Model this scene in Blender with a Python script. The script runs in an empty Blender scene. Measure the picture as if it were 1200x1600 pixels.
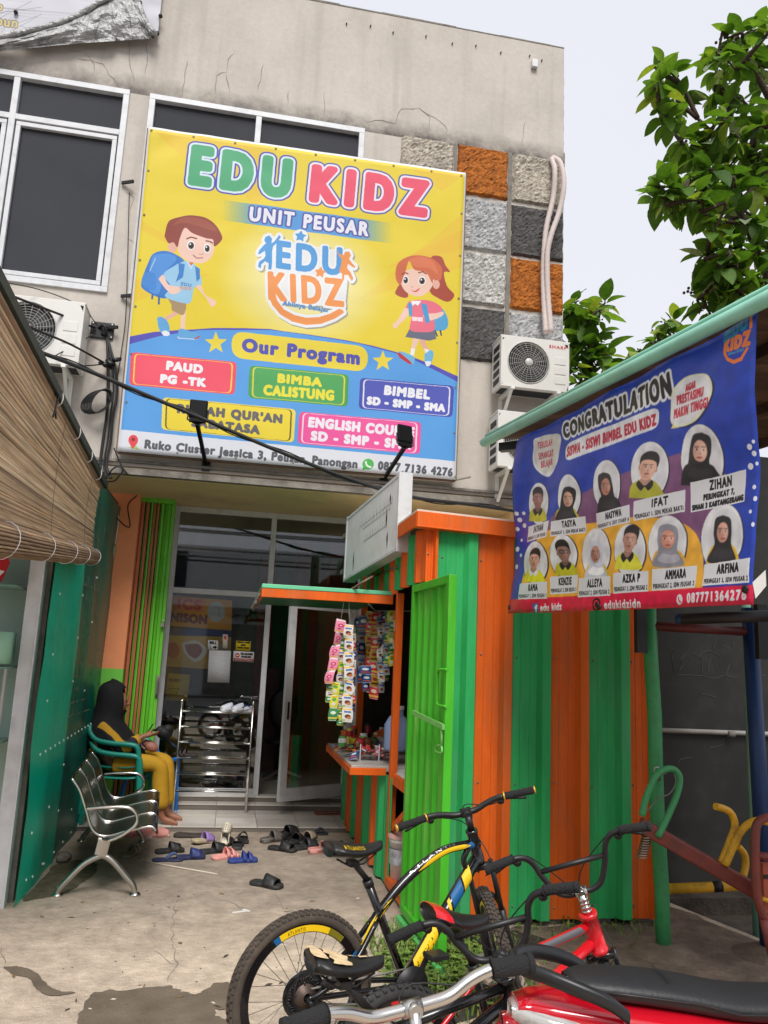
import bpy, math, random
import numpy as np
from mathutils import Vector, Matrix, noise as mnoise
RAD = math.radians
rng = random.Random(11)
S = bpy.context.scene
COL = S.collection

# ------------------------------------------------------------------ camera, sky, sun, exposure
YAW, PITCH, ROLL = RAD(10.37), RAD(10.35), RAD(2.61)
EYE = Vector((0, 0, 1.7))
_r = Vector((math.cos(YAW), -math.sin(YAW), 0)); _f = Vector((math.sin(YAW), math.cos(YAW), 0)); _u = Vector((0, 0, 1))
FWD = _f * math.cos(PITCH) + _u * math.sin(PITCH)
_up = _u * math.cos(PITCH) - _f * math.sin(PITCH)
RIGHT = _r * math.cos(ROLL) + _up * math.sin(ROLL)
UP = _up * math.cos(ROLL) - _r * math.sin(ROLL)
cam_d = bpy.data.cameras.new('camera'); cam = bpy.data.objects.new('camera', cam_d); COL.objects.link(cam)
cam_d.sensor_fit = 'VERTICAL'; cam_d.sensor_height = 36; cam_d.lens = 1250 / 1600 * 36
cam_d.clip_start = 0.05; cam_d.clip_end = 800
cam.matrix_world = Matrix(((RIGHT.x, UP.x, -FWD.x, EYE.x), (RIGHT.y, UP.y, -FWD.y, EYE.y), (RIGHT.z, UP.z, -FWD.z, EYE.z), (0, 0, 0, 1)))
S.camera = cam
S.render.resolution_x, S.render.resolution_y = 768, 1024

SUN_EL, SUN_AZ = RAD(52), RAD(184)          # azimuth clockwise from +Y
W = bpy.data.worlds.new('World'); S.world = W; W.use_nodes = True
wn = W.node_tree; wn.nodes.clear()
sky = wn.nodes.new('ShaderNodeTexSky'); sky.sky_type = 'NISHITA'; sky.sun_disc = False
sky.sun_elevation = SUN_EL; sky.sun_rotation = SUN_AZ; sky.air_density = 1.0; sky.dust_density = 4.0
hsv = wn.nodes.new('ShaderNodeHueSaturation'); hsv.inputs['Saturation'].default_value = 0.35
wn.links.new(sky.outputs[0], hsv.inputs['Color'])
tc = wn.nodes.new('ShaderNodeTexCoord'); nz = wn.nodes.new('ShaderNodeTexNoise'); nz.inputs['Scale'].default_value = 1.6; nz.inputs['Detail'].default_value = 4
wn.links.new(tc.outputs['Generated'], nz.inputs['Vector'])
cr = wn.nodes.new('ShaderNodeValToRGB'); cr.color_ramp.elements[0].color = (6.5, 6.68, 7.4, 1); cr.color_ramp.elements[1].color = (7.1, 7.22, 7.75, 1)
cr.color_ramp.elements[0].position = .3; cr.color_ramp.elements[1].position = .7
wn.links.new(nz.outputs[0], cr.inputs[0])
mx = wn.nodes.new('ShaderNodeMixRGB'); mx.inputs[0].default_value = 0.92       # thick overcast over the clear sky
wn.links.new(hsv.outputs[0], mx.inputs[1]); wn.links.new(cr.outputs[0], mx.inputs[2])
bg = wn.nodes.new('ShaderNodeBackground'); bg.inputs['Strength'].default_value = 0.056
wo = wn.nodes.new('ShaderNodeOutputWorld'); wn.links.new(mx.outputs[0], bg.inputs[0]); wn.links.new(bg.outputs[0], wo.inputs[0])
sd = bpy.data.lights.new('sun', 'SUN'); sd.energy = 1.5; sd.angle = RAD(26); sd.color = (1, .97, .93)
sun = bpy.data.objects.new('sun', sd); COL.objects.link(sun)
_sv = Vector((math.sin(SUN_AZ) * math.cos(SUN_EL), math.cos(SUN_AZ) * math.cos(SUN_EL), math.sin(SUN_EL)))
sun.rotation_euler = (-_sv).to_track_quat('-Z', 'Y').to_euler(); sun.location = _sv * 40
S.view_settings.view_transform = 'Standard'; S.view_settings.look = 'None'
S.view_settings.exposure = 1.2; S.view_settings.gamma = 1; S.view_settings.use_curve_mapping = False

# ------------------------------------------------------------------ helpers
def at(px, py, ax, v):
    """point where a sight line of the survey picture (1200 x 1600) meets the plane ax = v"""
    d = RIGHT * ((px - 600) / 1250) + UP * ((800 - py) / 1250) + FWD
    i = 'xyz'.index(ax); t = (v - EYE[i]) / d[i]
    return EYE + d * t
def atp(px, py, p0, n):
    d = RIGHT * ((px - 600) / 1250) + UP * ((800 - py) / 1250) + FWD
    return EYE + d * ((Vector(p0) - EYE).dot(n) / d.dot(n))

def topx(p):
    c = Vector(p) - EYE; d = c.dot(FWD); return (600 + 1250 * c.dot(RIGHT) / d, 800 - 1250 * c.dot(UP) / d)

def lin(c):
    return tuple((x / 255 / 12.92 if x / 255 <= .04045 else ((x / 255 + .055) / 1.055) ** 2.4) for x in c)

_mats = {}
def mat(name, col, rough=.6, metal=0., var=.12, scale=6., bump=0., bscale=60., spec=.5, dirt=None, dscale=2., damt=.5, coat=0., stretch=None, bdist=.02, speck=0.):
    """principled paint with tonal variation, optional worn or dirty patches and relief; col is 8-bit sRGB albedo"""
    if name in _mats: return _mats[name]
    m = bpy.data.materials.new(name); m.use_nodes = True; nt = m.node_tree; N = nt.nodes; L = nt.links
    b = N['Principled BSDF']; c = lin(col)
    tcn = N.new('ShaderNodeTexCoord'); vec = tcn.outputs['Object']
    if stretch:
        mp = N.new('ShaderNodeMapping'); mp.inputs['Scale'].default_value = stretch; L.new(vec, mp.inputs[0]); vec = mp.outputs[0]
    n = N.new('ShaderNodeTexNoise'); n.inputs['Scale'].default_value = scale; n.inputs['Detail'].default_value = 6; L.new(vec, n.inputs['Vector'])
    r = N.new('ShaderNodeValToRGB'); r.color_ramp.elements[0].position = .3; r.color_ramp.elements[1].position = .7
    r.color_ramp.elements[0].color = (*[x * (1 - var) for x in c], 1); r.color_ramp.elements[1].color = (*[min(1, x * (1 + var)) for x in c], 1)
    L.new(n.outputs[0], r.inputs[0]); out = r.outputs[0]
    if dirt:
        n2 = N.new('ShaderNodeTexNoise'); n2.inputs['Scale'].default_value = dscale; n2.inputs['Detail'].default_value = 8; n2.inputs['Roughness'].default_value = .65
        L.new(vec, n2.inputs['Vector'])
        r2 = N.new('ShaderNodeValToRGB'); r2.color_ramp.elements[0].position = .5; r2.color_ramp.elements[1].position = .72
        r2.color_ramp.elements[0].color = (0, 0, 0, 1); r2.color_ramp.elements[1].color = (damt,) * 3 + (1,)
        L.new(n2.outputs[0], r2.inputs[0])
        k = N.new('ShaderNodeMixRGB'); L.new(r2.outputs[0], k.inputs[0]); L.new(out, k.inputs[1]); k.inputs[2].default_value = (*lin(dirt), 1); out = k.outputs[0]
    for sc_, am in ((110, speck), (17, speck * .8)):
        if not speck: break
        n4 = N.new('ShaderNodeTexNoise'); n4.inputs['Scale'].default_value = sc_; n4.inputs['Detail'].default_value = 3; L.new(vec, n4.inputs['Vector'])
        r4 = N.new('ShaderNodeMapRange'); r4.inputs['From Min'].default_value = .35; r4.inputs['From Max'].default_value = .65; r4.inputs['To Min'].default_value = 1 - am; r4.inputs['To Max'].default_value = 1 + am * .5; L.new(n4.outputs[0], r4.inputs['Value'])
        k4 = N.new('ShaderNodeVectorMath'); k4.operation = 'SCALE'; L.new(out, k4.inputs[0]); L.new(r4.outputs[0], k4.inputs['Scale']); out = k4.outputs[0]
    L.new(out, b.inputs['Base Color'])
    b.inputs['Roughness'].default_value = rough; b.inputs['Metallic'].default_value = metal
    b.inputs['Specular IOR Level'].default_value = spec; b.inputs['Coat Weight'].default_value = coat
    if bump:
        n3 = N.new('ShaderNodeTexNoise'); n3.inputs['Scale'].default_value = bscale; n3.inputs['Detail'].default_value = 5; L.new(vec, n3.inputs['Vector'])
        bp = N.new('ShaderNodeBump'); bp.inputs['Strength'].default_value = bump; bp.inputs['Distance'].default_value = bdist
        L.new(n3.outputs[0], bp.inputs['Height']); L.new(bp.outputs[0], b.inputs['Normal'])
    _mats[name] = m; return m

def glass_mat(name, tint=(.9, .93, .92), rough=.02, amount=1.0):
    if name in _mats: return _mats[name]
    m = bpy.data.materials.new(name); m.use_nodes = True; nt = m.node_tree; N = nt.nodes; L = nt.links
    N.remove(N['Principled BSDF']); o = N['Material Output']
    t = N.new('ShaderNodeBsdfTransparent'); t.inputs[0].default_value = (*tint, 1)
    g = N.new('ShaderNodeBsdfGlossy'); g.inputs['Roughness'].default_value = rough; g.inputs[0].default_value = (.95, .97, 1, 1)
    f = N.new('ShaderNodeFresnel'); f.inputs[0].default_value = 1.7
    ma = N.new('ShaderNodeMath'); ma.operation = 'MULTIPLY'; ma.inputs[1].default_value = amount; L.new(f.outputs[0], ma.inputs[0])
    x = N.new('ShaderNodeMixShader'); L.new(ma.outputs[0], x.inputs[0]); L.new(t.outputs[0], x.inputs[1]); L.new(g.outputs[0], x.inputs[2]); L.new(x.outputs[0], o.inputs[0])
    _mats[name] = m; return m

def img_mat(name, img, rough=.45, spec=.4, gain=1., bump=0.):
    m = bpy.data.materials.new(name); m.use_nodes = True; nt = m.node_tree; N = nt.nodes; L = nt.links
    b = N['Principled BSDF']; t = N.new('ShaderNodeTexImage'); t.image = img; t.extension = 'EXTEND'
    uv = N.new('ShaderNodeUVMap'); uv.uv_map = 'UVMap'; L.new(uv.outputs[0], t.inputs[0])
    k = N.new('ShaderNodeMixRGB'); k.blend_type = 'MULTIPLY'; k.inputs[0].default_value = 1; k.inputs[2].default_value = (gain, gain, gain, 1)
    L.new(t.outputs[0], k.inputs[1]); L.new(k.outputs[0], b.inputs['Base Color'])
    b.inputs['Roughness'].default_value = rough; b.inputs['Specular IOR Level'].default_value = spec
    if bump:
        tcn = N.new('ShaderNodeTexCoord'); n3 = N.new('ShaderNodeTexNoise'); n3.inputs['Scale'].default_value = 3; n3.inputs['Detail'].default_value = 4
        L.new(tcn.outputs['Object'], n3.inputs['Vector']); bp = N.new('ShaderNodeBump'); bp.inputs['Strength'].default_value = bump; bp.inputs['Distance'].default_value = .05
        L.new(n3.outputs[0], bp.inputs['Height']); L.new(bp.outputs[0], b.inputs['Normal'])
    return m

def wmat(o):
    m = o.matrix_basis.copy()
    while o.parent: o = o.parent; m = o.matrix_basis @ m
    return m

class MB:
    def __init__(s): s.v = []; s.f = []; s.m = []; s.sm = []
    def add(s, vs, fs, m=0, sm=False):
        n = len(s.v); s.v += [tuple(p) for p in vs]; s.f += [[i + n for i in q] for q in fs]; s.m += [m] * len(fs); s.sm += [sm] * len(fs); return s
    def box(s, x0, x1, y0, y1, z0, z1, m=0):
        return s.add([(x, y, z) for z in (z0, z1) for y in (y0, y1) for x in (x0, x1)], [(0, 2, 3, 1), (4, 5, 7, 6), (0, 1, 5, 4), (2, 6, 7, 3), (0, 4, 6, 2), (1, 3, 7, 5)], m)
    def obox(s, c, a, b, d, m=0):
        c = Vector(c); a, b, d = Vector(a), Vector(b), Vector(d)
        return s.add([c + a * i + b * j + d * k for k in (-1, 1) for j in (-1, 1) for i in (-1, 1)], [(0, 2, 3, 1), (4, 5, 7, 6), (0, 1, 5, 4), (2, 6, 7, 3), (0, 4, 6, 2), (1, 3, 7, 5)], m)
    def bar(s, a, b, w, h, m=0, up=(0, 0, 1)):
        a, b = Vector(a), Vector(b); d = (b - a); l = d.length; d.normalize(); u = Vector(up)
        if abs(d.dot(u)) > .99: u = Vector((0, 1, 0))
        sd_ = d.cross(u).normalized(); u = sd_.cross(d).normalized()
        return s.obox((a + b) / 2, sd_ * w / 2, d * l / 2, u * h / 2, m)
    def tube(s, pts, r, n=8, m=0, cap=True, closed=False, flat=1.):
        P = [Vector(p) for p in pts]; k = len(P); rr = r if isinstance(r, (list, tuple)) else [r] * k
        def tan(i):
            a = P[(i - 1) % k] if (closed or i > 0) else P[i]; b = P[(i + 1) % k] if (closed or i < k - 1) else P[i]; return (b - a).normalized()
        t0 = tan(0); u = t0.orthogonal().normalized()
        if abs(t0.z) < .9: u = (Vector((0, 0, 1)) - t0 * t0.z).normalized()
        vs = []
        for i in range(k):
            t = tan(i); u = (u - t * u.dot(t)).normalized(); w = t.cross(u)
            for j in range(n):
                a = 2 * math.pi * j / n; vs.append(P[i] + u * math.cos(a) * rr[i] * flat + w * math.sin(a) * rr[i])
        fs = []
        for i in range(k if closed else k - 1):
            q = (i + 1) % k
            for j in range(n): fs.append((i * n + j, i * n + (j + 1) % n, q * n + (j + 1) % n, q * n + j))
        s.add(vs, fs, m, True)
        if cap and not closed:
            b0 = len(s.v) - len(vs); s.f += [[b0 + j for j in range(n)][::-1], [b0 + (k - 1) * n + j for j in range(n)]]; s.m += [m, m]; s.sm += [False, False]
        return s
    def prism(s, poly, ext, m=0):
        n = len(poly); e = Vector(ext); P = [Vector(p) for p in poly]
        return s.add(P + [p + e for p in P], [list(range(n))[::-1], [n + i for i in range(n)]] + [(i, (i + 1) % n, n + (i + 1) % n, n + i) for i in range(n)], m)
    def ell(s, c, r, nu=12, nv=8, m=0, rot=None, z0=-1., z1=1.):
        c = Vector(c); vs = []; a0, a1 = math.asin(z0), math.asin(z1)
        for i in range(nv + 1):
            t = a0 + (a1 - a0) * i / nv
            for j in range(nu):
                a = 2 * math.pi * j / nu; p = Vector((math.cos(t) * math.cos(a) * r[0], math.cos(t) * math.sin(a) * r[1], math.sin(t) * r[2]))
                if rot is not None: p = rot @ p
                vs.append(c + p)
        fs = [(i * nu + j, i * nu + (j + 1) % nu, (i + 1) * nu + (j + 1) % nu, (i + 1) * nu + j) for i in range(nv) for j in range(nu)]
        return s.add(vs, fs, m, True)
    def lathe(s, prof, o=(0, 0, 0), ax=(0, 0, 1), n=16, m=0, sm=True):
        o = Vector(o); ax = Vector(ax).normalized(); u = ax.orthogonal().normalized(); w = ax.cross(u); k = len(prof)
        vs = [o + ax * z + (u * math.cos(2 * math.pi * j / n) + w * math.sin(2 * math.pi * j / n)) * r for r, z in prof for j in range(n)]
        return s.add(vs, [(i * n + j, i * n + (j + 1) % n, (i + 1) * n + (j + 1) % n, (i + 1) * n + j) for i in range(k - 1) for j in range(n)], m, sm)
    def build(s, name, mats, parent=None, bevel=0, sub=0, solid=0, kind=None, label=None):
        me = bpy.data.meshes.new(name); o = bpy.data.objects.new(name, me); COL.objects.link(o)
        V_ = s.v
        if parent:
            o.parent = parent; M = wmat(parent).inverted(); V_ = [M @ Vector(p) for p in V_]
        me.from_pydata([tuple(p) for p in V_], [], s.f)
        for q in (mats if isinstance(mats, (list, tuple)) else [mats]): me.materials.append(q)
        me.polygons.foreach_set('material_index', s.m); me.polygons.foreach_set('use_smooth', s.sm); me.update()
        if solid: md = o.modifiers.new('thick', 'SOLIDIFY'); md.thickness = solid; md.offset = 0
        if bevel: md = o.modifiers.new('edge', 'BEVEL'); md.width = bevel; md.segments = 2; md.limit_method = 'ANGLE'; md.angle_limit = RAD(50)
        if sub: md = o.modifiers.new('smooth', 'SUBSURF'); md.levels = sub; md.render_levels = sub
        if kind: o['kind'] = kind
        if label: o['label'] = label
        return o

def tag(o, label, cat, group=None):
    o['label'] = label; o['category'] = cat
    if group: o['group'] = group
    return o
def thing(name, label, cat, loc=(0, 0, 0), rz=0, group=None):
    o = bpy.data.objects.new(name, None); COL.objects.link(o); o.empty_display_size = .1
    o.location = loc; o.rotation_euler = (0, 0, rz); return tag(o, label, cat, group)
def copy_tree(o, parent=None):
    c = o.copy(); COL.objects.link(c)
    if parent: c.parent = parent
    for ch in o.children: copy_tree(ch, c)
    return c
def sheet(name, fn, nu, nv, material, parent=None, solid=0, smooth=True):
    """grid surface with UVs: fn(u, v) -> world point, v = 0 at the top"""
    vs = [Vector(fn(i / nu, j / nv)) for j in range(nv + 1) for i in range(nu + 1)]
    fs = [(j * (nu + 1) + i, (j + 1) * (nu + 1) + i, (j + 1) * (nu + 1) + i + 1, j * (nu + 1) + i + 1) for j in range(nv) for i in range(nu)]
    me = bpy.data.meshes.new(name); o = bpy.data.objects.new(name, me); COL.objects.link(o)
    if parent: o.parent = parent; M = wmat(parent).inverted(); vs = [M @ p for p in vs]
    me.from_pydata([tuple(p) for p in vs], [], fs); ul = me.uv_layers.new(name='UVMap')
    uv = []
    for q in fs:
        for k in q: uv += [(k % (nu + 1)) / nu, 1 - (k // (nu + 1)) / nv]
    ul.data.foreach_set('uv', uv); me.materials.append(material)
    me.polygons.foreach_set('use_smooth', [smooth] * len(fs)); me.update()
    if solid: md = o.modifiers.new('thick', 'SOLIDIFY'); md.thickness = solid; md.offset = -1
    return o
def bez(p, n=16):
    """smooth curve through points (Catmull-Rom)"""
    P = [Vector(q) for q in p]; P = [P[0] * 2 - P[1]] + P + [P[-1] * 2 - P[-2]]; out = []
    for i in range(1, len(P) - 2):
        a, b, c, d = P[i - 1:i + 3]
        for k in range(n):
            t = k / n; out.append(.5 * (2 * b + (c - a) * t + (2 * a - 5 * b + 4 * c - d) * t * t + (3 * b - a - 3 * c + d) * t ** 3))
    return out + [P[-2]]
def sag(a, b, s, n=14):
    a, b = Vector(a), Vector(b); return [a.lerp(b, i / n) - Vector((0, 0, 4 * s * (i / n) * (1 - i / n))) for i in range(n + 1)]
def fbm(x, y, z=0.): return mnoise.fractal(Vector((x, y, z)), 1., 2., 4)

# ------------------------------------------------------------------ lettering: glyph outlines of the built-in font
GLY = {}
def load_glyphs(chars):
    objs = []
    for ch in ['||'] + sorted(chars):
        cu = bpy.data.curves.new('glyph', 'FONT'); cu.body = ch if ch == '||' else '|' + ch + '|'; cu.resolution_u = 4
        o1 = bpy.data.objects.new('glyph', cu); COL.objects.link(o1)
        cu2 = bpy.data.curves.new('glyph', 'FONT'); cu2.body = ch if ch != '||' else 'H'; cu2.resolution_u = 4
        o2 = bpy.data.objects.new('glyph', cu2); COL.objects.link(o2); objs.append((ch, o1, o2))
    bpy.context.view_layer.update(); dg = bpy.context.evaluated_depsgraph_get(); base = 0; cap = 1
    for ch, o1, o2 in objs:
        def grab(o):
            e = o.evaluated_get(dg); me = e.to_mesh()
            if me is None or not len(me.vertices): return np.zeros((0, 2)), []
            me.calc_loop_triangles(); co = np.array([v.co[:2] for v in me.vertices]); tr = [tuple(t.vertices) for t in me.loop_triangles]; e.to_mesh_clear(); return co, tr
        c1, _ = grab(o1); c2, t2 = grab(o2); w = c1[:, 0].max() - c1[:, 0].min()
        if ch == '||': base = w; cap = c2[:, 1].max()
        else: GLY[ch] = (c2, t2, w - base)
    for ch, o1, o2 in objs:
        for o in (o1, o2): cu = o.data; bpy.data.objects.remove(o); bpy.data.curves.remove(cu)
    GLY['cap'] = cap
load_glyphs(set("ABCDEFGHIJKLMNOPQRSTUVWXYZabcdefghijklmnopqrstuvwxyz0123456789-,.'!:& /"))
def run(txt, track=.06):
    """(triangles in run space: x 0..1 across the run, y 0..1 over the cap height)"""
    x = 0; tris = []; cap = GLY['cap']
    for ch in txt:
        if ch == ' ': x += .32 + track; continue
        co, tr, adv = GLY[ch]
        if len(co):
            for t in tr: tris.append([(co[k][0] + x, co[k][1] / cap) for k in t])
        x += adv + track
    w = max(max(p[0] for p in t) for t in tris); m = min(min(p[0] for p in t) for t in tris)
    return [[((p[0] - m) / (w - m), p[1]) for p in t] for t in tris]
def letters(mb, txt, o, right, up, m=0, track=.06, out=(0, 0, 0)):
    """flat letters laid on a surface: right spans the run, up the cap height"""
    o, right, up = Vector(o) + Vector(out), Vector(right), Vector(up)
    for t in run(txt, track): mb.add([o + right * x + up * y for x, y in t], [(0, 1, 2)], m)

class Paint:
    """print artwork for banners, stickers and packets, rasterised here"""
    def __init__(s, w, h, bg, quad=None):
        s.w, s.h = w, h; s.a = np.empty((h, w, 3)); s.a[:] = np.array(bg) / 255.; s.H = None
        if quad:
            A = []; bb = []
            for (x, y), (u, v) in zip(quad, ((0, 0), (w, 0), (w, h), (0, h))):
                A += [[x, y, 1, 0, 0, 0, -u * x, -u * y], [0, 0, 0, x, y, 1, -v * x, -v * y]]; bb += [u, v]
            s.H = np.append(np.linalg.solve(np.array(A, float), np.array(bb, float)), 1).reshape(3, 3)
    def T(s, p):
        if s.H is None: return p
        q = s.H @ np.array([p[0], p[1], 1.]); return (q[0] / q[2], q[1] / q[2])
    def _mask(s, pts):
        P = np.array(pts, float); x0, y0 = np.floor(P.min(0)).astype(int) - 1; x1, y1 = np.ceil(P.max(0)).astype(int) + 2
        x0, y0, x1, y1 = max(x0, 0), max(y0, 0), min(x1, s.w), min(y1, s.h)
        if x1 <= x0 or y1 <= y0: return None
        X = np.arange(x0, x1)[None, :] + .5; Y = np.arange(y0, y1)[:, None] + .5; m = np.zeros((y1 - y0, x1 - x0), bool)
        for (ax, ay), (bx, by) in zip(P, np.roll(P, -1, 0)):
            if ay == by: continue
            m ^= ((Y >= min(ay, by)) & (Y < max(ay, by))) & (X < ax + (Y - ay) * (bx - ax) / (by - ay))
        return m, x0, y0
    def poly(s, pts, col, al=1., raw=False):
        r = s._mask(pts if raw else [s.T(p) for p in pts])
        if r is None: return
        m, x0, y0 = r; v = s.a[y0:y0 + m.shape[0], x0:x0 + m.shape[1]]
        v[m] = v[m] * (1 - al) + np.array(col) / 255. * al
    def curve(s, pts, col, al=1.): s.poly([(p.x, p.y) for p in bez([(*q, 0) for q in list(pts) + [pts[0]]], 8)], col, al)
    def ell(s, cx, cy, rx, ry, col, al=1., rot=0.):
        c, q = math.cos(rot), math.sin(rot)
        s.poly([(cx + rx * math.cos(t) * c - ry * math.sin(t) * q, cy + rx * math.cos(t) * q + ry * math.sin(t) * c) for t in np.linspace(0, 2 * math.pi, 33)[:-1]], col, al)
    def line(s, pts, w, col, al=1.):
        for (ax, ay), (bx, by) in zip(pts, pts[1:]):
            l = math.hypot(bx - ax, by - ay) or 1; nx, ny = -(by - ay) / l * w / 2, (bx - ax) / l * w / 2
            s.poly([(ax + nx, ay + ny), (bx + nx, by + ny), (bx - nx, by - ny), (ax - nx, ay - ny)], col, al)
    def rbox(s, q, f, col, al=1., shrink=0.):
        """rounded box from four corners TL TR BR BL"""
        q = [np.array(p, float) for p in q]; c = sum(q) / 4; d = np.linalg.norm(q[0] - q[3])
        q = [p + (c - p) / np.linalg.norm(c - p) * shrink * 1.3 for p in q]; out = []
        for i in range(4):
            p, a, b = q[i], q[i - 1], q[(i + 1) % 4]; ra = p + (a - p) / np.linalg.norm(a - p) * f * d; rb = p + (b - p) / np.linalg.norm(b - p) * f * d
            for t in np.linspace(0, 1, 7): out.append(tuple(ra * (1 - t) ** 2 + 2 * p * t * (1 - t) + rb * t * t))
        s.poly(out, col, al)
    def star(s, cx, cy, r, col, k=.42, rot=0): s.poly([(cx + (r if i % 2 == 0 else r * k) * math.sin(i * math.pi / 5 + rot), cy - (r if i % 2 == 0 else r * k) * math.cos(i * math.pi / 5 + rot)) for i in range(10)], col)
    def glow(s, cx, cy, rx, ry, col, al):
        x, y = s.T((cx, cy)); sx = abs(s.T((cx + rx, cy))[0] - x); sy = abs(s.T((cx, cy + ry))[1] - y)
        Y, X = np.mgrid[0:s.h, 0:s.w]; k = np.clip(1 - ((X - x) / sx) ** 2 - ((Y - y) / sy) ** 2, 0, 1)[..., None] * al
        s.a = s.a * (1 - k) + np.array(col) / 255. * k
    def text(s, txt, bl, br, tl, layers, tr=None, track=.06):
        """fit txt to corners; layers = [(grow in px, colour), ...] from the outside in"""
        bl, br, tl = [np.array(s.T(p)) for p in (bl, br, tl)]; trr = np.array(s.T(tr)) if tr else br + tl - bl
        big = max(g for g, _ in layers); tri = []
        for t in run(txt, track): tri.append([tuple((bl * (1 - x) + br * x) * (1 - y) + (tl * (1 - x) + trr * x) * y) for x, y in t])
        A = np.array(tri).reshape(-1, 2); x0, y0 = np.floor(A.min(0)).astype(int) - big - 2; x1, y1 = np.ceil(A.max(0)).astype(int) + big + 3
        M = np.zeros((y1 - y0, x1 - x0), bool)
        for t in tri:
            P = np.array(t) - (x0, y0); a = np.floor(P.min(0)).astype(int); b = np.ceil(P.max(0)).astype(int) + 1
            X = np.arange(a[0], b[0])[None, :] + .5; Y = np.arange(a[1], b[1])[:, None] + .5
            e = [(P[(k + 1) % 3][0] - P[k][0]) * (Y - P[k][1]) - (P[(k + 1) % 3][1] - P[k][1]) * (X - P[k][0]) for k in range(3)]
            M[a[1]:b[1], a[0]:b[0]] |= ((e[0] >= 0) & (e[1] >= 0) & (e[2] >= 0)) | ((e[0] <= 0) & (e[1] <= 0) & (e[2] <= 0))
        for g, col in layers:
            D = M if g <= 0 else np.zeros_like(M)
            if g > 0:
                hh, ww = M.shape
                for dy in range(-g, g + 1):
                    k = int(math.sqrt(g * g - dy * dy) + .5); src = M[max(0, -dy):hh - max(0, dy)]; row = np.zeros_like(src)
                    cs = np.cumsum(np.pad(src.astype(np.int32), ((0, 0), (k + 1, k))), axis=1); row = (cs[:, 2 * k + 1:] - cs[:, :-2 * k - 1]) > 0
                    D[max(0, dy):hh - max(0, -dy)] |= row
            ax, ay, bx, by = max(x0, 0), max(y0, 0), min(x1, s.w), min(y1, s.h)
            if bx <= ax or by <= ay: continue
            sub = D[ay - y0:by - y0, ax - x0:bx - x0]; s.a[ay:by, ax:bx][sub] = np.array(col) / 255.
    def soften(s, k, mottle=0.):
        for ax_ in (0, 1):
            c = np.cumsum(np.pad(s.a, [(k + 1, k) if i == ax_ else (0, 0) for i in range(3)], mode='edge'), axis=ax_); n = 2 * k + 1; s.a = (c[n:] - c[:-n]) / n if ax_ == 0 else (c[:, n:] - c[:, :-n]) / n
        if mottle:
            r_ = np.random.RandomState(5); g = r_.rand(s.h // 24 + 2, s.w // 24 + 2); Y, X = np.mgrid[0:s.h, 0:s.w] / 24.; y, x = Y.astype(int), X.astype(int); fy, fx = Y - y, X - x
            m_ = (g[y, x] * (1 - fx) + g[y, x + 1] * fx) * (1 - fy) + (g[y + 1, x] * (1 - fx) + g[y + 1, x + 1] * fx) * fy; s.a = s.a * (1 + (m_ - .5) * mottle)[..., None] + r_.randn(s.h, s.w, 1) * mottle * .12; s.a = np.clip(s.a, 0, 1)
    def image(s, name):
        im = bpy.data.images.new(name, s.w, s.h); buf = np.ones((s.h, s.w, 4), np.float32); buf[..., :3] = s.a[::-1]
        im.pixels.foreach_set(buf.ravel()); im.update(); im.pack(); return im

# ------------------------------------------------------------------ materials
M_CONC = mat('yard_concrete', (198, 180, 160), .85, var=.2, scale=5.5, bump=.5, bscale=34, dirt=(136, 122, 108), dscale=.9, damt=.7, speck=.16)
M_WALL = mat('facade_plaster', (192, 184, 174), .9, var=.07, scale=1.6, bump=.12, bscale=30, dirt=(160, 152, 142), dscale=.9, damt=.5, speck=.05)
M_TAN = mat('soffit_paint', (222, 196, 148), .8, var=.08, scale=2, dirt=(150, 130, 100), dscale=1.6, damt=.4)
M_CEM = mat('bare_cement', (128, 122, 114), .9, var=.25, scale=6, bump=.4, bscale=50, dirt=(58, 54, 50), dscale=4, damt=.7)
M_ALU = mat('aluminium_white', (205, 206, 208), .4, var=.06, scale=9, dirt=(140, 138, 134), dscale=7, damt=.35)
M_DGLASS = mat('tinted_glass', (58, 59, 63), .06, var=.1, scale=1.2, spec=.3)
M_BLACK = mat('black_plastic', (22, 22, 24), .45, var=.2)
M_RUBBER = mat('rubber', (36, 35, 35), .75, var=.2, scale=20)
M_CABLE = mat('cable_black', (20, 20, 21), .55, var=.2)
M_CHROME = mat('chrome', (215, 213, 208), .18, 1., var=.05)
M_STEEL = mat('brushed_aluminium', (190, 188, 184), .32, 1., var=.06)
M_WHITEP = mat('white_enamel', (226, 225, 220), .4, var=.04, dirt=(180, 176, 168), dscale=3, damt=.3)
M_ORANGE = mat('orange_zinc', (228, 100, 28), .5, spec=.25, var=.14, scale=3, bump=.3, bscale=2.2, bdist=.03, dirt=(186, 110, 70), dscale=2.2, damt=.75, stretch=(3, 3, .5), speck=.06)
M_GREEN = mat('green_zinc', (52, 172, 96), .5, spec=.25, var=.16, scale=3, bump=.3, bscale=2.2, bdist=.03, dirt=(98, 158, 122), dscale=2.2, damt=.7, stretch=(3, 3, .5), speck=.06)
M_LIME = mat('lime_paint', (72, 176, 42), .5, spec=.25, var=.14, scale=3, bump=.3, bscale=2.4, bdist=.03, dirt=(140, 186, 96), dscale=2.2, damt=.7, stretch=(3, 3, .6))
M_CLEAR = glass_mat('shop_glass', amount=1.0); M_DOORG = glass_mat('door_glass', amount=.35)
M_SOIL = mat('damp_soil', (62, 54, 46), .95, var=.35, scale=9, bump=.8, bscale=30)
M_CRACK = mat('crack_tone', (132, 123, 113), .95, var=.3, scale=30)  # colour of the crack lines

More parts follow.
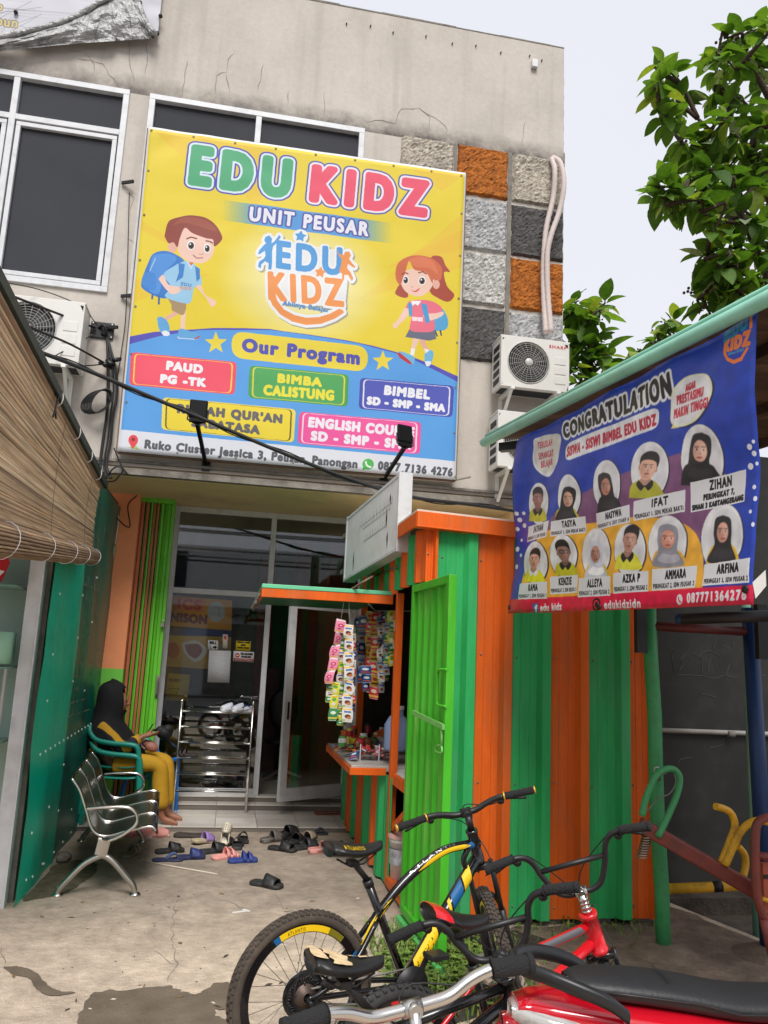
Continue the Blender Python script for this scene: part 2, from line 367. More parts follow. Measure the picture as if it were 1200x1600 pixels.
def stained_wall():
    m = M_WALL; nt = m.node_tree; N = nt.nodes; L = nt.links; b = N['Principled BSDF']; src = b.inputs['Base Color'].links[0].from_socket
    g = N.new('ShaderNodeNewGeometry'); sp = N.new('ShaderNodeSeparateXYZ'); L.new(g.outputs['Position'], sp.inputs[0])
    def ramp(z0, z1):
        r = N.new('ShaderNodeMapRange'); r.inputs['From Min'].default_value = z0; r.inputs['From Max'].default_value = z1; r.inputs['To Min'].default_value = 1; r.inputs['To Max'].default_value = 0
        L.new(sp.outputs['Z'], r.inputs['Value']); return r.outputs[0]
    n = N.new('ShaderNodeTexNoise'); n.inputs['Scale'].default_value = 3.2; n.inputs['Detail'].default_value = 9; n.inputs['Roughness'].default_value = .72; L.new(g.outputs['Position'], n.inputs['Vector'])
    a = N.new('ShaderNodeMath'); a.operation = 'MULTIPLY'; L.new(ramp(7.36, 7.72), a.inputs[0]); L.new(n.outputs[0], a.inputs[1])
    lo = N.new('ShaderNodeMath'); lo.operation = 'GREATER_THAN'; lo.inputs[1].default_value = 7.35; L.new(sp.outputs['Z'], lo.inputs[0])
    a2 = N.new('ShaderNodeMath'); a2.operation = 'MULTIPLY'; L.new(a.outputs[0], a2.inputs[0]); L.new(lo.outputs[0], a2.inputs[1])
    r = N.new('ShaderNodeValToRGB'); r.color_ramp.elements[0].position = .2; r.color_ramp.elements[1].position = .55; L.new(a2.outputs[0], r.inputs[0])
    k = N.new('ShaderNodeMixRGB'); L.new(r.outputs[0], k.inputs[0]); L.new(src, k.inputs[1]); k.inputs[2].default_value = (*lin((98, 92, 86)), 1)
    # mould runs below the parapet edge
    mp = N.new('ShaderNodeMapping'); mp.inputs['Scale'].default_value = (5, 5, .35); L.new(g.outputs['Position'], mp.inputs[0])
    n2 = N.new('ShaderNodeTexNoise'); n2.inputs['Scale'].default_value = 1.4; n2.inputs['Detail'].default_value = 7; L.new(mp.outputs[0], n2.inputs['Vector'])
    r2 = N.new('ShaderNodeValToRGB'); r2.color_ramp.elements[0].position = .52; r2.color_ramp.elements[1].position = .8; r2.color_ramp.elements[1].color = (.55, .55, .55, 1); L.new(n2.outputs[0], r2.inputs[0])
    k2 = N.new('ShaderNodeMixRGB'); L.new(r2.outputs[0], k2.inputs[0]); L.new(k.outputs[0], k2.inputs[1]); k2.inputs[2].default_value = (*lin((160, 152, 142)), 1)
    L.new(k2.outputs[0], b.inputs['Base Color'])
stained_wall()
def grime_and_shade(m, cx, cy, rx, ry, col):
    """trodden dirt and shopfront shade painted as one ragged patch on the concrete where people leave their shoes"""
    nt = m.node_tree; N = nt.nodes; L = nt.links; b = N['Principled BSDF']; src = b.inputs['Base Color'].links[0].from_socket; g = N.new('ShaderNodeNewGeometry')
    mp = N.new('ShaderNodeMapping'); mp.vector_type = 'TEXTURE'; mp.inputs['Location'].default_value = (cx, cy, 0); mp.inputs['Scale'].default_value = (rx, ry, 1); L.new(g.outputs['Position'], mp.inputs[0])
    ln = N.new('ShaderNodeVectorMath'); ln.operation = 'LENGTH'; L.new(mp.outputs[0], ln.inputs[0]); n = N.new('ShaderNodeTexNoise'); n.inputs['Scale'].default_value = 1.8; n.inputs['Detail'].default_value = 8; n.inputs['Roughness'].default_value = .7; L.new(g.outputs['Position'], n.inputs['Vector'])
    a = N.new('ShaderNodeMath'); a.operation = 'MULTIPLY_ADD'; a.inputs[1].default_value = 1.5; L.new(n.outputs[0], a.inputs[0]); L.new(ln.outputs['Value'], a.inputs[2])
    r = N.new('ShaderNodeMapRange'); r.inputs['From Min'].default_value = 1.3; r.inputs['From Max'].default_value = 1.95; r.inputs['To Min'].default_value = .8; r.inputs['To Max'].default_value = 0; L.new(a.outputs[0], r.inputs['Value'])
    k = N.new('ShaderNodeMixRGB'); k.blend_type = 'MULTIPLY'; L.new(r.outputs[0], k.inputs[0]); L.new(src, k.inputs[1]); k.inputs[2].default_value = (*col, 1); L.new(k.outputs[0], b.inputs['Base Color'])
grime_and_shade(M_CONC, .1, 7.0, 1.9, 1.7, (.56, .56, .58))  # foot dirt plus the shade before the shop, put into the concrete colour

# ------------------------------------------------------------------ ground
MB().box(-300, 300, -300, 300, -.6, -.25).build('ground', M_SOIL, kind='structure')
MB().box(-60, 60, -13, -3.2, -.249, -.06).build('road', mat('asphalt', (70, 69, 68), .9, var=.2, scale=5, bump=.4), kind='structure')
yard = MB()
yo = [(-7, -3.2), (6.5, -3.2), (6.5, 2.6), (3.95, 3.9), (3.62, 4.9), (3.40, 5.8), (3.22, 6.55), (3.2, 8.25), (-7, 8.25)]
yard.prism([(x, y, -.25) for x, y in yo], (0, 0, .25)); yard_o = yard.build('concrete_yard', M_CONC, kind='structure')
def blob(pts, z, name, m, parent=None, n=6, jit=.012):
    P = bez([(x, y, 0) for x, y in pts] + [(*pts[0], 0)], n)[:-1]
    return MB().add([(p.x + rng.uniform(-jit, jit), p.y + rng.uniform(-jit, jit), z) for p in P], [list(range(len(P)))]).build(name, m, parent)
def gp(pts, z=0): return [tuple(at(x, y, 'z', z)[:2]) for x, y in pts]
M_WET = mat('wet_concrete', (108, 96, 82), .6, var=.25, scale=5, bump=.3, bscale=70)
blob(gp([(122, 1585), (150, 1552), (205, 1547), (262, 1542), (280, 1548), (308, 1554), (335, 1538), (362, 1538), (380, 1560), (372, 1580), (340, 1578), (342, 1590), (372, 1604), (330, 1640), (200, 1650), (120, 1620)]), .004, 'damp_patch', M_WET, yard_o)
blob(gp([(5, 1512), (30, 1511), (55, 1520), (72, 1538), (92, 1549), (118, 1551), (95, 1556), (70, 1555), (52, 1541), (45, 1530), (20, 1523)]), .004, 'damp_patch', M_WET, yard_o, jit=.004)
blob(gp([(62, 1376), (90, 1350), (140, 1345), (150, 1362), (110, 1392), (60, 1405), (36, 1406)]), .003, 'mossy_patch', mat('moss_concrete', (92, 86, 66), .95, var=.35, scale=12, bump=.6, dirt=(62, 66, 40), dscale=9), yard_o)
def ribbon(name, pts, w, m, parent, nrm):
    mb = MB(); out = []
    for a, b in zip(pts, pts[1:]):
        a, b = Vector(a), Vector(b); k = max(2, int((b - a).length / .06)); s_ = (b - a).cross(Vector(nrm)).normalized()
        out += [a.lerp(b, i / k) + s_ * rng.uniform(-.012, .012) for i in range(k)]
    out.append(Vector(pts[-1])); vs = []
    for i, p in enumerate(out):
        d = (out[min(i + 1, len(out) - 1)] - out[max(i - 1, 0)]).normalized().cross(Vector(nrm)); q = w * rng.uniform(.3, 1) * (1 if 0 < i < len(out) - 1 else .15); vs += [p - d * q / 2, p + d * q / 2]
    mb.add(vs, [(2 * i, 2 * i + 1, 2 * i + 3, 2 * i + 2) for i in range(len(out) - 1)]); return mb.build(name, m, parent)
for pts in ([(270, 1405), (274, 1425), (268, 1450), (272, 1490), (275, 1505), (262, 1535)], [(238, 1482), (255, 1495), (268, 1506)], [(0, 1478), (8, 1508)], [(430, 1395), (445, 1420), (520, 1438)], [(350, 1406), (366, 1412), (384, 1420)]):
    ribbon('crack', [at(x, y, 'z', .003) for x, y in pts], .005, M_CRACK, yard_o, (0, 0, 1))
# small litter and chips on the concrete
MB().bar(at(363, 1426, 'z', .004), at(385, 1423, 'z', .004), .016, .006).bar(at(380, 1421, 'z', .004), at(390, 1424, 'z', .004), .02, .006).build('paper_scrap', M_WHITEP, yard_o)
MB().tube([at(225, 1346, 'z', .006), at(260, 1352, 'z', .006), at(340, 1366, 'z', .006)], .006, 6).build('broom_straw', mat('straw', (200, 190, 172), .8), yard_o)
mb = MB()
for _ in range(45):
    p = at(rng.uniform(60, 520), rng.uniform(1370, 1598), 'z', 0); mb.ell((p.x, p.y, .002), (rng.uniform(.002, .011), rng.uniform(.002, .006), .002), 6, 4, rot=Matrix.Rotation(rng.uniform(0, 3), 3, 'Z'))
mb.build('chips', mat('grit', (96, 88, 78), .95, var=.4, scale=30), yard_o, kind='stuff')

# porch: two levels of glazed tiles
blob([(1.95, 3.2), (2.4, 3.0), (3.2, 2.9), (3.85, 3.5), (3.58, 4.7), (3.36, 5.7), (3.1, 5.75), (2.4, 5.4), (1.9, 5.35), (1.75, 4.6), (1.85, 3.8)], .003, 'shade_dirt_patch', mat('soiled_shaded_concrete', (122, 106, 92), .9, var=.3, scale=6, bump=.4, bscale=40, dirt=(88, 74, 62), dscale=1.6, damt=.8, speck=.2), yard_o, jit=.03)  # dirty concrete darkened further to paint in the shelter roof's shade
porch = MB().box(-1.6, 3.2, 8.2, 9.02, 0, .045).box(-1.6, 3.2, 9.02, 9.18, 0, .105).box(-1.6, 3.2, 9.18, 9.32, 0, .16).build('porch', mat('tile_grout', (120, 112, 104), .9), kind='structure')
M_TILE = [mat('glazed_tile_%d' % i, c, .1, var=.05, scale=4, dirt=(150, 138, 126), dscale=3, damt=.3) for i, c in enumerate([(216, 208, 198), (208, 200, 192), (220, 212, 202)])]
def tiles(x0, x1, y0, y1, z, sx, sy, parent, gap=.006, th=.012, name='tile', ms=None):
    y = y0; first = {}
    while y < y1 - .02:
        x = x0; yy = min(y + sy, y1)
        while x < x1 - .02:
            xx = min(x + sx, x1); k = (round(xx - x, 3), round(yy - y, 3), rng.randrange(3))
            if k not in first:
                o = MB().box(0, xx - x - gap, 0, yy - y - gap, 0, th).build(name, (ms or M_TILE)[k[2]], None); o.parent = parent; first[k] = o
            else: o = first[k].copy(); COL.objects.link(o); o.parent = parent
            o.location = Vector((x + gap / 2, y + gap / 2, z + rng.uniform(-.0006, .0006))) - parent.location; x += sx
        y += sy
tiles(-1.6, 2.8, 8.19, 9.01, .04, .4, .41, porch); tiles(-1.6, 2.8, 9.01, 9.17, .099, .4, .16, porch); tiles(-1.6, 2.8, 9.17, 9.32, .154, .4, .15, porch)

# ------------------------------------------------------------------ the shop building
FY = 7.8; GY = 9.25; TOP = 8.85; XR = 3.33
bld = thing('shop_building', 'two storey beige plastered shop with cracked parapet, tinted upstairs windows and glazed shopfront', 'shop building', (0, FY, 0))
wb = MB(); W1 = (-4.7, -1.45, 5.12, 7.37); W2 = (-1.25, 1.02, 5.12, 7.37)
wb.box(-7, XR, FY, FY + .2, 3.40, 5.12).box(-7, XR, FY, FY + .2, 7.37, TOP)
for a, b in ((-7, -4.7), (-1.45, -1.25), (1.02, XR)): wb.box(a, b, FY, FY + .2, 5.12, 7.37)
wb.box(XR - .2, XR, FY + .2, 15, 0, TOP - .02).box(-7, XR - .2, 14.8, 15, 0, TOP - .02).box(-7, -6.8, FY + .2, 14.8, 0, TOP - .02)
wb.box(-6.8, XR - .2, FY + .2, 14.8, 8.3, 8.45)
wb.build('wall', M_WALL, bld)
# rough broken parapet corner and rounded arris
cp = MB(); x = -7.
while x < XR - .01:
    w = rng.uniform(.25, .6); e = min(x + w, XR); h = rng.uniform(.012, .026); cp.box(x, e, FY - .004, FY + .206, TOP + .001, TOP + h); x = e
cp.build('parapet_cap', M_CEM, bld)
mb = MB().box(XR + .002, XR + .02, FY + .01, FY + .05, 6.95, 7.5)
for i in range(18):
    z = 5.0 + i * .2; mb.ell((XR - .004, FY + .02, z), (.014, .02, rng.uniform(.05, .12)), 7, 5)
mb.build('corner_chips', M_CEM, bld)
for i, xx in enumerate([0.75, 1.02, 1.28, 1.66, 1.97, 2.25, 2.55, 2.9, 3.05]):
    MB().lathe([(.0, .03), (.008, .02), (.008, 0)], (xx, FY, 8.66 - (.0 if i % 2 else .03)), (0, -1, 0), 8).build('screw', M_BLACK, bld)
MB().box(2.92, 2.99, FY - .05, FY, 8.5, 8.6).build('anchor_bracket', M_ALU, bld, bevel=.006)
for pts in ([(230, 67), (230, 100), (227, 120)], [(203, 60), (202, 97), (210, 133)], [(287, 147), (287, 117), (293, 93)], [(337, 147), (338, 117), (355, 113), (357, 93), (367, 83)], [(355, 115), (358, 147)], [(147, 115), (148, 100), (130, 82), (105, 78)],
            [(571, 190), (587, 187), (617, 192), (627, 171), (654, 169), (671, 183), (671, 204)], [(506, 142), (507, 179)], [(450, 142), (449, 166)], [(402, 142), (412, 100)], [(654, 169), (690, 190), (700, 205)], [(722, 290), (724, 300)], [(196, 300), (210, 310), (203, 330)], [(198, 372), (212, 380)], [(745, 690), (760, 688), (772, 700)], [(820, 190), (815, 230)], [(120, 90), (160, 100), (188, 140)]):
    ribbon('crack', [at(x, y, 'y', FY - .003) for x, y in pts], .008, M_CRACK, bld, (0, -1, 0))
# soffit, edge ledge
MB().box(-7, XR, FY + .2, GY + .3, 3.301, 3.40).box(-7, XR, FY + .03, FY + .2, 3.301, 3.40).build('soffit', M_TAN, bld)
lg = MB().box(-1.75, XR - .02, FY - .055, FY + .028, 3.31, 3.372).box(-1.75, XR - .02, FY - .035, FY - .002, 3.43, 3.455)
x = -1.7
while x < 3.2: lg.box(x, x + .012, FY - .058, FY - .0555, 3.312, 3.37); x += rng.uniform(.12, .3)
lg.build('ledge', M_CEM, bld)
MB().tube([at(735, 745, 'y', 7.7), at(700, 752, 'y', 7.7), at(560, 742, 'y', 7.72), at(480, 735, 'y', 7.72)], .012, 6).build('loose_conduit', mat('old_conduit', (150, 146, 138), .7), bld)

def window(x0, x1, z0, z1, mull, trans, sash):
    fr = MB(); y0, y1 = FY - .025, FY + .06; w = .06
    fr.box(x0, x1, y0, y1, z0, z0 + w).box(x0, x1, y0, y1, z1 - w, z1).box(x0, x0 + w, y0, y1, z0 + w, z1 - w).box(x1 - w, x1, y0, y1, z0 + w, z1 - w)
    xs = [x0 + w] + mull + [x1 - w]
    for m_ in mull: fr.box(m_ - .03, m_ + .03, y0 + .003, y1, z0 + w, z1 - w)
    fr.box(x0 + w, x1 - w, y0 + .006, y1, trans - .03, trans + .03)
    wo_ = fr.build('window', M_ALU, bld, bevel=.004)
    for i in range(len(xs) - 1):
        a = xs[i] + (.03 if i else 0); b = xs[i + 1] - (.03 if i < len(xs) - 2 else 0)
        MB().box(a + .001, b - .001, FY + .035, FY + .04, trans + .031, z1 - w - .001).build('pane', M_DGLASS, wo_)
        MB().box(a + .001, b - .001, FY + .035, FY + .04, z0 + w + .001, trans - .031).build('pane', M_DGLASS, wo_)
        if sash:
            s_ = .045; q = MB(); za, zb = z0 + w + .012, trans - .045; a += .014; b -= .014
            q.box(a, b, FY - .012, FY + .03, za, za + s_).box(a, b, FY - .012, FY + .03, zb - s_, zb).box(a, a + s_, FY - .012, FY + .03, za + s_, zb - s_).box(b - s_, b, FY - .012, FY + .03, za + s_, zb - s_)
            q.build('sash', M_ALU, wo_, bevel=.004)
    MB().box(x0, x1, FY + .1, FY + .12, z0, z1).build('blackout_board', M_BLACK, wo_)
window(*W1, [-3.6, -2.54], 6.875, True); window(*W2, [-.12], 6.875, False)

# rough stone panels on the right of the facade
M_STONE = {k: mat('stone_' + k, tuple(v * .93 for v in c), .95, var=.34, scale=34, bump=.6, bscale=75, bdist=.03, speck=.2, dirt=d, dscale=7, damt=.6) for k, c, d in (('cream', (196, 186, 170), (120, 112, 100)), ('orange', (188, 108, 34), (120, 62, 20)), ('silver', (190, 190, 190), (110, 108, 106)), ('dark', (92, 90, 88), (56, 54, 52)), ('pale', (206, 204, 198), (140, 136, 130)))}
cols_x = [(1.43, 2.03), (2.075, 2.66), (2.715, XR - .004)]; rows_z = [(6.78, 7.375), (6.13, 6.74), (5.5, 6.1), (4.86, 5.46)]
pan = {(0, 0): 'cream', (1, 0): 'orange', (2, 0): 'cream', (1, 1): 'silver', (2, 1): 'dark', (1, 2): 'pale', (2, 2): 'orange', (1, 3): 'dark', (2, 3): 'silver'}
for (ci, ri), k in pan.items():
    (x0, x1), (z0, z1) = cols_x[ci], rows_z[ri]; n = 26; vs = []; sd_ = ci * 7 + ri * 3
    for j in range(n + 1):
        for i in range(n + 1):
            e = min(i, j, n - i, n - j); x = x0 + (x1 - x0) * i / n; z = z0 + (z1 - z0) * j / n
            h = .035 + .011 * fbm(x * 14, z * 14, sd_) + .012 * fbm(x * 40, z * 40, sd_ + 5)
            jx, jz = (.012 * fbm(z * 9, 3, sd_), .012 * fbm(x * 9, 8, sd_)) if e == 0 else (0, 0)
            vs.append((x + jx, FY - (max(.012, h) if e else 0.), z + jz))
    MB().add(vs, [(j * (n + 1) + i, j * (n + 1) + i + 1, (j + 1) * (n + 1) + i + 1, (j + 1) * (n + 1) + i) for j in range(n) for i in range(n)], 0, False).build('stone_panel', M_STONE[k], bld)
MB().box(2.034, 2.07, FY - .012, FY + .001, 4.86, 7.375).box(2.664, 2.71, FY - .012, FY + .001, 4.86, 7.375).build('stone_joint', M_CEM, bld)

# side pillar in two colours, left inner wall
M_PORANGE = mat('pillar_orange', (248, 158, 108), .75, var=.05, scale=2, dirt=(190, 100, 64), dscale=2, damt=.3); M_PGREEN = mat('pillar_green', (118, 204, 76), .75, var=.06, scale=2)
zc = at(185, 1045, 'y', 8.75).z
MB().box(-1.6, -1.05, 8.75, 9.3, zc, 3.3).build('pillar', M_PORANGE, bld); MB().box(-1.6, -1.049, 8.748, 9.3, .05, zc).build('pillar_base', M_PGREEN, bld)
MB().box(XR - .5, XR - .2, 8.0, 9.2, .0, 3.3).build('pillar', M_TAN, bld)
# folded steel gate
M_GATE = mat('gate_green', (110, 200, 54), .45, var=.1, scale=5, dirt=(50, 120, 30), dscale=5, damt=.5, stretch=(4, 4, .4)); M_GATEO = mat('gate_copper', (186, 106, 72), .5, var=.1)
gate = MB().box(-1.049, -.70, 8.86, 9.06, 3.25, 3.3).build('folding_gate', M_GATE, bld)
xs = -1.045; i = 0
for w, mcol, dy in ((.035, 1, 0), (.02, 0, .06), (.03, 1, -.02), (.018, 0, .05), (.02, 0, 0), (.03, 1, .02), (.016, 0, .05), (.022, 1, 0), (.02, 0, .05), (.03, 0, .0)):
    MB().box(xs + .002, xs + w - .002, 8.88 + max(dy, 0), 9.0 + dy, .1, 3.25).build('gate_slat', (M_GATE, M_GATEO)[mcol], gate, bevel=.003); xs += w
MB().prism([(xs, 8.92, .1), (xs + .03, 8.9, .1), (xs + .035, 8.93, .1), (xs + .07, 8.93, .1), (xs + .075, 8.9, .1), (xs + .11, 8.9, .1), (xs + .11, 8.96, .1), (xs, 8.96, .1)], (0, 0, 3.15)).build('gate_slat', M_GATE, gate, bevel=.003)
p = at(246, 1072, 'y', 8.88)
MB().tube(bez([p + Vector((0, 0, .09)), p + Vector((0, -.03, .075)), p + Vector((0, -.03, -.075)), p + Vector((0, 0, -.09))], 5), .008, 6).box(p.x - .018, p.x + .018, p.y, p.y + .01, p.z - .11, p.z + .11).build('gate_handle', M_CEM, gate)
p = at(254, 975, 'y', 8.86)
MB().box(p.x - .018, p.x + .018, p.y - .012, p.y + .012, p.z - .03, p.z + .005).tube(bez([p + Vector((-.012, 0, 0)), p + Vector((-.012, 0, .035)), p + Vector((.012, 0, .035)), p + Vector((.012, 0, 0))], 5), .004, 6).build('padlock', M_STEEL, gate)

# shopfront
sf = MB(); F0, F1 = GY - .03, GY + .03
sf.box(-.73, -.66, F0, F1, .16, 3.3).box(-.66, 2.95, F0, F1, 3.235, 3.3).box(.375, .435, F0, F1, .16, 3.235).box(-.66, .375, F0 + .003, F1, 2.315, 2.375).box(.435, 2.95, F0 + .003, F1, 2.315, 2.375).box(-.66, .375, F0, F1, .16, .235).box(1.42, 1.48, F0, F1, .16, 3.235)
sf.box(-.72, -.70, F0 - .02, F0 - .001, .16, 3.3)
sfo = sf.build('shopfront_frame', M_ALU, bld, bevel=.004)
for a, b, c, d in ((-.66, .375, 2.375, 3.235), (.435, 1.42, 2.375, 3.235), (1.48, 2.95, 2.375, 3.235), (-.66, .375, .235, 2.315), (1.48, 2.95, .2, 2.315)):
    MB().box(a + .001, b - .001, GY - .004, GY + .004, c + .001, d - .001).build('pane', M_CLEAR, sfo)
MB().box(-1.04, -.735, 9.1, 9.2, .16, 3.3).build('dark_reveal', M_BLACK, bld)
# open door leaf
h0, h1 = Vector((1.40, 9.19, 0)), Vector((.615, 8.72, 0)); dd = (h1 - h0).normalized(); nn = Vector((dd.y, -dd.x, 0)); Wd = (h1 - h0).length
dl = MB()
def leafbox(mb, a, b, z0, z1, t=.022, off=0): mb.obox(h0 + dd * (a + b) / 2 + nn * off + Vector((0, 0, (z0 + z1) / 2)), dd * (b - a) / 2, nn * t, Vector((0, 0, (z1 - z0) / 2)))
leafbox(dl, 0, .075, .19, 2.27); leafbox(dl, Wd - .085, Wd, .19, 2.27); leafbox(dl, .075, Wd - .085, .19, .32); leafbox(dl, .075, Wd - .085, 2.19, 2.27)
dlo = dl.build('door_leaf', M_ALU, bld, bevel=.003)
g = MB(); leafbox(g, .076, Wd - .086, .321, 2.189, .003); g.build('pane', M_DOORG, dlo)
hb = MB(); leafbox(hb, Wd - .055, Wd - .035, 1.02, 1.2, .004, -.026); hb.build('door_handle', M_BLACK, dlo)

# interior seen through the glass
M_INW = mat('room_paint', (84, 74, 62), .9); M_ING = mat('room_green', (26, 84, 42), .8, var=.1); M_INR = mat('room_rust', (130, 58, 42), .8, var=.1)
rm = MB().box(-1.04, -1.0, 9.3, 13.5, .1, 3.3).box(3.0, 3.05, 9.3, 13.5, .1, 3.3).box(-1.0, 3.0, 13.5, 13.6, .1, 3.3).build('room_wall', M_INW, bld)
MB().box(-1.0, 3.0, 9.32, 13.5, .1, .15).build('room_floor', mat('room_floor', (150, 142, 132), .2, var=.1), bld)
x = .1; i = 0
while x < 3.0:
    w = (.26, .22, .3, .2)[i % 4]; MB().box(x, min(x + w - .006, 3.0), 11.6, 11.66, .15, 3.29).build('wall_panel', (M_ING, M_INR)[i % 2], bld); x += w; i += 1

# ------------------------------------------------------------------ roadside banner on the facade
def big_art():
    Q = ((232, 198), (728, 270), (712, 750), (183, 705)); P = Paint(1400, 1440, (238, 214, 62), Q)
    for a in (((200, 330), (330, 420), (200, 350)), ((190, 440), (330, 430), (192, 480)), ((235, 200), (330, 215), (300, 260)), ((722, 360), (600, 420), (722, 390)), ((728, 272), (640, 262), (690, 300)), ((560, 470), (728, 330), (720, 420)), ((300, 200), (400, 330), (430, 235))):
        P.poly(a, (240, 178, 70), .28)
    P.glow(475, 440, 135, 110, (250, 246, 214), .85)
    y1 = [(180, 531), (200, 528), (240, 520), (277, 517), (332, 514), (380, 514), (420, 515.5), (440, 519), (490, 526), (540, 534), (580, 542), (615, 551), (650, 562), (677, 572), (716, 590), (730, 597)]
    P.poly(y1 + [(740, 760), (170, 760)], (92, 88, 186)); P.poly([(180, 543), (200, 540), (250, 526), (310, 517), (420, 517), (490, 527), (560, 539), (615, 553), (650, 566), (690, 585), (716, 599), (730, 606), (740, 760), (170, 760)], (96, 166, 234))
    P.poly([(170, 670), (187, 671.5), (714, 721.5), (730, 723), (730, 770), (160, 770)], (230, 232, 240))
    n = 60
    for i in range(n):
        u = (i + .5) / n; al = min(1, u / .22, (1 - u) / .22); x0 = 345 + 268 * i / n; x1 = 345 + 268 * (i + 1) / n; f = lambda x: 313 + (x - 345) * .137
        P.poly([(x0, f(x0)), (x1 + .05, f(x1)), (x1 + .05, f(x1) + 32), (x0, f(x0) + 32)], (88, 160, 232), al * .95)
    IND = (84, 84, 178)
    P.text('EDU', (298, 286), (447, 307), (304, 231), [(31, IND), (24, (224, 240, 250)), (15, (84, 176, 126))], track=.24)
    P.text('KIDZ', (486, 312), (662, 337), (491, 261), [(31, (92, 100, 170)), (24, (246, 236, 246)), (15, (240, 88, 114))], track=.26)
    P.text('UNIT PEUSAR', (389, 345), (573, 369), (391, 325), [(11, (92, 96, 172)), (4, (240, 240, 248))], track=.14)
    # logo: white cut-out edge under the blue and orange letters
    BL, OR = (92, 164, 226), (246, 158, 90); U = lambda x, y: (380 + x / 6, 340 + y / 6)
    smile = [U(*p) for p in ((222, 560), (225, 740), (262, 830), (340, 920), (450, 985), (580, 1018), (720, 1008), (850, 960), (935, 905), (925, 880), (890, 868), (800, 915), (700, 945), (580, 950), (470, 925), (370, 870), (310, 790), (290, 720), (290, 560))]
    boy = [U(*p) for p in ((200, 190), (235, 175), (262, 205), (255, 250), (280, 235), (330, 170), (345, 190), (300, 250), (270, 280), (262, 330), (262, 420), (255, 500), (225, 495), (230, 440), (195, 420), (160, 450), (155, 490), (130, 470), (140, 425), (185, 395), (200, 370), (195, 320), (150, 350), (130, 355), (140, 320), (185, 265), (205, 250), (188, 220))]
    girl = [U(*p) for p in ((872, 300), (890, 345), (935, 360), (945, 330), (985, 325), (1003, 360), (985, 395), (1010, 430), (1045, 465), (1035, 480), (975, 440), (965, 480), (1000, 520), (1025, 580), (1010, 605), (975, 545), (940, 545), (935, 600), (918, 595), (920, 535), (890, 510), (910, 450), (915, 400), (880, 350))]
    for dx, dy, c, g in ((2.2, 2.4, (172, 168, 150), 15), (0, 0, (244, 246, 248), 15)):
        s_ = lambda L: [(x + dx, y + dy) for x, y in L]; ctr = lambda L: (sum(p[0] for p in L) / len(L), sum(p[1] for p in L) / len(L))
        for L in (smile, boy, girl):
            for k in range(16):
                a = k * math.pi / 8; P.poly([(x + dx + 4.5 * math.cos(a), y + dy + 4.5 * math.sin(a)) for x, y in L], c)
        P.poly(s_([(428, 375), (540, 395), (542, 440), (538, 480), (470, 480), (417, 468), (418, 424)]), c, .92); P.ell(468 + dx, 370 + dy, 12, 11, c)
        P.text('EDU', (432 + dx, 419 + dy), (531 + dx, 430 + dy), (433 + dx, 379 + dy), [(g, c)], track=.12); P.text('KIDZ', (420 + dx, 470 + dy), (534 + dx, 481 + dy), (419 + dx, 427 + dy), [(g, c)], track=.12)
    P.text('EDU', (432, 419), (531, 430), (433, 379), [(7, BL)], track=.16); P.text('KIDZ', (420, 469), (534, 480), (419, 428), [(7, OR)], track=.16)
    P.poly(smile, OR); P.poly(boy, BL); P.poly(girl, OR); P.star(468, 370, 9.5, BL, .55, .15); P.star(499, 427, 9.5, OR, .55, .15)
    P.text('Ahlinya Belajar', (440, 479), (512, 490), (441, 472), [(2, (104, 150, 200))])
    # our program
    YE = (242, 220, 74); P.rbox(((361, 518), (575, 544), (572, 583), (360, 560)), .48, YE); P.text('Our Program', (378, 549), (559, 570), (379, 531), [(5, (92, 92, 184))], track=.1)
    P.star(336, 537, 18, YE); P.star(597, 566, 17, YE)
    def sign(q, fill, rim, line, t1, t2, tc_):
        P.rbox(q, .16, rim, 1, -2.2); P.rbox(q, .16, fill, 1, .6); P.rbox(q, .15, line, 1, 2.2); P.rbox(q, .14, fill, 1, 4.)
        P.text(*t1, [(4, tc_)], track=.1); P.text(*t2, [(4, tc_)], track=.1)
    sign(((207, 552.5), (366, 567.5), (362.5, 617), (204, 602)), (248, 92, 112), (240, 90, 110), (250, 214, 90), ('PAUD', (260, 578), (314, 584), (261, 566)), ('PG -TK', (250.5, 598.5), (319, 604.5), (251.5, 587)), (246, 246, 250))
    sign(((391, 573), (541, 587.5), (539, 635.5), (389, 622)), (88, 174, 100), (80, 168, 92), (236, 222, 80), ('BIMBA', (433, 598), (500, 604.5), (434, 586)), ('CALISTUNG', (411, 617), (519, 626), (412, 603)), (244, 232, 74))
    sign(((564, 592.5), (707, 605), (704, 652.5), (562, 639)), (88, 96, 190), (80, 88, 182), (236, 238, 250), ('BIMBEL', (600, 617), (670, 624), (601.5, 604.5)), ('SD - SMP - SMA', (573, 632), (694, 644), (574, 621.5)), (244, 244, 250))
    sign(((256, 622.5), (458, 641), (455, 691), (254, 671)), (246, 222, 70), (244, 226, 110), (110, 98, 60), ("RUMAH QUR'AN", (277, 645), (438, 661.5), (278, 633)), ('SABATASA', (299, 666), (403, 678.5), (300, 654.5)), (112, 108, 110))
    sign(((469, 645), (655, 661), (652.5, 709.5), (466, 692.5)), (246, 96, 166), (240, 90, 160), (250, 226, 240), ('ENGLISH COURSE', (481, 667), (645, 683), (482.5, 653.5)), ('SD - SMP - SMA', (485, 687.5), (640, 702), (486, 675)), (246, 242, 250))
    G = (96, 98, 104)
    P.text('Ruko Cluster Jessica 3, Peusar, Panongan', (226, 700), (556, 731), (227.5, 688), [(3, G)], track=.08); P.text('0877 7136 4276', (590, 733), (706, 744), (591, 721.5), [(3, G)], track=.1)
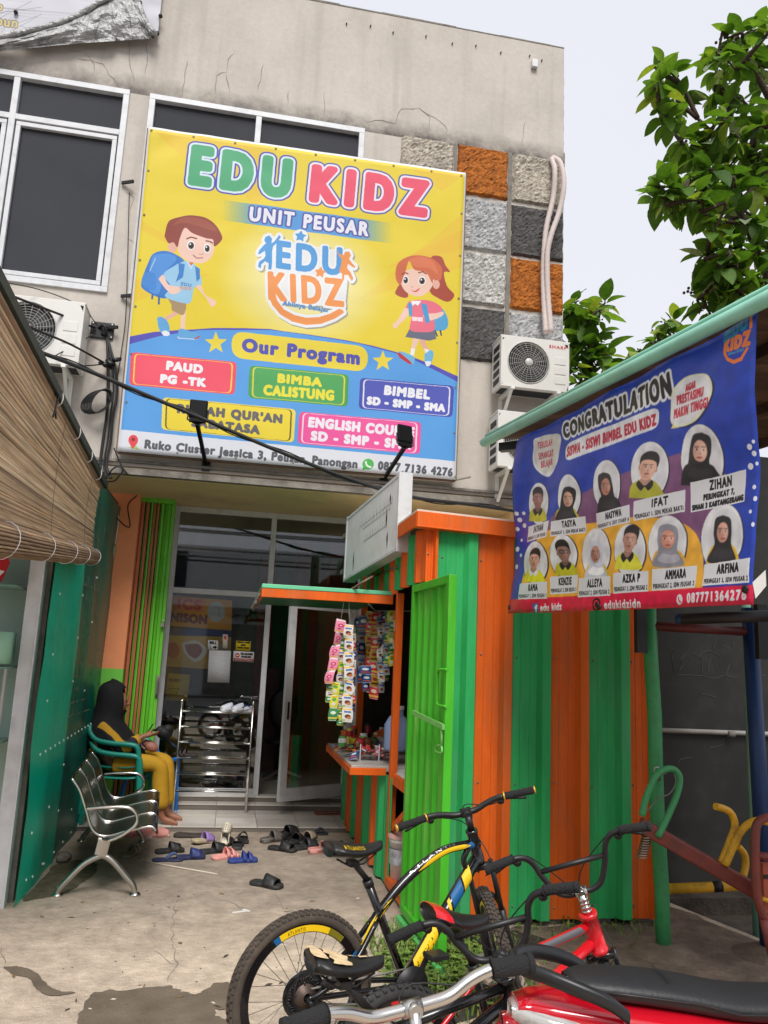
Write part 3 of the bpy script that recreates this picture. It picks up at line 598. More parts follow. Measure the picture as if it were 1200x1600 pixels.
    P.poly([(200, 699), (219, 704), (212, 696)], (178, 214, 130)); P.ell(208, 688, 7.5, 8, (238, 84, 90)); P.poly([(201, 691), (215, 692), (207, 702)], (238, 84, 90)); P.ell(208, 687, 3, 3, (150, 60, 64))
    P.ell(574, 725.5, 9, 8.4, (86, 190, 92)); P.poly([(566, 730), (565, 735), (571, 733)], (86, 190, 92)); P.line([(570.5, 721), (571, 726), (575, 729.5), (579, 730)], 3, (240, 248, 240))
    # the two school children
    C = lambda *p: [(180 + x / 4, 190 + y / 4) for x, y in p]; D = lambda *p: [(170 + x / 4, 480 + y / 4) for x, y in p]
    SK, SK2 = (248, 208, 190), (238, 184, 164)
    P.curve(C((165, 990), (200, 900), (240, 830), (330, 818), (430, 880), (400, 950), (345, 1090), (300, 1112), (230, 1090), (165, 1045)), (62, 128, 206)); P.curve(C((225, 870), (245, 840), (330, 832), (380, 870), (300, 960), (270, 1080), (200, 1040)), (86, 152, 224)); P.curve(C((170, 985), (190, 950), (250, 965), (245, 1060), (168, 1030)), (72, 140, 216))
    P.line(C((215, 940), (250, 860)), 1.6, (170, 206, 240)); P.line(C((232, 1085), (228, 1118)), 3, (70, 110, 160)); P.line(C((272, 1095), (270, 1150)), 3, (70, 110, 160))
    P.poly(D((395, -40), (450, -40), (445, 40), (352, 95), (340, 75), (400, 35)), SK2); P.poly(D((430, -10), (478, -10), (474, 80), (470, 150), (444, 145), (448, 60)), SK)
    P.curve(C((335, 1110), (430, 1135), (440, 1150), (425, 1210), (385, 1200), (330, 1120)), (176, 150, 112)); P.poly(D((385, -45), (440, -60), (480, 5), (478, 25), (430, 45), (390, 25)), (176, 150, 112))
    P.curve(D((298, 75), (320, 64), (350, 80), (372, 112), (376, 170), (345, 182), (312, 145)), (104, 174, 226)); P.curve(D((325, 160), (350, 150), (376, 165), (370, 182), (340, 182)), (236, 240, 246))
    P.curve(D((425, 190), (438, 142), (478, 145), (520, 160), (568, 180), (545, 205), (440, 200)), (104, 174, 226)); P.poly(D((425, 186), (440, 196), (545, 202), (568, 182), (540, 206), (430, 200)), (230, 236, 244)); P.poly(D((530, 198), (568, 180), (562, 192), (535, 206)), (196, 70, 76))
    P.curve(C((390, 895), (440, 880), (490, 900), (525, 960), (535, 1030), (490, 1045), (470, 1130), (430, 1142), (310, 1102), (345, 1040), (300, 960)), (160, 208, 238))
    P.curve(C((500, 1040), (530, 1030), (560, 1090), (618, 1125), (622, 1150), (596, 1162), (565, 1110)), SK); P.curve(C((268, 990), (298, 965), (330, 1025), (398, 1042), (398, 1072), (352, 1085), (310, 1050)), SK)
    P.poly(C((392, 890), (432, 900), (420, 980), (375, 1010), (395, 950)), (70, 136, 208)); P.poly(C((495, 910), (525, 930), (525, 990), (505, 1010)), (70, 136, 208)); P.poly(C((440, 880), (490, 890), (470, 935)), (196, 226, 244)); P.poly(C((455, 885), (490, 890), (470, 910)), (232, 110, 80))
    P.text('EDU', C((408, 1030))[0], C((470, 1040))[0], C((410, 1012))[0], [(1, (90, 140, 200))]); P.text('KIDZ', C((402, 1052))[0], C((472, 1062))[0], C((404, 1036))[0], [(1, (222, 150, 110))])
    P.ell(180 + 355 / 4, 190 + 790 / 4, 7, 9, SK2); P.curve(C((395, 700), (450, 660), (560, 690), (612, 760), (605, 840), (560, 885), (500, 892), (420, 860), (388, 800)), SK)
    P.curve(C((305, 722), (322, 650), (345, 620), (395, 604), (470, 592), (560, 606), (622, 650), (660, 715), (662, 745), (632, 780), (612, 785), (606, 745), (560, 735), (480, 705), (432, 672), (400, 740), (386, 792), (362, 762), (330, 765)), (150, 74, 62)); P.curve(C((350, 660), (430, 605), (560, 620), (630, 690), (520, 660), (430, 640)), (172, 92, 74), .7)
    for x, y, r in ((470, 782, 1), (570, 800, .85)):
        P.ell(180 + x / 4, 190 + y / 4, 6.4 * r, 7.6, (248, 246, 246)); P.ell(180 + x / 4 + .3, 190 + y / 4 + .4, 4.6 * r, 5.4, (92, 70, 60)); P.ell(180 + x / 4 + .3, 190 + y / 4 + .6, 2.8 * r, 3.4, (30, 24, 24)); P.ell(180 + x / 4 - 1, 190 + y / 4 - 1.6, 1.3, 1.3, (255, 255, 255))
    P.line(C((442, 742), (470, 730), (508, 740)), 2, (110, 54, 46)); P.line(C((560, 752), (590, 758), (606, 768)), 2, (110, 54, 46)); P.line(C((482, 842), (505, 862), (545, 860)), 1.3, (150, 70, 64)); P.line(C((520, 835), (538, 840), (548, 832)), 1.2, (216, 150, 130))
    A = lambda *p: [(460 + x / 4.286, 220 + y / 4.286) for x, y in p]; B = lambda *p: [(440 + x / 4, 480 + y / 4) for x, y in p]
    P.curve(A((900, 800), (930, 775), (985, 785), (1010, 840), (1040, 885), (1000, 890), (1020, 980), (1070, 1040), (1030, 1085), (960, 1060), (900, 1000)), (176, 80, 62)); P.curve(A((690, 980), (672, 1030), (730, 1058), (760, 1040), (720, 960)), (176, 80, 62))
    P.curve(B((880, -20), (960, -20), (1015, 30), (1040, 90), (1030, 140), (975, 155), (900, 140)), (92, 172, 220)); P.line(B((955, 150), (972, 190)), 2.4, (60, 80, 110)); P.line(B((990, 150), (998, 185)), 2.4, (60, 80, 110))
    P.poly(B((858, 200), (890, 200), (905, 250), (925, 275), (900, 290), (866, 240)), SK2); P.poly(B((818, 200), (862, 200), (832, 265), (820, 310), (800, 305), (808, 250)), SK); P.poly(B((806, 265), (832, 268), (822, 312), (800, 305)), (246, 246, 250)); P.poly(B((888, 265), (922, 275), (925, 300), (900, 300)), (246, 246, 250))
    P.curve(B((715, 292), (740, 284), (790, 300), (828, 322), (822, 362), (800, 365), (750, 330)), (118, 188, 230)); P.poly(B((715, 292), (735, 292), (800, 345), (815, 368), (790, 360), (735, 325)), (196, 60, 70)); P.curve(B((890, 300), (930, 275), (948, 300), (930, 365), (905, 372), (892, 350)), (118, 188, 230)); P.curve(B((892, 345), (930, 345), (925, 370), (905, 374)), (240, 242, 248))
    P.poly(B((795, 145), (955, 150), (965, 205), (920, 218), (840, 205), (768, 195)), (112, 116, 134))
    P.curve(B((790, -30), (860, -40), (940, -30), (1000, 10), (985, 50), (950, 60), (952, 150), (870, 165), (798, 148), (808, 60), (770, 20)), (240, 120, 140))
    P.curve(B((765, 10), (795, 25), (770, 80), (735, 112), (708, 142), (690, 118), (720, 90)), SK); P.curve(B((960, 45), (1010, 35), (1000, 62), (930, 90), (888, 72), (890, 50)), SK)
    P.poly(B((785, -20), (815, -20), (812, 60), (795, 70)), (80, 160, 214)); P.poly(B((870, -20), (905, -10), (925, 100), (900, 110), (880, 40)), (80, 160, 214)); P.poly(B((805, -32), (870, -34), (850, -2), (830, -14), (815, 0)), (250, 248, 250)); P.text('EDU KIDZ', B((815, 92))[0], B((878, 96))[0], B((815, 70))[0], [(2, (252, 226, 232))])
    P.curve(A((720, 900), (760, 870), (880, 850), (935, 900), (925, 970), (880, 1030), (820, 1048), (750, 1022), (712, 965)), SK); P.ell(460 + 948 / 4.286, 220 + 970 / 4.286, 5.5, 7, SK2)
    P.curve(A((672, 900), (682, 840), (720, 800), (790, 775), (870, 778), (930, 800), (985, 860), (975, 940), (930, 935), (920, 960), (880, 890), (800, 870), (765, 812), (740, 880), (712, 960), (700, 970), (680, 940)), (214, 112, 76)); P.curve(A((765, 800), (850, 780), (930, 820), (960, 900), (900, 860), (800, 850)), (228, 130, 90), .8)
    for x, y, r in ((742, 938, .8), (852, 944, 1)):
        px, py = 460 + x / 4.286, 220 + y / 4.286; P.ell(px, py, 6.2 * r, 7, (248, 246, 246)); P.ell(px, py + .3, 4.5 * r, 5.2, (104, 84, 72)); P.ell(px, py + .5, 2.7 * r, 3.2, (34, 26, 26)); P.ell(px - 1.2, py - 1.5, 1.3, 1.3, (255, 255, 255))
    P.line(A((715, 900), (740, 890), (760, 898)), 1.8, (140, 66, 46)); P.line(A((825, 892), (855, 884), (884, 900)), 1.8, (140, 66, 46)); P.curve(A((775, 1000), (800, 1012), (838, 992), (820, 1016), (795, 1018)), (226, 90, 96)); P.ell(460 + 785 / 4.286, 220 + 985 / 4.286, 1.6, 1.1, (226, 160, 144))
    P.a[:9] = P.a[:, :8].mean() * 0 + .93; P.a[:, :7] = .92; P.a[:, -6:] = .93
    return P.image('facade_banner_print')
bc = [at(x, y, 'y', 7.66) for x, y in ((232, 198), (728, 270), (712, 750), (183, 705))]
bn = thing('facade_banner', 'large yellow and blue printed school banner with two cartoon pupils, stretched across the shop facade', 'banner', (bc[3] + bc[2]) / 2)
def bfn(u, v):
    p = (bc[0] * (1 - u) + bc[1] * u) * (1 - v) + (bc[3] * (1 - u) + bc[2] * u) * v
    e = min(u, 1 - u, v, 1 - v); k = min(1, e / .08)
    return p + Vector((0, -.012 * fbm(u * 2.2, v * 5, 3) * k - .006 * fbm(u * 9, v * 3, 9) - .010 * math.exp(-((u / .12) ** 2 + (v / .08) ** 2)) * math.sin(40 * (u + v)), 0))
sheet('printed_sheet', bfn, 60, 60, img_mat('facade_banner_print', big_art(), .5, .25, .76), bn, solid=.004)
fr = MB()
for a, b in ((0, 1), (1, 2), (2, 3), (3, 0)): fr.bar(bc[a] + Vector((0, .035, 0)), bc[b] + Vector((0, .035, 0)), .03, .03)
fr.build('frame', mat('rusty_frame', (110, 84, 66), .7, var=.3), bn)
for u, v in [(i / 8 + .01, .012) for i in range(8)] + [(.985, .012)] + [(.012, j / 7) for j in range(1, 7)] + [(.99, j / 7) for j in range(1, 7)] + [(i / 6, .99) for i in range(1, 7)]:
    p = bfn(u, v); MB().lathe([(.004, .001), (.011, .004), (.013, 0)], p + Vector((0, -.001, 0)), (0, -1, 0), 8).build('eyelet', M_CEM, bn)
for x, y in ((185, 282), (160, 510), (165, 560), (184, 460)):
    p = at(x + 14, y, 'y', 7.72); MB().bar(p + Vector((-.06, .06, 0)), p + Vector((.06, 0, 0)), .02, .03).build('clamp', M_BLACK, bn)

# ------------------------------------------------------------------ air conditioner condensers
M_ACW = mat('ac_casing', (214, 212, 206), .45, var=.04, scale=3, dirt=(176, 170, 160), dscale=3, damt=.35); M_ACD = mat('ac_dark', (36, 37, 40), .6, var=.2); M_RED = mat('logo_red', (200, 40, 56), .5)
M_WIRE = mat('grille_wire', (186, 184, 178), .4, var=.05)
def ac_unit(label, x0, z0, yf, w=.76, h=.55, d=.29, brand=False, grp='outdoor air conditioner units'):
    t = thing('ac_condenser', label, 'air conditioner', (x0 + w / 2, yf + d / 2, z0), 0, grp)
    b = MB(); ry = .015; b.box(x0, x0 + w, yf + .07, yf + d, z0, z0 + h); cx, cz, r = x0 + w * .40, z0 + h * .52, h * .425
    n = 32; ring = [(cx + r * math.cos(2 * math.pi * i / n), cz + r * math.sin(2 * math.pi * i / n)) for i in range(n)]
    def edge(a):
        c, s_ = math.cos(a), math.sin(a); k = min((w - (cx - x0)) / c if c > 0 else (cx - x0) / -c if c < 0 else 9, (z0 + h - cz) / s_ if s_ > 0 else (cz - z0) / -s_ if s_ < 0 else 9); return cx + c * k, cz + s_ * k
    vs = []; 
    for i in range(n): vs += [(ring[i][0], yf, ring[i][1]), (*[edge(2 * math.pi * i / n)[0]], yf, edge(2 * math.pi * i / n)[1]), (ring[i][0], yf + .06, ring[i][1])]
    b.add(vs, [f for i in range(n) for f in ((3 * i, 3 * i + 1, 3 * ((i + 1) % n) + 1, 3 * ((i + 1) % n)), (3 * i, 3 * ((i + 1) % n), 3 * ((i + 1) % n) + 2, 3 * i + 2))])
    for cxx, czz in ((x0, z0), (x0 + w, z0), (x0, z0 + h), (x0 + w, z0 + h)): pass
    b.box(x0, x0 + w, yf + .0005, yf + .072, z0 - .004, z0 + .012).box(x0, x0 + w, yf + .0005, yf + .072, z0 + h - .012, z0 + h + .004).box(x0 - .002, x0 + .01, yf + .0006, yf + .072, z0 + .012, z0 + h - .012).box(x0 + w - .01, x0 + w + .002, yf + .0006, yf + .072, z0 + .012, z0 + h - .012)
    body = b.build('casing', M_ACW, t)
    MB().box(x0 - .006, x0 + w + .006, yf + .006, yf + d + .006, z0 + h + .004, z0 + h + .022).build('lid', M_ACW, t, bevel=.004)
    MB().lathe([(0, 0), (r, 0)], (cx, yf + .062, cz), (0, -1, 0), 24, 0).build('fan_well', M_ACD, t)
    f = MB()
    for k in range(3):
        a0 = k * 2.094; f.add([(cx + rr * math.cos(a), yf + .05 - dy, cz + rr * math.sin(a)) for rr, a, dy in ((.03, a0, 0), (r * .9, a0 + .2, .01), (r * .93, a0 + 1.2, -.006), (.03, a0 + 1.3, 0))], [(0, 1, 2, 3)])
    f.build('fan', mat('fan_blade', (40, 40, 42), .5), t)
    g = MB()
    for k in range(20):
        a = 2 * math.pi * k / 20 + .1; g.tube([(cx + .04 * math.cos(a), yf - .016, cz + .04 * math.sin(a)), (cx + r * .6 * math.cos(a + .05), yf - .014, cz + r * .6 * math.sin(a + .05)), (cx + r * math.cos(a + .1), yf - .001, cz + r * math.sin(a + .1))], .0016, 4)
    for k in range(1, 9):
        q = .045 + (r - .045) * k / 8; g.tube([(cx + q * math.cos(a), yf - .014 + .012 * (k / 8) ** 3, cz + q * math.sin(a)) for a in np.linspace(0, 2 * math.pi, 33)[:-1]], (.0017) if k < 8 else .007, 4, closed=True)
    g.build('fan_grille', M_WIRE, t); MB().lathe([(0, .008), (.036, .006), (.042, 0)], (cx, yf - .016, cz), (0, -1, 0), 16).build('grille_cap', M_WIRE, t)
    for k in range(3): MB().box(x0 + w * .79, x0 + w * .95, yf - .005, yf + .001, z0 + h * (.14 + .2 * k), z0 + h * (.3 + .2 * k)).build('embossed_panel', M_ACW, t, bevel=.004)
    for k in range(5):
        MB().box(x0 - .004, x0 - .0021, yf + .05, yf + d - .05, z0 + .05 + k * h * .17, z0 + .05 + k * h * .17 + h * .11).build('side_vent', M_ACD, t)
    if brand:
        q = MB(); letters(q, 'SHARP', (x0 + w * .70, yf - .0025, z0 + h * .87), (w * .26, 0, 0), (0, 0, h * .062), track=.12)
        letters(q, 'SHARP', (x0 + w * .70 + .003, yf - .0022, z0 + h * .87 + .002), (w * .26, 0, 0), (0, 0, h * .062), track=.12); q.build('brand_letters', M_RED, t)
    for xx in (x0 + .12, x0 + w - .12):
        MB().box(xx - .02, xx + .02, yf - .03, FY - .001, z0 - .035, z0 - .005).bar((xx, yf + .02, z0 - .03), (xx, FY - .01, z0 - .33), .03, .02).box(xx - .02, xx + .02, FY - .02, FY - .002, z0 - .36, z0 - .036).build('bracket', M_WHITEP, t)
    MB().box(x0 + .03, x0 + w - .03, yf + .02, yf + d - .02, z0 - .002, z0 + .001).build('base_tray', M_ACD, t)
    return t
YA = 7.42
a0 = at(784, 522, 'y', YA); a1 = at(889, 613, 'y', YA)
ac_unit('branded white air conditioner condenser directly below the stone panels, upper of the right pair', a0.x, a1.z, YA, a1.x - a0.x, a0.z - a1.z - .02, brand=True)
b0 = at(779, 640, 'y', YA); ac_unit('white air conditioner condenser half hidden by the mint pole, under another condenser', b0.x, at(779, 727, 'y', YA).z, YA, .74, b0.z - at(779, 727, 'y', YA).z - .02)
c1 = at(133, 476, 'y', YA); c2 = at(127, 572, 'y', YA); ac_unit('white air conditioner condenser below the left upstairs window, behind the bamboo blind', c1.x - .80, c2.z, YA, .80, c1.z - c2.z)
# pipes wrapped in pale tape
M_TAPE = mat('pipe_tape', (198, 184, 178), .7, var=.12, scale=40, stretch=(1, 1, 4))
def wrapped(label, pts):
    P = bez([at(x, y, 'y', yy) for x, y, yy in pts], 10); o = MB().tube(P, [.028 + .0035 * (i % 2) for i in range(len(P))], 10).build('coolant_pipe', M_TAPE); return tag(o, label, 'pipe', 'taped coolant pipes on the facade')
wrapped('pale taped coolant pipe running nearly straight down the stone panels', [(862, 248, 7.74), (867, 268, 7.66), (864, 310, 7.68), (853, 360, 7.68), (849, 420, 7.68), (850, 470, 7.66), (853, 520, 7.6)])
wrapped('pale taped coolant pipe bulging outwards past the building corner', [(864, 246, 7.76), (876, 256, 7.64), (881, 290, 7.6), (874, 330, 7.62), (861, 368, 7.62), (855, 400, 7.63), (856, 460, 7.63), (861, 520, 7.58)])

# ------------------------------------------------------------------ spotlights on arms
M_LAMP = mat('lamp_black', (11, 11, 12), .6, var=.2, spec=.15)
def spot(label, base, head, tilt):
    b, h = at(*base, 'y', FY - .02), at(*head, 'y', 6.98); t = thing('spotlight', label, 'spotlight', b, 0, 'floodlights on arms aimed at the banner')
    MB().bar(b, h - Vector((0, 0, .06)), .032, .032).build('arm', M_LAMP, t); MB().box(b.x - .04, b.x + .04, b.y - .01, b.y + .02, b.z - .06, b.z + .04).build('wall_plate', M_BLACK, t)
    fw = (Vector((h.x, FY, h.z - .1)) - h).normalized(); sd_ = Vector((1, tilt, 0)).normalized(); u = sd_.cross(fw).normalized(); c = h + Vector((0, 0, .07))
    MB().obox(c, sd_ * .078, fw * .028, u * .085).build('lamp_housing', M_LAMP, t, bevel=.012); 
    r = MB()
    for k in range(0): r.obox(c - fw * .034 + u * (-.05 + .035 * k), sd_ * .055, fw * .008, u * .006)
    MB().obox(c + fw * .0285, sd_ * .066, fw * .001, u * .072).build('lamp_glass', M_DGLASS, t)
    MB().tube([c + sd_ * .084, c + sd_ * .086 - u * .1, h - Vector((0, 0, .07)), c - sd_ * .086 - u * .1, c - sd_ * .084], .008, 6).build('yoke', M_BLACK, t); MB().tube([c - u * .085, c - u * .11], .014, 8).obox(c - u * .1, sd_ * .07, fw * .018, u * .02).build('driver_box', M_LAMP, t)
spot('black spotlight on a straight arm in front of the yellow programme box', (322, 726), (309, 652), 0)
spot('black spotlight on a slanting arm in front of the pink programme box', (600, 748), (632, 690), .35)

# ------------------------------------------------------------------ overhead cables and wall wiring
def cable(label, pts, r, grp='overhead cables', name='cable'): return tag(MB().tube(pts, r, 6).build(name, M_CABLE), label, 'cable', grp)
def cpx(pts): return bez([at(x, y, 'y', yy) for x, y, yy in pts], 8)
c = cpx([(-60, 505, 5.6), (0, 527, 6.0), (120, 572, 6.3), (240, 622, 6.5), (330, 660, 6.6), (440, 707, 6.7), (545, 748, 6.8), (640, 776, 6.9), (740, 789, 7.1), (830, 802, 7.3)])
cable('thick black overhead cable sagging across the big banner', c, .017)
cable('thin black cable lashed along the thick sagging one', [p + Vector((0, 0, .026 * math.sin(i * .5))) for i, p in enumerate(c)], .006)
cable('black cable from the left edge to the junction box on the wall', cpx([(-40, 440, 6.5), (10, 459, 6.8), (80, 486, 7.3), (148, 512, 7.76)]), .012)
cable('black cable crossing the fan of the left condenser', cpx([(-30, 470, 6.2), (50, 512, 6.7), (110, 538, 7.2), (165, 568, 7.74)]), .011)
cable('thin grey wire high under the left window', cpx([(-20, 437, 7.0), (60, 452, 7.4), (125, 478, 7.6), (152, 508, 7.76)]), .005)
cable('thin wire slanting from condenser to the junction box', cpx([(86, 556, 7.36), (115, 540, 7.5), (150, 520, 7.74)]), .005)
cable('loose wire looping between condenser and wiring bundle', cpx([(125, 572, 7.4), (140, 571, 7.6), (165, 569, 7.75)]), .006)
jb = thing('junction_box', 'small black plate with a cable hook on the plaster, above the wiring bundle', 'junction box', at(160, 530, 'y', FY))
p = at(160, 517, 'y', FY); MB().box(p.x - .11, p.x + .11, FY - .02, FY - .001, p.z - .085, p.z + .085).build('plate', M_BLACK, jb, bevel=.008)
MB().tube(bez([p + Vector((-.03, -.02, .02)), p + Vector((.02, -.07, .03)), p + Vector((.05, -.05, -.04)), p + Vector((0, -.02, -.04))], 5), .014, 6).build('hook', M_CABLE, jb)
for dx, dz in ((-.09, .065), (.09, .065), (-.09, -.065), (.09, -.065)): MB().lathe([(0, .004), (.01, .003), (.011, 0)], p + Vector((dx, -.02, dz)), (0, -1, 0), 8).build('bolt', M_STEEL, jb)
wbx = thing('wiring_bundle', 'tangle of black wires tied down the wall between blind and banner', 'wiring', at(165, 760, 'y', FY))
for k in range(9):
    o = rng.uniform(-9, 9) + (k - 4) * 1.4; pts = [(168 + o * .3, 528 + rng.uniform(-6, 10), 7.77), (172 + o, 566, 7.73), (174 + o * 1.4, 610, 7.75), (170 + o, 650, 7.74), (165 + o * 1.2, 690, 7.75), (160 + o, 725, 7.74), (163 + o * 1.6, 748, 7.72)]
    MB().tube(cpx(pts), rng.choice([.006, .008, .01]), 5).build('wire', M_CABLE, wbx)
q = MB()
for k in range(7): p = at(150, 628, 'y', 7.7); q.tube([p + Vector((.13 * math.cos(a) * (1 - .05 * k) + .01 * k, -.01 * k, .11 * math.sin(a) + .05 * math.cos(a))) for a in np.linspace(0, 6.28, 20)[:-1]], .007, 5, closed=True)
q.build('wire_coil', M_CABLE, wbx)
MB().tube(cpx([(163, 748, 7.72), (180, 730, 7.7), (192, 733, 7.7), (185, 745, 7.72), (176, 752, 7.75), (150, 752, 7.78)]), .008, 5).build('wire', M_CABLE, wbx)
MB().tube(cpx([(178, 700, 7.75), (190, 728, 7.72), (200, 742, 7.74)]), .007, 5).build('wire', M_CABLE, wbx)
MB().tube(cpx([(152, 756, 8.5), (175, 800, 8.6), (202, 824, 8.66), (200, 790, 8.66), (214, 774, 8.7)]), .007, 5).build('wire', M_CABLE, wbx)
q = MB(); p = at(171, 566, 'y', 7.73)
for k in range(12): q.ell(p + Vector((rng.uniform(-.07, .07), rng.uniform(-.03, .03), rng.uniform(-.05, .05))), (.035, .02, .02), 7, 5)
q.build('splice_tape', M_BLACK, wbx)
MB().tube(cpx([(202, 300, 7.78), (197, 480, 7.78), (190, 545, 7.78), (182, 600, 7.78), (180, 640, 7.76)]), .004, 5).build('wire', M_CABLE, wbx)
lb = thing('lamp_holder', 'small lamp holder dangling on a white cord against the orange pillar', 'lamp holder', at(178, 866, 'y', 8.7))
MB().tube(cpx([(182, 788, 8.7), (185, 812, 8.7), (180, 850, 8.7)]), .006, 6).build('cord', M_WHITEP, lb); p = at(178, 855, 'y', 8.7); MB().lathe([(0, .02), (.025, .02), (.03, -.04), (.022, -.05), (.018, -.1), (0, -.11)], p, (0, 0, 1), 10).build('socket', mat('aged_plastic', (170, 160, 130), .6), lb)

# ------------------------------------------------------------------ torn banner, top left
tb = thing('torn_banner', 'tattered white cloth banner with its lower corner folded up, above the left window', 'banner', at(120, 60, 'y', 7.7))
_a = at(246, 58, 'y', 7.74); TQ = [Vector((x, 7.74, z)) for x, z in ((-3.4, 8.82), (_a.x, 8.82), (_a.x, _a.z), (-3.4, _a.z - .5))]; tq_ = [topx(p) for p in TQ]
P = Paint(1100, 420, (206, 206, 212), tq_)
for k in range(26): y = rng.uniform(-60, 60); P.line([(-150, y - 10), (rng.uniform(0, 250), y + 20)], rng.uniform(.6, 2), (176, 176, 182), .4)
for k in range(10): P.line([(10 + rng.uniform(0, 90), 2 + rng.uniform(0, 55)), (20 + rng.uniform(0, 90), 5 + rng.uniform(0, 55))], .7, (120, 118, 116), .6)
for t, a, b, c_ in (('Sembako', (-48, 8), (42, 19), (-46, -7)), ('serta Sabun', (-74, 30), (68, 43), (-72, 14)), ('dan lainnya', (-110, 44), (10, 56), (-108, 30))): P.text(t, a, b, c_, [(5, (120, 112, 96)), (2, (206, 192, 142))])
def tfn(u, v):
    p = (TQ[0] * (1 - u) + TQ[1] * u) * (1 - v) + (TQ[3] * (1 - u) + TQ[2] * u) * v; return p + Vector((0, -.02 * fbm(u * 5, v * 3, 2), 0))
sheet('cloth', tfn, 40, 16, img_mat('torn_banner_print', P.image('torn_banner_print'), .7, .2, .9), tb)
M_FOIL = mat('silver_backing', (170, 170, 168), .42, .25, var=.25, scale=14, bump=.9, bscale=16, bdist=.06, dirt=(96, 94, 92), dscale=9, damt=.6)
fl = [(-40, 70), (60, 48), (120, 28), (165, 2), (200, -8), (213, 0), (222, 18), (228, 36), (243, 56), (238, 60), (180, 64), (110, 69), (40, 75), (0, 79), (-40, 84)]
def ffn(u, v):
    top = bez([(x, y, 0) for x, y in ((-40, 68), (60, 47), (120, 27), (165, 0), (200, -10), (214, 4), (228, 36), (243, 56))], 6); bot = bez([(x, y, 0) for x, y in ((-40, 84), (20, 78), (110, 69), (180, 64), (225, 61), (238, 60), (244, 58))], 6)
    a, b = top[min(int(u * (len(top) - 1)), len(top) - 1)], bot[min(int(u * (len(bot) - 1)), len(bot) - 1)]; q = a.lerp(b, v)
    return at(q.x, q.y, 'y', 7.70 - .05 * math.sin(math.pi * min(1, v * 1.1)) - .03 * fbm(u * 14, v * 5, 4))
sheet('folded_flap', ffn, 48, 12, M_FOIL, tb, smooth=False)
MB().tube([ffn(i / 20, 0) + Vector((0, -.02, .0)) for i in range(21)], .03, 7).build('folded_hem', M_FOIL, tb)
for x, y in ((251, 26), (246, 53), (25, 20), (219, 5)): MB().lathe([(.0, .03), (.02, .02), (.022, 0)], at(x, y, 'y', 7.73), (0, -1, 0), 8).build('grommet', M_BLACK, tb)

# ------------------------------------------------------------------ bamboo blind of the neighbouring stall
bl = thing('bamboo_blind', 'weathered split bamboo roller blind hanging from a sloping rail, left of the shop', 'blind', (-1.1, 6.6, 2.4), 0)
def bp(t, k):   # t metres towards the street, k 0 top .. 1 roll
    z = (2.965 + .0745 * t) * (1 - k) + (2.392 - .082 * t) * k; return Vector((-1.112 - .02 * math.sin(k * 3), 6.6 - t, z))
MBAM = [mat('bamboo_%d' % i, c_, .7, var=.28, scale=5, stretch=(2, .5, 14), dirt=(118, 98, 82), dscale=1.3, damt=.6) for i, c_ in enumerate([(220, 190, 154), (204, 174, 140), (232, 206, 170), (160, 132, 106)])]
NS = 78
for k in range(NS):
    f0 = k / NS; mb = MB(); j = rng.uniform(-.3, .3) / NS
    pts = [bp(t, f0 + j + .0018 * math.sin(t * 3 + k)) + Vector((rng.uniform(-.004, .004), 0, 0)) for t in (0 + rng.uniform(-.03, .02), .9, 1.8, 2.7, 3.6)]
    hh = .0078 * rng.choice((.6, .8, .95, 1.05, 1.3))
    vs = []
    for i, p in enumerate(pts): g = hh * (1 + .24 * i) / 2 * 1.04; vs += [p + Vector((.004, 0, g)), p + Vector((.004, 0, -g)), p + Vector((-.003, 0, -g)), p + Vector((-.003, 0, g))]
    mb.add(vs, [(4 * i + a, 4 * i + (a + 1) % 4, 4 * i + 4 + (a + 1) % 4, 4 * i + 4 + a) for i in range(4) for a in range(4)] + [(0, 3, 2, 1)]); mb.build('bamboo_slat', MBAM[rng.choice([0, 0, 1, 1, 2, 3])], bl)
rl = MB(); vs = []
for k in range(26):
    a = 2 * math.pi * k / 26; pts = [bp(t, 1) + Vector((.055 * math.cos(a) * (1 + .25 * t / 3), 0, .055 * math.sin(a) * (1 + .5 * t / 3) - .01)) for t in (-.06 + rng.uniform(-.02, .02), .9, 1.8, 2.7, 3.6)]; MB().tube(pts, .0085 * rng.uniform(.8, 1.1), 5).build('bamboo_slat', MBAM[rng.choice([1, 3, 3])], bl)
MB().tube([bp(t, 1) + Vector((0, 0, -.01)) for t in (-.05, 3.6)], [.05, .066], 12).build('roll_core', MBAM[3], bl)
for t in (.02, .5, 1.0, 1.7, 2.5):
    q = bp(t, 1); MB().tube([q + Vector((.069 * math.cos(a) * (1 + .09 * t), .03 * math.sin(a), .069 * math.sin(a) * (1 + .17 * t) - .01)) for a in np.linspace(0, 6.28, 16)[:-1]], .0024, 5, closed=True).build('tie_string', M_ALU, bl)
for t in (.4, 1.5): MB().tube([bp(t, k / 10) + Vector((.008, 0, 0)) for k in range(11)], .0015, 4).build('weaving_string', mat('twine', (120, 100, 80), .8), bl)
p = at(84, 635, 'x', -1.09); MB().tube(bez([p + Vector((0, 0, .07)), p + Vector((.01, .03, .08)), p + Vector((.01, .0, -.02)), p + Vector((.01, -.03, -.07))], 5), .006, 5).tube(bez([p + Vector((.01, .0, -.02)), p + Vector((.01, .04, -.06))], 4), .006, 5).build('tie_cord', M_CABLE, bl)
rail = thing('awning_rail', 'dark sloping steel rail carrying the bamboo blind', 'rail', (-1.1, 6.7, 3.1))
MB().bar((-1.09, 6.72, 2.985), (-1.09, 2.9, 3.272), .03, .055).build('angle_bar', mat('dark_green_steel', (34, 48, 44), .6, var=.3), rail); MB().tube([(-1.115, 6.66, 2.955), (-1.115, 2.95, 3.235)], .02, 8).build('batten', MBAM[3], rail)
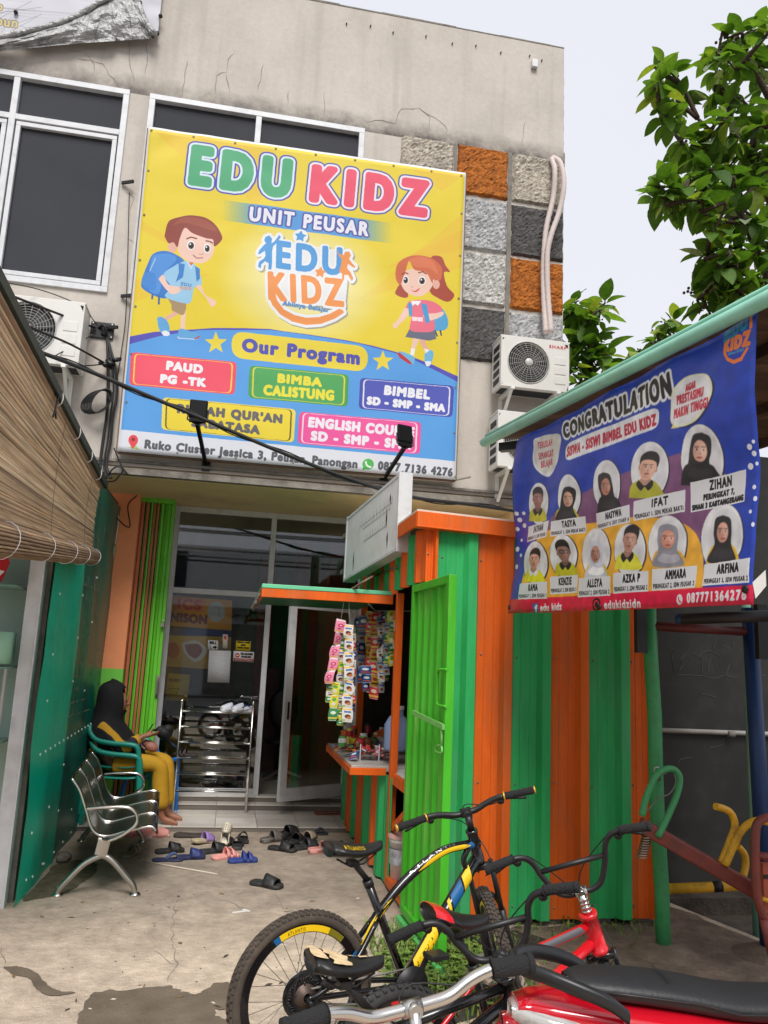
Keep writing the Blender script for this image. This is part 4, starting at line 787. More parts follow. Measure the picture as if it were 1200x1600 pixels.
for t in (.25, .7, 1.2, 1.8): q = Vector((-1.1, 6.6 - t, 2.985 + .0745 * t)); MB().tube([q + Vector((.03 * math.cos(a), .0, .05 * math.sin(a))) for a in np.linspace(0, 6.28, 10)[:-1]], .004, 5, closed=True).build('tie_string', M_WHITEP, rail)

MB().prism([(-3.6, 6.75, 2.95), (-3.6, 2.8, 3.25), (-3.6, 2.8, 3.265), (-3.6, 6.75, 2.965)], (2.43, 0, 0)).build('stall_roof', mat('old_roof_sheet', (170, 172, 170), .6, var=.15), rail)
# ------------------------------------------------------------------ green partition with rivets
pt = thing('partition_wall', 'dark green plastic sheeted side wall with white rivets, beside the metal bench', 'partition', (-1.27, 6.0, 0))
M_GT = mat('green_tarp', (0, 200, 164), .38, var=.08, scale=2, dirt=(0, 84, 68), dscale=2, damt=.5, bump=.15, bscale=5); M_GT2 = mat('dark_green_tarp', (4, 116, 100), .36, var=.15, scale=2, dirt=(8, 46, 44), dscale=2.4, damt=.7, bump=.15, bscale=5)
MB().box(-1.36, -1.275, 6.02, 8.75, -.02, 3.2).build('panel', M_CEM, pt)
def tarp(y0, y1, z1, x, name, m, cut=False):
    def fn(u, v):
        y = y0 + (y1 - y0) * u; z = z1 * (1 - v) + .0; ed = -.05 * max(0, math.sin((v - .35) * 9)) * (1 - u) if cut else 0
        return Vector((x + .012 * fbm(y * 2, z * 1.5, 3) + .006 * math.sin(y * 9 + z), y + ed * (u < .5), z))
    return sheet(name, fn, 24, 30, m, pt)
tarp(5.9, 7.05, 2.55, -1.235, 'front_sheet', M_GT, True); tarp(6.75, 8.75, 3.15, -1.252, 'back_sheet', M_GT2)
ms = MB()      # worn printed brick lines on the sheet behind
for k in range(150):
    y = 6.98 + abs(rng.gauss(0, 1)) * .75; z = rng.uniform(1.05, 2.75); 
    if y > 8.7: continue
    x = -1.252 + .012 * fbm(y * 2, z * 1.5, 3) + .006 * math.sin(y * 9 + z) + .004
    r_ = rng.random()
    if r_ < .6: ms.box(x, x + .001, y, min(8.72, y + rng.uniform(.06, .22)), round(z / .11) * .11, round(z / .11) * .11 + .012)
    else: ms.box(x, x + .001, y, y + .012, round(z / .11) * .11, round(z / .11) * .11 + rng.uniform(.06, .2))
ms.build('printed_brick_lines', mat('faded_print', (128, 136, 116), .7, var=.4, scale=20), pt)
rv = None
for y, z in [(6.08 + .16 * k, .94 + .002 * k) for k in range(15)] + [(6.1, z) for z in (.12, .42, 1.3, 1.62, 2.05, 2.35)] + [(7.0, z) for z in (.4, .75, 1.4, 1.75, 2.1, 2.4)] + [(7.6, z) for z in (.3, 1.3, 1.9, 2.3)] + [(6.6, z) for z in (.1, .5)] + [(6.3 + .35 * k, .09) for k in range(6)]:
    if rv is None: o = rv = MB().ell((0, 0, 0), (.006, .011, .011), 8, 5).build('rivet', mat('rivet_white', (220, 226, 222), .3), None); o.parent = pt
    else: o = rv.copy(); COL.objects.link(o); o.parent = pt
    o.location = Vector((-1.222, y, z)) - pt.location
MB().box(-1.4, -1.30, 5.9, 5.985, -.02, 2.42).box(-1.31, -1.297, 5.885, 5.9, -.02, 2.42).build('corner_post', M_ALU, pt, bevel=.004)
q = MB(); [q.ell((-1.2 + rng.uniform(0, .1), 7.0 + rng.uniform(0, .2), .03), (.05, .04, .035), 8, 6) for _ in range(4)]; tag(q.build('rubble_lump', M_CEM, None), 'grey lump of broken concrete at the foot of the green sheeting', 'rubble')

# ------------------------------------------------------------------ neighbouring stall display
dc = thing('display_cabinet', 'pale greenish glass display cabinet of the next stall at the left edge', 'cabinet', (-1.8, 6.1, 0))
M_PGL = mat('frosted_green_glass', (156, 182, 170), .18, var=.08, scale=2)
MB().box(-2.6, -1.401, 6.15, 6.17, -.02, 2.5).build('back_glass', M_PGL, dc)
for z in (1.03, 1.52, 2.06): MB().box(-2.6, -1.43, 5.72, 6.14, z, z + .012).build('shelf', mat('glass_edge', (110, 150, 132), .2), dc)
MB().box(-1.43, -1.415, 5.7, 5.716, 1.03, 1.52).box(-1.44, -1.41, 5.69, 5.715, 1.0, 1.03).build('shelf_clip', M_STEEL, dc)
MB().box(-2.6, -1.401, 5.9, 6.14, -.02, .4).build('plinth', M_ALU, dc)
P = Paint(160, 120, (226, 240, 230)); 
for k in range(7): P.ell(20 + rng.uniform(0, 90), rng.uniform(10, 110), rng.uniform(8, 26), rng.uniform(8, 22), rng.choice([(226, 120, 190), (240, 180, 200), (236, 90, 120)]))
P.poly([(110, 0), (160, 0), (160, 120), (104, 120)], (168, 220, 190))
bx = sheet('tissue_box', lambda u, v: (-1.63 + .19 * u, 5.74, 1.76 - .21 * v), 2, 2, img_mat('tissue_box_print', P.image('tissue_box_print'), .5, .4, .9)); 
md = bx.modifiers.new('depth', 'SOLIDIFY'); md.thickness = .2; md.offset = -1; tag(bx, 'pink and mint tissue box on the glass shelf at the left edge', 'tissue box')
q = MB(); q.add([(-1.7, 5.78, 2.36), (-1.55, 5.78, 2.36), (-1.50, 5.77, 2.22), (-1.53, 5.76, 2.1), (-1.6, 5.75, 2.02), (-1.75, 5.77, 2.0)], [(0, 1, 2, 3, 4, 5)])
o = q.build('red_flag', mat('red_cloth', (180, 24, 34), .8, var=.15), None, solid=.01); MB().add([(-1.7, 5.77, 2.2), (-1.52, 5.755, 2.16), (-1.56, 5.75, 2.11), (-1.7, 5.76, 2.14)], [(0, 1, 2, 3)]).build('white_stripe', M_WHITEP, o, solid=.004); tag(o, 'red cloth with a white stripe hanging at the left edge under the blind', 'cloth')

# ------------------------------------------------------------------ striped kiosk
KF = 5.40; KX = 1.30; KB = 8.12
KR = at(1027, 1200, 'y', KF).x
kz = [at(645, 796, 'y', KF - .09), at(800, 814, 'y', KF - .09)]; ksl = (kz[1].z - kz[0].z) / (kz[1].x - kz[0].x)
def roofz(x): return kz[0].z + ksl * (x - kz[0].x)
kio = thing('kiosk', 'orange and green striped sheet metal snack kiosk with raised flap and open side door', 'kiosk', (2.1, 6.6, 0))
def ribbed(p0, p1, z0, z1f, out, m, name='panel', parent=None, rib=.27, depth=.032):
    """one folded sheet strip from p0 to p1 (plan view), out = outward normal"""
    p0, p1 = Vector((*p0, 0)), Vector((*p1, 0)); o = Vector((*out, 0)); w = (p1 - p0)
    prof = [(0.0, -.004), (.012, 0), (.20, 0), (.21, .003), (.23, 0), (.44, 0), (.45, .003), (.47, 0), (1 - rib - .10, 0), (1 - rib, depth * 1.3), (.94, depth * 1.3), (1, -.004)]
    top = [p0 + w * u + o * h for u, h in prof]; vs = [Vector((q.x, q.y, z0)) for q in top] + [Vector((q.x, q.y, z1f(q))) for q in top]; n = len(prof)
    return MB().add(vs, [(i, i + 1, n + i + 1, n + i) for i in range(n - 1)]).build(name, m, parent or kio, solid=.002)
bx_ = [at(x, 1200, 'y', KF).x for x in (672, 740, 798, 860, 920, 985)]
xsb = [KX] + bx_ + [KR]
for i in range(len(xsb) - 1): ribbed((xsb[i], KF), (xsb[i + 1], KF), .04 + rng.uniform(-.006, .006), lambda q: roofz(q.x) - .1, (0, -1), (M_ORANGE, M_GREEN)[i % 2])
# left face: skirt under the counter and band above the hatch
ys = [at(x, 1260, 'x', KX).y for x in (611, 593, 584, 571, 561, 553, 544, 537)] + [KB]
for i in range(len(ys) - 1): ribbed((KX, ys[i]), (KX, ys[i + 1]), .02 + .006 * (i % 3), lambda q: .80, (-1, 0), (M_GREEN, M_ORANGE)[i % 2], rib=.3, depth=.025)
yy = [KF, 5.62, 5.86, 6.1, 6.33, 6.56, 6.8, 7.02, 7.26, 7.5, 7.72, 7.95, KB]
for i in range(len(yy) - 1): ribbed((KX, yy[i]), (KX, yy[i + 1]), 2.22 if yy[i] > 6.2 else 2.24, lambda q: roofz(KX) - .1, (-1, 0), (M_ORANGE, M_GREEN)[i % 2], rib=.3, depth=.025)
x = KX
for i, k in enumerate(np.arange(KF, KB, .34)): MB().box(KR - .03, KR, k, min(k + .338, KB), .04, roofz(KR) - .1).build('panel', (M_ORANGE, M_GREEN)[i % 2], kio)
for i, k in enumerate(np.arange(KX, KR, .3)): MB().box(k, min(k + .298, KR), KB, KB + .03, .04, roofz(k) - .1).build('panel', (M_ORANGE, M_GREEN)[i % 2], kio)
scr = None
for i in range(len(xsb) - 1):
    for z in (.12, .9, 1.75, 2.42):
        for u in (.1, .86):
            if scr is None: o = scr = MB().lathe([(0, .006), (.006, .005), (.008, 0)], (0, 0, 0), (0, -1, 0), 7).build('screw', M_CEM, None)
            else: o = scr.copy(); COL.objects.link(o)
            o.parent = kio; o.location = Vector((xsb[i] + (xsb[i + 1] - xsb[i]) * u + rng.uniform(-.01, .01), KF - (.034 if u > .5 else .002), z + rng.uniform(-.01, .01))) - kio.location
# roof and fascias
q = MB(); zf = lambda x, d: (x, roofz(x) + d)
x0, x1 = KX - .09, KR + .1; y0, y1 = KF - .09, KB + .1
q.prism([(x0, y0 + .02, roofz(x0) - .005), (x1, y0 + .02, roofz(x1) - .005), (x1, y0 + .02, roofz(x1) + .012), (x0, y0 + .02, roofz(x0) + .012)], (0, y1 - y0, 0)); q.build('roof', mat('roof_sheet', (216, 204, 186), .5, var=.1), kio)
MB().prism([(x0, y0, roofz(x0) - .105), (x1, y0, roofz(x1) - .105), (x1, y0, roofz(x1) - .004), (x0, y0, roofz(x0) - .004)], (0, .018, 0)).prism([(x0 - .004, y0 - .006, roofz(x0) - .115), (x1, y0 - .006, roofz(x1) - .115), (x1, y0 - .006, roofz(x1) - .104), (x0 - .004, y0 - .006, roofz(x0) - .104)], (0, .09, 0)).build('fascia', M_ORANGE, kio, bevel=.003)
MB().box(x0 - .003, x0 + .015, y0 + .019, y1, roofz(x0) - .105, roofz(x0) - .004).build('fascia', M_ORANGE, kio, bevel=.003)
# posts, floor frame, inside
MB().box(KX - .005, KX + .05, 6.30, 6.36, .03, 2.22).build('post', M_ORANGE, kio, bevel=.003); MB().box(KX + .003, KX + .05, KF + .04, KF + .09, .04, 2.23).build('post', M_LIME, kio, bevel=.003)
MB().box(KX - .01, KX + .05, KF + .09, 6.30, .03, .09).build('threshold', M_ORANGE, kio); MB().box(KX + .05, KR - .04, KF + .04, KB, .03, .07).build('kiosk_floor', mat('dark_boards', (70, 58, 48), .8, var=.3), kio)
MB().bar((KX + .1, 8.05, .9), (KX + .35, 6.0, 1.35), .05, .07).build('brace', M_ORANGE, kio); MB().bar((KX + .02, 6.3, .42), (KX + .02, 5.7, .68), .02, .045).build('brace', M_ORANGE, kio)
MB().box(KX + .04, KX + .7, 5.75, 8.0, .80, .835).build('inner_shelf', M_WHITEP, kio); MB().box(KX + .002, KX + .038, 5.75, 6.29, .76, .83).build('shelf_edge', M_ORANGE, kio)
MB().box(KR - .05, KR - .035, KF + .05, KB - .02, .08, 2.5).box(KX + .06, KR - .05, KB - .03, KB - .015, .08, 2.5).build('shade_lining', mat('interior_shade', (34, 28, 26), .9, var=.3), kio)  # added dark sheets that paint the kiosk's inner shade
# flap and counter
CZ = 2.19; fx = at(413, 920, 'y', 6.5).x
MB().box(fx, KX - .03, 6.52, 8.2, CZ - .012, CZ + .012).build('flap', mat('flap_green', (22, 110, 46), .5, var=.1), kio)
MB().box(fx - .02, KX - .002, 6.485, 6.519, CZ - .05, CZ + .022).box(fx - .02, fx - .001, 6.519, 8.2, CZ - .05, CZ + .022).build('flap_trim', M_ORANGE, kio, bevel=.003)
MB().box(fx - .02, KX - .002, 6.48, 6.53, CZ + .023, CZ + .055).box(fx - .02, fx + .02, 6.53, 8.2, CZ + .023, CZ + .055).build('flap_cap', mat('mint_zinc', (110, 204, 156), .4, var=.06), kio, bevel=.003)
for k in range(9):
    yb = 6.56 + k * .19; MB().tube(bez([(fx - .03, yb, CZ - .02), (fx - .05, yb + .01, CZ - .05 - rng.uniform(0, .04)), (fx - .035, yb + .03, CZ - .08)], 4), .01, 5).build('flap_hook', M_CEM, kio)
ct = MB(); cA, cB = at(549, 1196, 'z', .86), at(612, 1200, 'z', .86); cl = cA.x; cn = cA.y
ct.box(cl, KX + .3, cn, 8.05, .815, .862); cto = ct.build('counter', mat('counter_top', (176, 170, 162), .4, var=.15, scale=12, dirt=(120, 110, 100)), kio, bevel=.004)
MB().box(cl - .012, cl - .001, cn - .012, 8.05, .79, .845).box(cl - .001, KX - .006, cn - .012, cn - .001, .79, .845).build('counter_trim', M_ORANGE, kio, bevel=.002)
# open door, hinged on the front corner and standing out towards the yard
dh, df = at(631, 1423, 'z', .08), at(692, 1502, 'z', .08); dv = (df - dh); dW = dv.length; dv.normalize(); dn = Vector((-dv.y, dv.x, 0)) if -dv.y < 0 else Vector((dv.y, -dv.x, 0))
if dn.x > 0: dn = -dn
dT = at(640, 915, 'y', dh.y).z
def dbox(mb, a, b, z0, z1, t0, t1): return mb.obox(dh + dv * (a + b) / 2 + dn * (t0 + t1) / 2 + Vector((0, 0, (z0 + z1) / 2 - .08)), dv * (b - a) / 2, dn * (t1 - t0) / 2, Vector((0, 0, (z1 - z0) / 2)))
d = MB(); dbox(d, 0, .05, .08, dT, -.02, .03); dbox(d, dW - .05, dW, .08, dT, -.02, .03); dbox(d, .05, dW - .05, dT - .05, dT, -.02, .03); dbox(d, .05, dW - .05, .08, .13, -.02, .03)
dro = d.build('kiosk_door', M_LIME, kio, bevel=.003)
n = 5; pw = (dW - .1) / n
for k in range(n):
    a = .05 + pw * k; prof = [(0, -.012), (.30, -.012), (.38, .012), (.62, .012), (.70, -.012), (1, -.012)]
    P_ = [dh + dv * (a + pw * u) + dn * h for u, h in prof]; vs = [Vector((p.x, p.y, .131)) for p in P_] + [Vector((p.x, p.y, dT - .051)) for p in P_]
    MB().add(vs, [(i, i + 1, 7 + i, 6 + i) for i in range(5)]).build('door_panel', M_LIME, dro, solid=.002)
def dp(px, py, h=.045): return atp(px, py, dh + dn * h, dn)
q = bez([dp(698, 1046, .03), dp(686, 1047), dp(684, 1056), dp(683, 1090), dp(684, 1101), dp(697, 1104, .03)], 6); MB().tube(q, .008, 7).build('door_handle', M_LIME, dro)
MB().bar(dp(645, 1113), dp(693, 1136), .014, .03).tube([dp(690, 1136), dp(690, 1164)], .007, 6).tube(bez([dp(690, 1164), dp(682, 1166), dp(681, 1174), dp(690, 1176), dp(690, 1166)], 5), .006, 6).build('door_bar', mat('pale_green_bar', (120, 190, 96), .5, var=.15), dro)
MB().bar(dh + Vector((-.03, .0, -.05)), df + Vector((-.02, -.02, -.05)), .05, .05).build('door_rail', mat('mint_rail', (96, 196, 110), .45, var=.1), dro)
for z in (.5, 1.2, 1.9): MB().tube([dh + Vector((0, .01, z - .05)), dh + Vector((0, .01, z + .05))], .013, 7).build('hinge', M_LIME, dro)

# ------------------------------------------------------------------ hanging sachet strips and counter goods
def packet(name, base, marks):
    P = Paint(48, 64, base)
    for kind, c_, *a in marks:
        if kind == 'e': P.ell(*a, c_)
        elif kind == 'b': P.poly([(a[0], a[1]), (a[2], a[1]), (a[2], a[3]), (a[0], a[3])], c_)
        elif kind == 'l': P.line([(a[0], a[1]), (a[2], a[3])], a[4], c_)
    for y in (1, 60): P.poly([(0, y), (48, y), (48, y + 3), (0, y + 3)], (236, 236, 236), .7)
    return img_mat(name, P.image(name), .25, .6, .85)
PK = {
    'pink': packet('packet_pink', (244, 150, 180), [('b', (250, 214, 224), 0, 0, 48, 8), ('e', (206, 40, 96), 24, 30, 13, 9), ('e', (250, 190, 210), 24, 30, 6, 4), ('b', (244, 170, 80), 0, 54, 48, 60), ('e', (210, 60, 110), 20, 46, 8, 4)]),
    'white': packet('packet_white', (236, 236, 232), [('b', (250, 196, 80), 0, 4, 48, 10), ('b', (90, 120, 180), 8, 14, 40, 22), ('e', (120, 66, 46), 24, 38, 13, 9), ('e', (220, 140, 90), 30, 44, 10, 6), ('b', (170, 210, 90), 0, 52, 14, 60)]),
    'red': packet('packet_red', (226, 60, 60), [('e', (250, 230, 210), 24, 24, 14, 9), ('b', (250, 210, 90), 0, 44, 48, 54)]),
    'yellow': packet('packet_yellow', (226, 224, 60), [('e', (90, 170, 60), 24, 22, 13, 8), ('e', (240, 240, 230), 22, 44, 12, 9), ('b', (200, 60, 40), 8, 8, 40, 12)]),
    'green': packet('packet_green', (60, 140, 80), [('e', (230, 236, 220), 24, 24, 14, 8), ('b', (230, 210, 90), 0, 46, 48, 54)]),
    'blue': packet('packet_blue', (44, 80, 140), [('e', (230, 236, 240), 24, 26, 14, 9), ('b', (220, 90, 60), 6, 44, 42, 52)]),
    'silver': packet('packet_silver', (168, 172, 172), [('b', (90, 110, 150), 4, 16, 44, 28), ('e', (140, 70, 50), 24, 44, 12, 8)]),
    'gold': packet('packet_gold', (206, 160, 50), [('e', (170, 60, 40), 24, 26, 14, 9), ('b', (80, 60, 40), 4, 44, 44, 52)])}
def sachets(label, px, py0, py1, yy_, w, kinds, lean=0, grp='sachet strips hanging at the kiosk hatch', string=None):
    a, b = at(px, py0, 'y', yy_), at(px + lean, py1, 'y', yy_); L = (a - b).length; n = max(3, int(L / (w * 1.15))); t = thing('sachet_strip', label, 'sachet strip', a, 0, grp); ax = (b - a) / n
    for k in range(n):
        o_ = a + ax * k; ang = rng.uniform(-.75, .75); tl_ = rng.uniform(-.16, .16); r_ = Vector((math.cos(ang), math.sin(ang), 0)); nr = Vector((-r_.y, r_.x, 0)); W2 = w * rng.uniform(.9, 1.08); tw = rng.uniform(-.012, .012)
        def fn(u, v): return o_ + ax * v * 1.02 + r_ * (u - .5) * W2 * (1 - .16 * abs(2 * v - 1) ** 3) + Vector((0, 0, tl_ * (u - .5) * W2)) + Vector((tw * math.sin(v * 3), 0, 0)) - Vector((0, 1, 0)) * (.010 * math.sin(math.pi * u) * math.sin(math.pi * v) + rng.uniform(0, .002)) + nr * 0
        sheet('sachet', fn, 4, 4, PK[kinds[k % len(kinds)]], t)
    if string: MB().tube([at(*string, 'y', yy_), a], .0022, 4).build('string', M_WHITEP, t)
sachets('pink sachet strip leaning left, in front of all the others under the flap', 533, 968, 1068, 6.56, .085, ['pink'], -19, string=(539, 926))
sachets('short green and white sachet strip below the pink one', 517, 1070, 1098, 6.6, .07, ['green', 'white'], -3)
sachets('yellow sachet strip hanging lowest at the left of the white strip', 526, 1066, 1126, 6.58, .075, ['yellow', 'yellow', 'green'], -7)
sachets('white coffee sachet strip, longest under the flap, on the right string', 546, 976, 1128, 6.55, .085, ['white'], -4, string=(545, 926))
sachets('white and lime sachet strip half behind the longest white strip', 534, 980, 1122, 6.62, .075, ['white', 'green', 'white', 'yellow'], -2)
sachets('narrow red sachet strip at the right edge of the longest white strip', 553, 990, 1114, 6.64, .06, ['white', 'red', 'blue'], -3)
sachets('green and gold sachet strip just above the counter corner', 535, 1110, 1134, 6.6, .08, ['green', 'yellow'], -1)
for i, (px, t0, t1, ks, w, nm) in enumerate([(566, 962, 1066, ['blue', 'silver'], .09, 'dark blue and silver sachet strip, first inside the hatch'), (577, 955, 1082, ['gold', 'red', 'gold'], .085, 'gold and red sachet strip with yellow tails inside the hatch'), (586, 958, 1092, ['red', 'gold'], .08, 'rust coloured sachet strip reaching lowest inside the hatch'), (594, 962, 1082, ['silver', 'white'], .075, 'silver sachet strip in the middle of the hatch'), (601, 958, 1040, ['blue', 'white'], .075, 'blue and white sachet strip beside the silver one'),
        (607, 956, 1054, ['green', 'silver'], .07, 'narrow green sachet strip near the orange post'), (613, 954, 1040, ['yellow', 'green'], .07, 'yellow green sachet strip next to the orange post'), (619, 956, 1046, ['gold', 'white'], .065, 'pale gold sachet strip touching the orange post'), (571, 1040, 1080, ['blue'], .11, 'short bright blue packet strip low inside the hatch')]):
    sachets(nm, px, t0, t1, 6.95 - .03 * i, w, ks, rng.uniform(-3, 2))
for i, (px, t0, t1, ks, nm) in enumerate(((561, 966, 1050, ['blue', 'green'], 'dim blue and green sachet strip nearest the door glass, inside the hatch'), (571, 958, 1060, ['silver', 'gold'], 'dim silver and gold sachet strip behind the blue ones'), (582, 956, 1070, ['gold', 'yellow'], 'dim yellow sachet strip behind the rust coloured one'), (590, 956, 1076, ['red', 'silver'], 'dim red and silver sachet strip behind the middle strips'), (604, 954, 1064, ['green', 'blue', 'gold'], 'dim mixed sachet strip behind the narrow green one'))): sachets(nm, px, t0, t1, 7.25 + .05 * i, .075, ks, rng.uniform(-3, 3))
MB().tube([(1.1, 6.55, 2.14), (1.28, 7.2, 2.12), (1.7, 7.0, 2.13)], .004, 5).build('hanging_line', M_WHITEP, kio)
tw = tag(MB().tube(bez([at(549, 921, 'y', 6.5), at(575, 905, 'y', 6.4), at(592, 897, 'x', 1.26), at(620, 886, 'x', 1.26)], 10), [.009 + .003 * (i % 2) for i in range(31)], 6).build('twisted_rope', mat('twine', (120, 100, 80), .8)), 'twisted cord tied from the flap edge up to the striped band', 'rope')
def on_counter(px, py, z=.862):
    p = at(px, py, 'z', z)
    if p.y > 7.8: p = at(px, py, 'y', 7.8 - rng.uniform(0, .55)); p.z = z
    p.x = max(p.x, cl + .06); return p
def put(name, label, cat, px, py, prof, m, n=14, grp=None):
    p = on_counter(px, py); return tag(MB().lathe([(0, 0)] + prof + [(0, prof[-1][1])], (0, 0, 0), (0, 0, 1), n).build(name, m), label, cat, grp), p
def place(op): op[0].location = op[1]
M_CLR = glass_mat('clear_plastic', (.93, .94, .95), .06, .7)
place(put('snack_jar', 'orange plastic snack jar on the kiosk counter beside the hanging strips', 'jar', 540, 1162, [(.05, 0), (.055, .03), (.05, .13), (.055, .15)], mat('jar_orange', (214, 110, 50), .4)))
place(put('snack_jar', 'yellow lidded tub on the kiosk counter', 'tub', 559, 1158, [(.075, 0), (.08, .09), (.084, .1)], mat('tub_yellow', (206, 198, 40), .4)))
p = on_counter(577, 1164); o = MB().box(-.1, .1, -.06, .06, 0, .09).build('purple_box', mat('box_purple', (120, 70, 170), .4), bevel=.01); o.location = p; tag(o, 'purple plastic box behind the clear tray on the counter', 'box')
p = on_counter(581, 1186); t = thing('clear_tray', 'clear plastic divided tray of sweets at the counter edge', 'tray', p)
MB().box(p.x - .12, p.x + .2, p.y - .10, p.y + .12, p.z, p.z + .008).box(p.x - .12, p.x + .2, p.y - .10, p.y - .096, p.z + .008, p.z + .13).box(p.x - .12, p.x - .116, p.y - .096, p.y + .12, p.z + .008, p.z + .13).build('tray_walls', M_CLR, t)
for xx in (-.118, .04, .2): MB().box(p.x + xx - .004, p.x + xx + .004, p.y - .104, p.y - .0965, p.z, p.z + .13).build('tray_edge', M_ALU, t)
mb = None
for k in range(26):
    c_ = rng.choice([(236, 130, 150), (240, 236, 236), (200, 60, 60), (236, 180, 190), (90, 60, 50)]); q = MB().obox((0, 0, 0), (.022, .006, 0), (-.004, .016, .003), (0, 0, .004)); o = q.build('sweet', mat('sweet_%d_%d' % c_[:2], c_, .4), None, bevel=.003); o.parent = t
    o.location = (rng.uniform(-.09, .17), rng.uniform(-.07, .09), rng.uniform(.016, .09)); o.rotation_euler = (rng.uniform(-1, 1), rng.uniform(-1, 1), rng.uniform(0, 6))
for k, (px, py, c_, s_) in enumerate([(606, 1180, (236, 236, 236), .05), (602, 1172, (228, 228, 232), .06), (612, 1168, (240, 240, 240), .05)]):
    p = on_counter(px, py); q = MB(); [q.ell(p + Vector((rng.uniform(-.05, .05), rng.uniform(-.03, .03), s_ * .7)), (s_, s_ * .7, s_ * rng.uniform(.5, .8)), 8, 6) for _ in range(5)]; tag(q.build('plastic_bag', mat('bag_white', (232, 232, 234), .3, var=.1)), ['crumpled white plastic bag at the front right of the counter', 'white plastic bag behind the crumpled front one', 'white plastic bag against the orange post'][k], 'plastic bag')
for k, (px, py, nm, c_, c2_, h_, r_) in enumerate(((546, 1150, 'tall red', (190, 36, 44), (236, 210, 90), .15, .035), (553, 1146, 'brown', (96, 58, 40), (220, 60, 50), .17, .032), (568, 1150, 'pale green', (150, 190, 120), (236, 236, 230), .13, .04), (575, 1146, 'dark red', (140, 30, 36), (40, 40, 44), .19, .034), (590, 1152, 'orange', (224, 120, 40), (240, 230, 200), .12, .045), (597, 1146, 'blue', (50, 90, 170), (230, 230, 236), .16, .034), (605, 1152, 'cream', (226, 212, 180), (200, 60, 60), .14, .042), (534, 1152, 'white', (224, 224, 220), (90, 150, 80), .1, .04))):
    p = on_counter(px, py); t = thing('sweet_jar', nm + ' sweet jar packed among the goods on the kiosk counter', 'jar', p, 0, 'jars crowded on the counter'); MB().lathe([(0, 0), (r_, 0), (r_, h_), (r_ * .8, h_ + .012), (0, h_ + .012)], p, (0, 0, 1), 12).build('jar_body', mat('jar_' + nm.replace(' ', '_'), c_, .3, var=.3, scale=40), t); MB().lathe([(r_ + .001, h_ * .25), (r_ + .001, h_ * .7)], p, (0, 0, 1), 12).build('jar_wrap', mat('wrap_' + nm.replace(' ', '_'), c2_, .45, var=.3, scale=60), t); MB().lathe([(r_ * .86, 0), (r_ * .86, .02), (0, .02)], p + Vector((0, 0, h_ + .008)), (0, 0, 1), 12).build('jar_lid', _mats['wrap_' + nm.replace(' ', '_')], t)
for k in range(34):
    p = on_counter(rng.uniform(530, 612), rng.uniform(1150, 1184), .866 + .012 * (k % 4)); kd = rng.choice(['red', 'gold', 'silver', 'white', 'pink', 'green', 'blue'])
    o = sheet('loose_sachet', lambda u, v: Vector(((u - .5) * .085, (.5 - v) * .1, .006 + .012 * math.sin(math.pi * u) * math.sin(math.pi * v))), 3, 3, PK[kd]); o.location = p; o.rotation_euler = (rng.uniform(-.2, .7), rng.uniform(-.4, .4), rng.uniform(0, 6)); tag(o, kd + ' loose sachet lying in the jumble on the kiosk counter', 'sachet', 'loose sachets on the counter')
for k, (px, py, kd) in enumerate([(537, 1172, 'red'), (548, 1170, 'red'), (567, 1170, 'gold'), (527, 1150, 'silver'), (590, 1166, 'red'), (600, 1160, 'green')]):
    p = on_counter(px, py); ca, sa = math.cos(k), math.sin(k)
    o = sheet('snack_packet', lambda u, v: Vector(((u - .5) * .16, (.5 - v) * .12, .012 + .02 * math.sin(math.pi * u) * math.sin(math.pi * v))), 5, 5, PK[kd]); o.location = p; o.rotation_euler = (.35, 0, [-.2, .4, .1, .9, -.5, .3][k])
    tag(o, ['red snack packet lying left at the counter corner', 'red snack packet below the yellow tub', 'gold packet in front of the purple box', 'silver packet far out on the counter flap', 'red packet right of the purple box', 'green packet deep on the counter near the post'][k], 'snack packet')
t = thing('water_jug', 'bluish plastic water jug standing inside the kiosk behind the orange post', 'jug', at(619, 1150, 'y', 6.6)); p = at(619, 1172, 'y', 6.6)
MB().lathe([(0, 0), (.10, 0), (.105, .02), (.105, .2), (.07, .26), (.05, .28), (.05, .32), (0, .32)], p, (0, 0, 1), 14).build('bottle', mat('jug_blue', (130, 150, 186), .3), t); MB().lathe([(.053, 0), (.053, .03), (0, .03)], p + Vector((0, 0, .32)), (0, 0, 1), 12).build('cap', M_ALU, t)
o = sheet('pink_cloth', lambda u, v: Vector((1.42 + .02 * math.sin(u * 9), 5.62 + .16 * u, 1.36 - .5 * v)), 10, 6, mat('cloth_pink', (220, 40, 110), .8), None, .006); tag(o, 'bright pink cloth hanging inside the side door opening', 'cloth')
t = thing('paint_bucket', 'white paint bucket with a label on the kiosk floor behind the door', 'bucket', at(627, 1372, 'x', 1.4)); p = at(627, 1374, 'x', 1.4); p.z = .075
MB().lathe([(0, 0), (.085, 0), (.1, .27), (.104, .27), (.104, .3), (0, .3)], p, (0, 0, 1), 18).build('tub', M_WHITEP, t); MB().lathe([(.1, .12), (.1045, .23)], p, (0, 0, 1), 18).build('print_label', mat('label_grey', (170, 172, 176), .5, var=.4, scale=26), t)
MB().lathe([(.112, 0), (.112, .025), (.09, .03), (0, .03)], p + Vector((0, 0, .3)), (0, 0, 1), 18).build('lid', mat('lid_rose', (206, 160, 150), .5), t)
tag(MB().box(1.29, 1.50, 5.6, 5.85, .07, .075).build('floor_mat', mat('grey_card', (120, 116, 110), .8)), 'grey sheet of card on the kiosk threshold under the bucket', 'card')
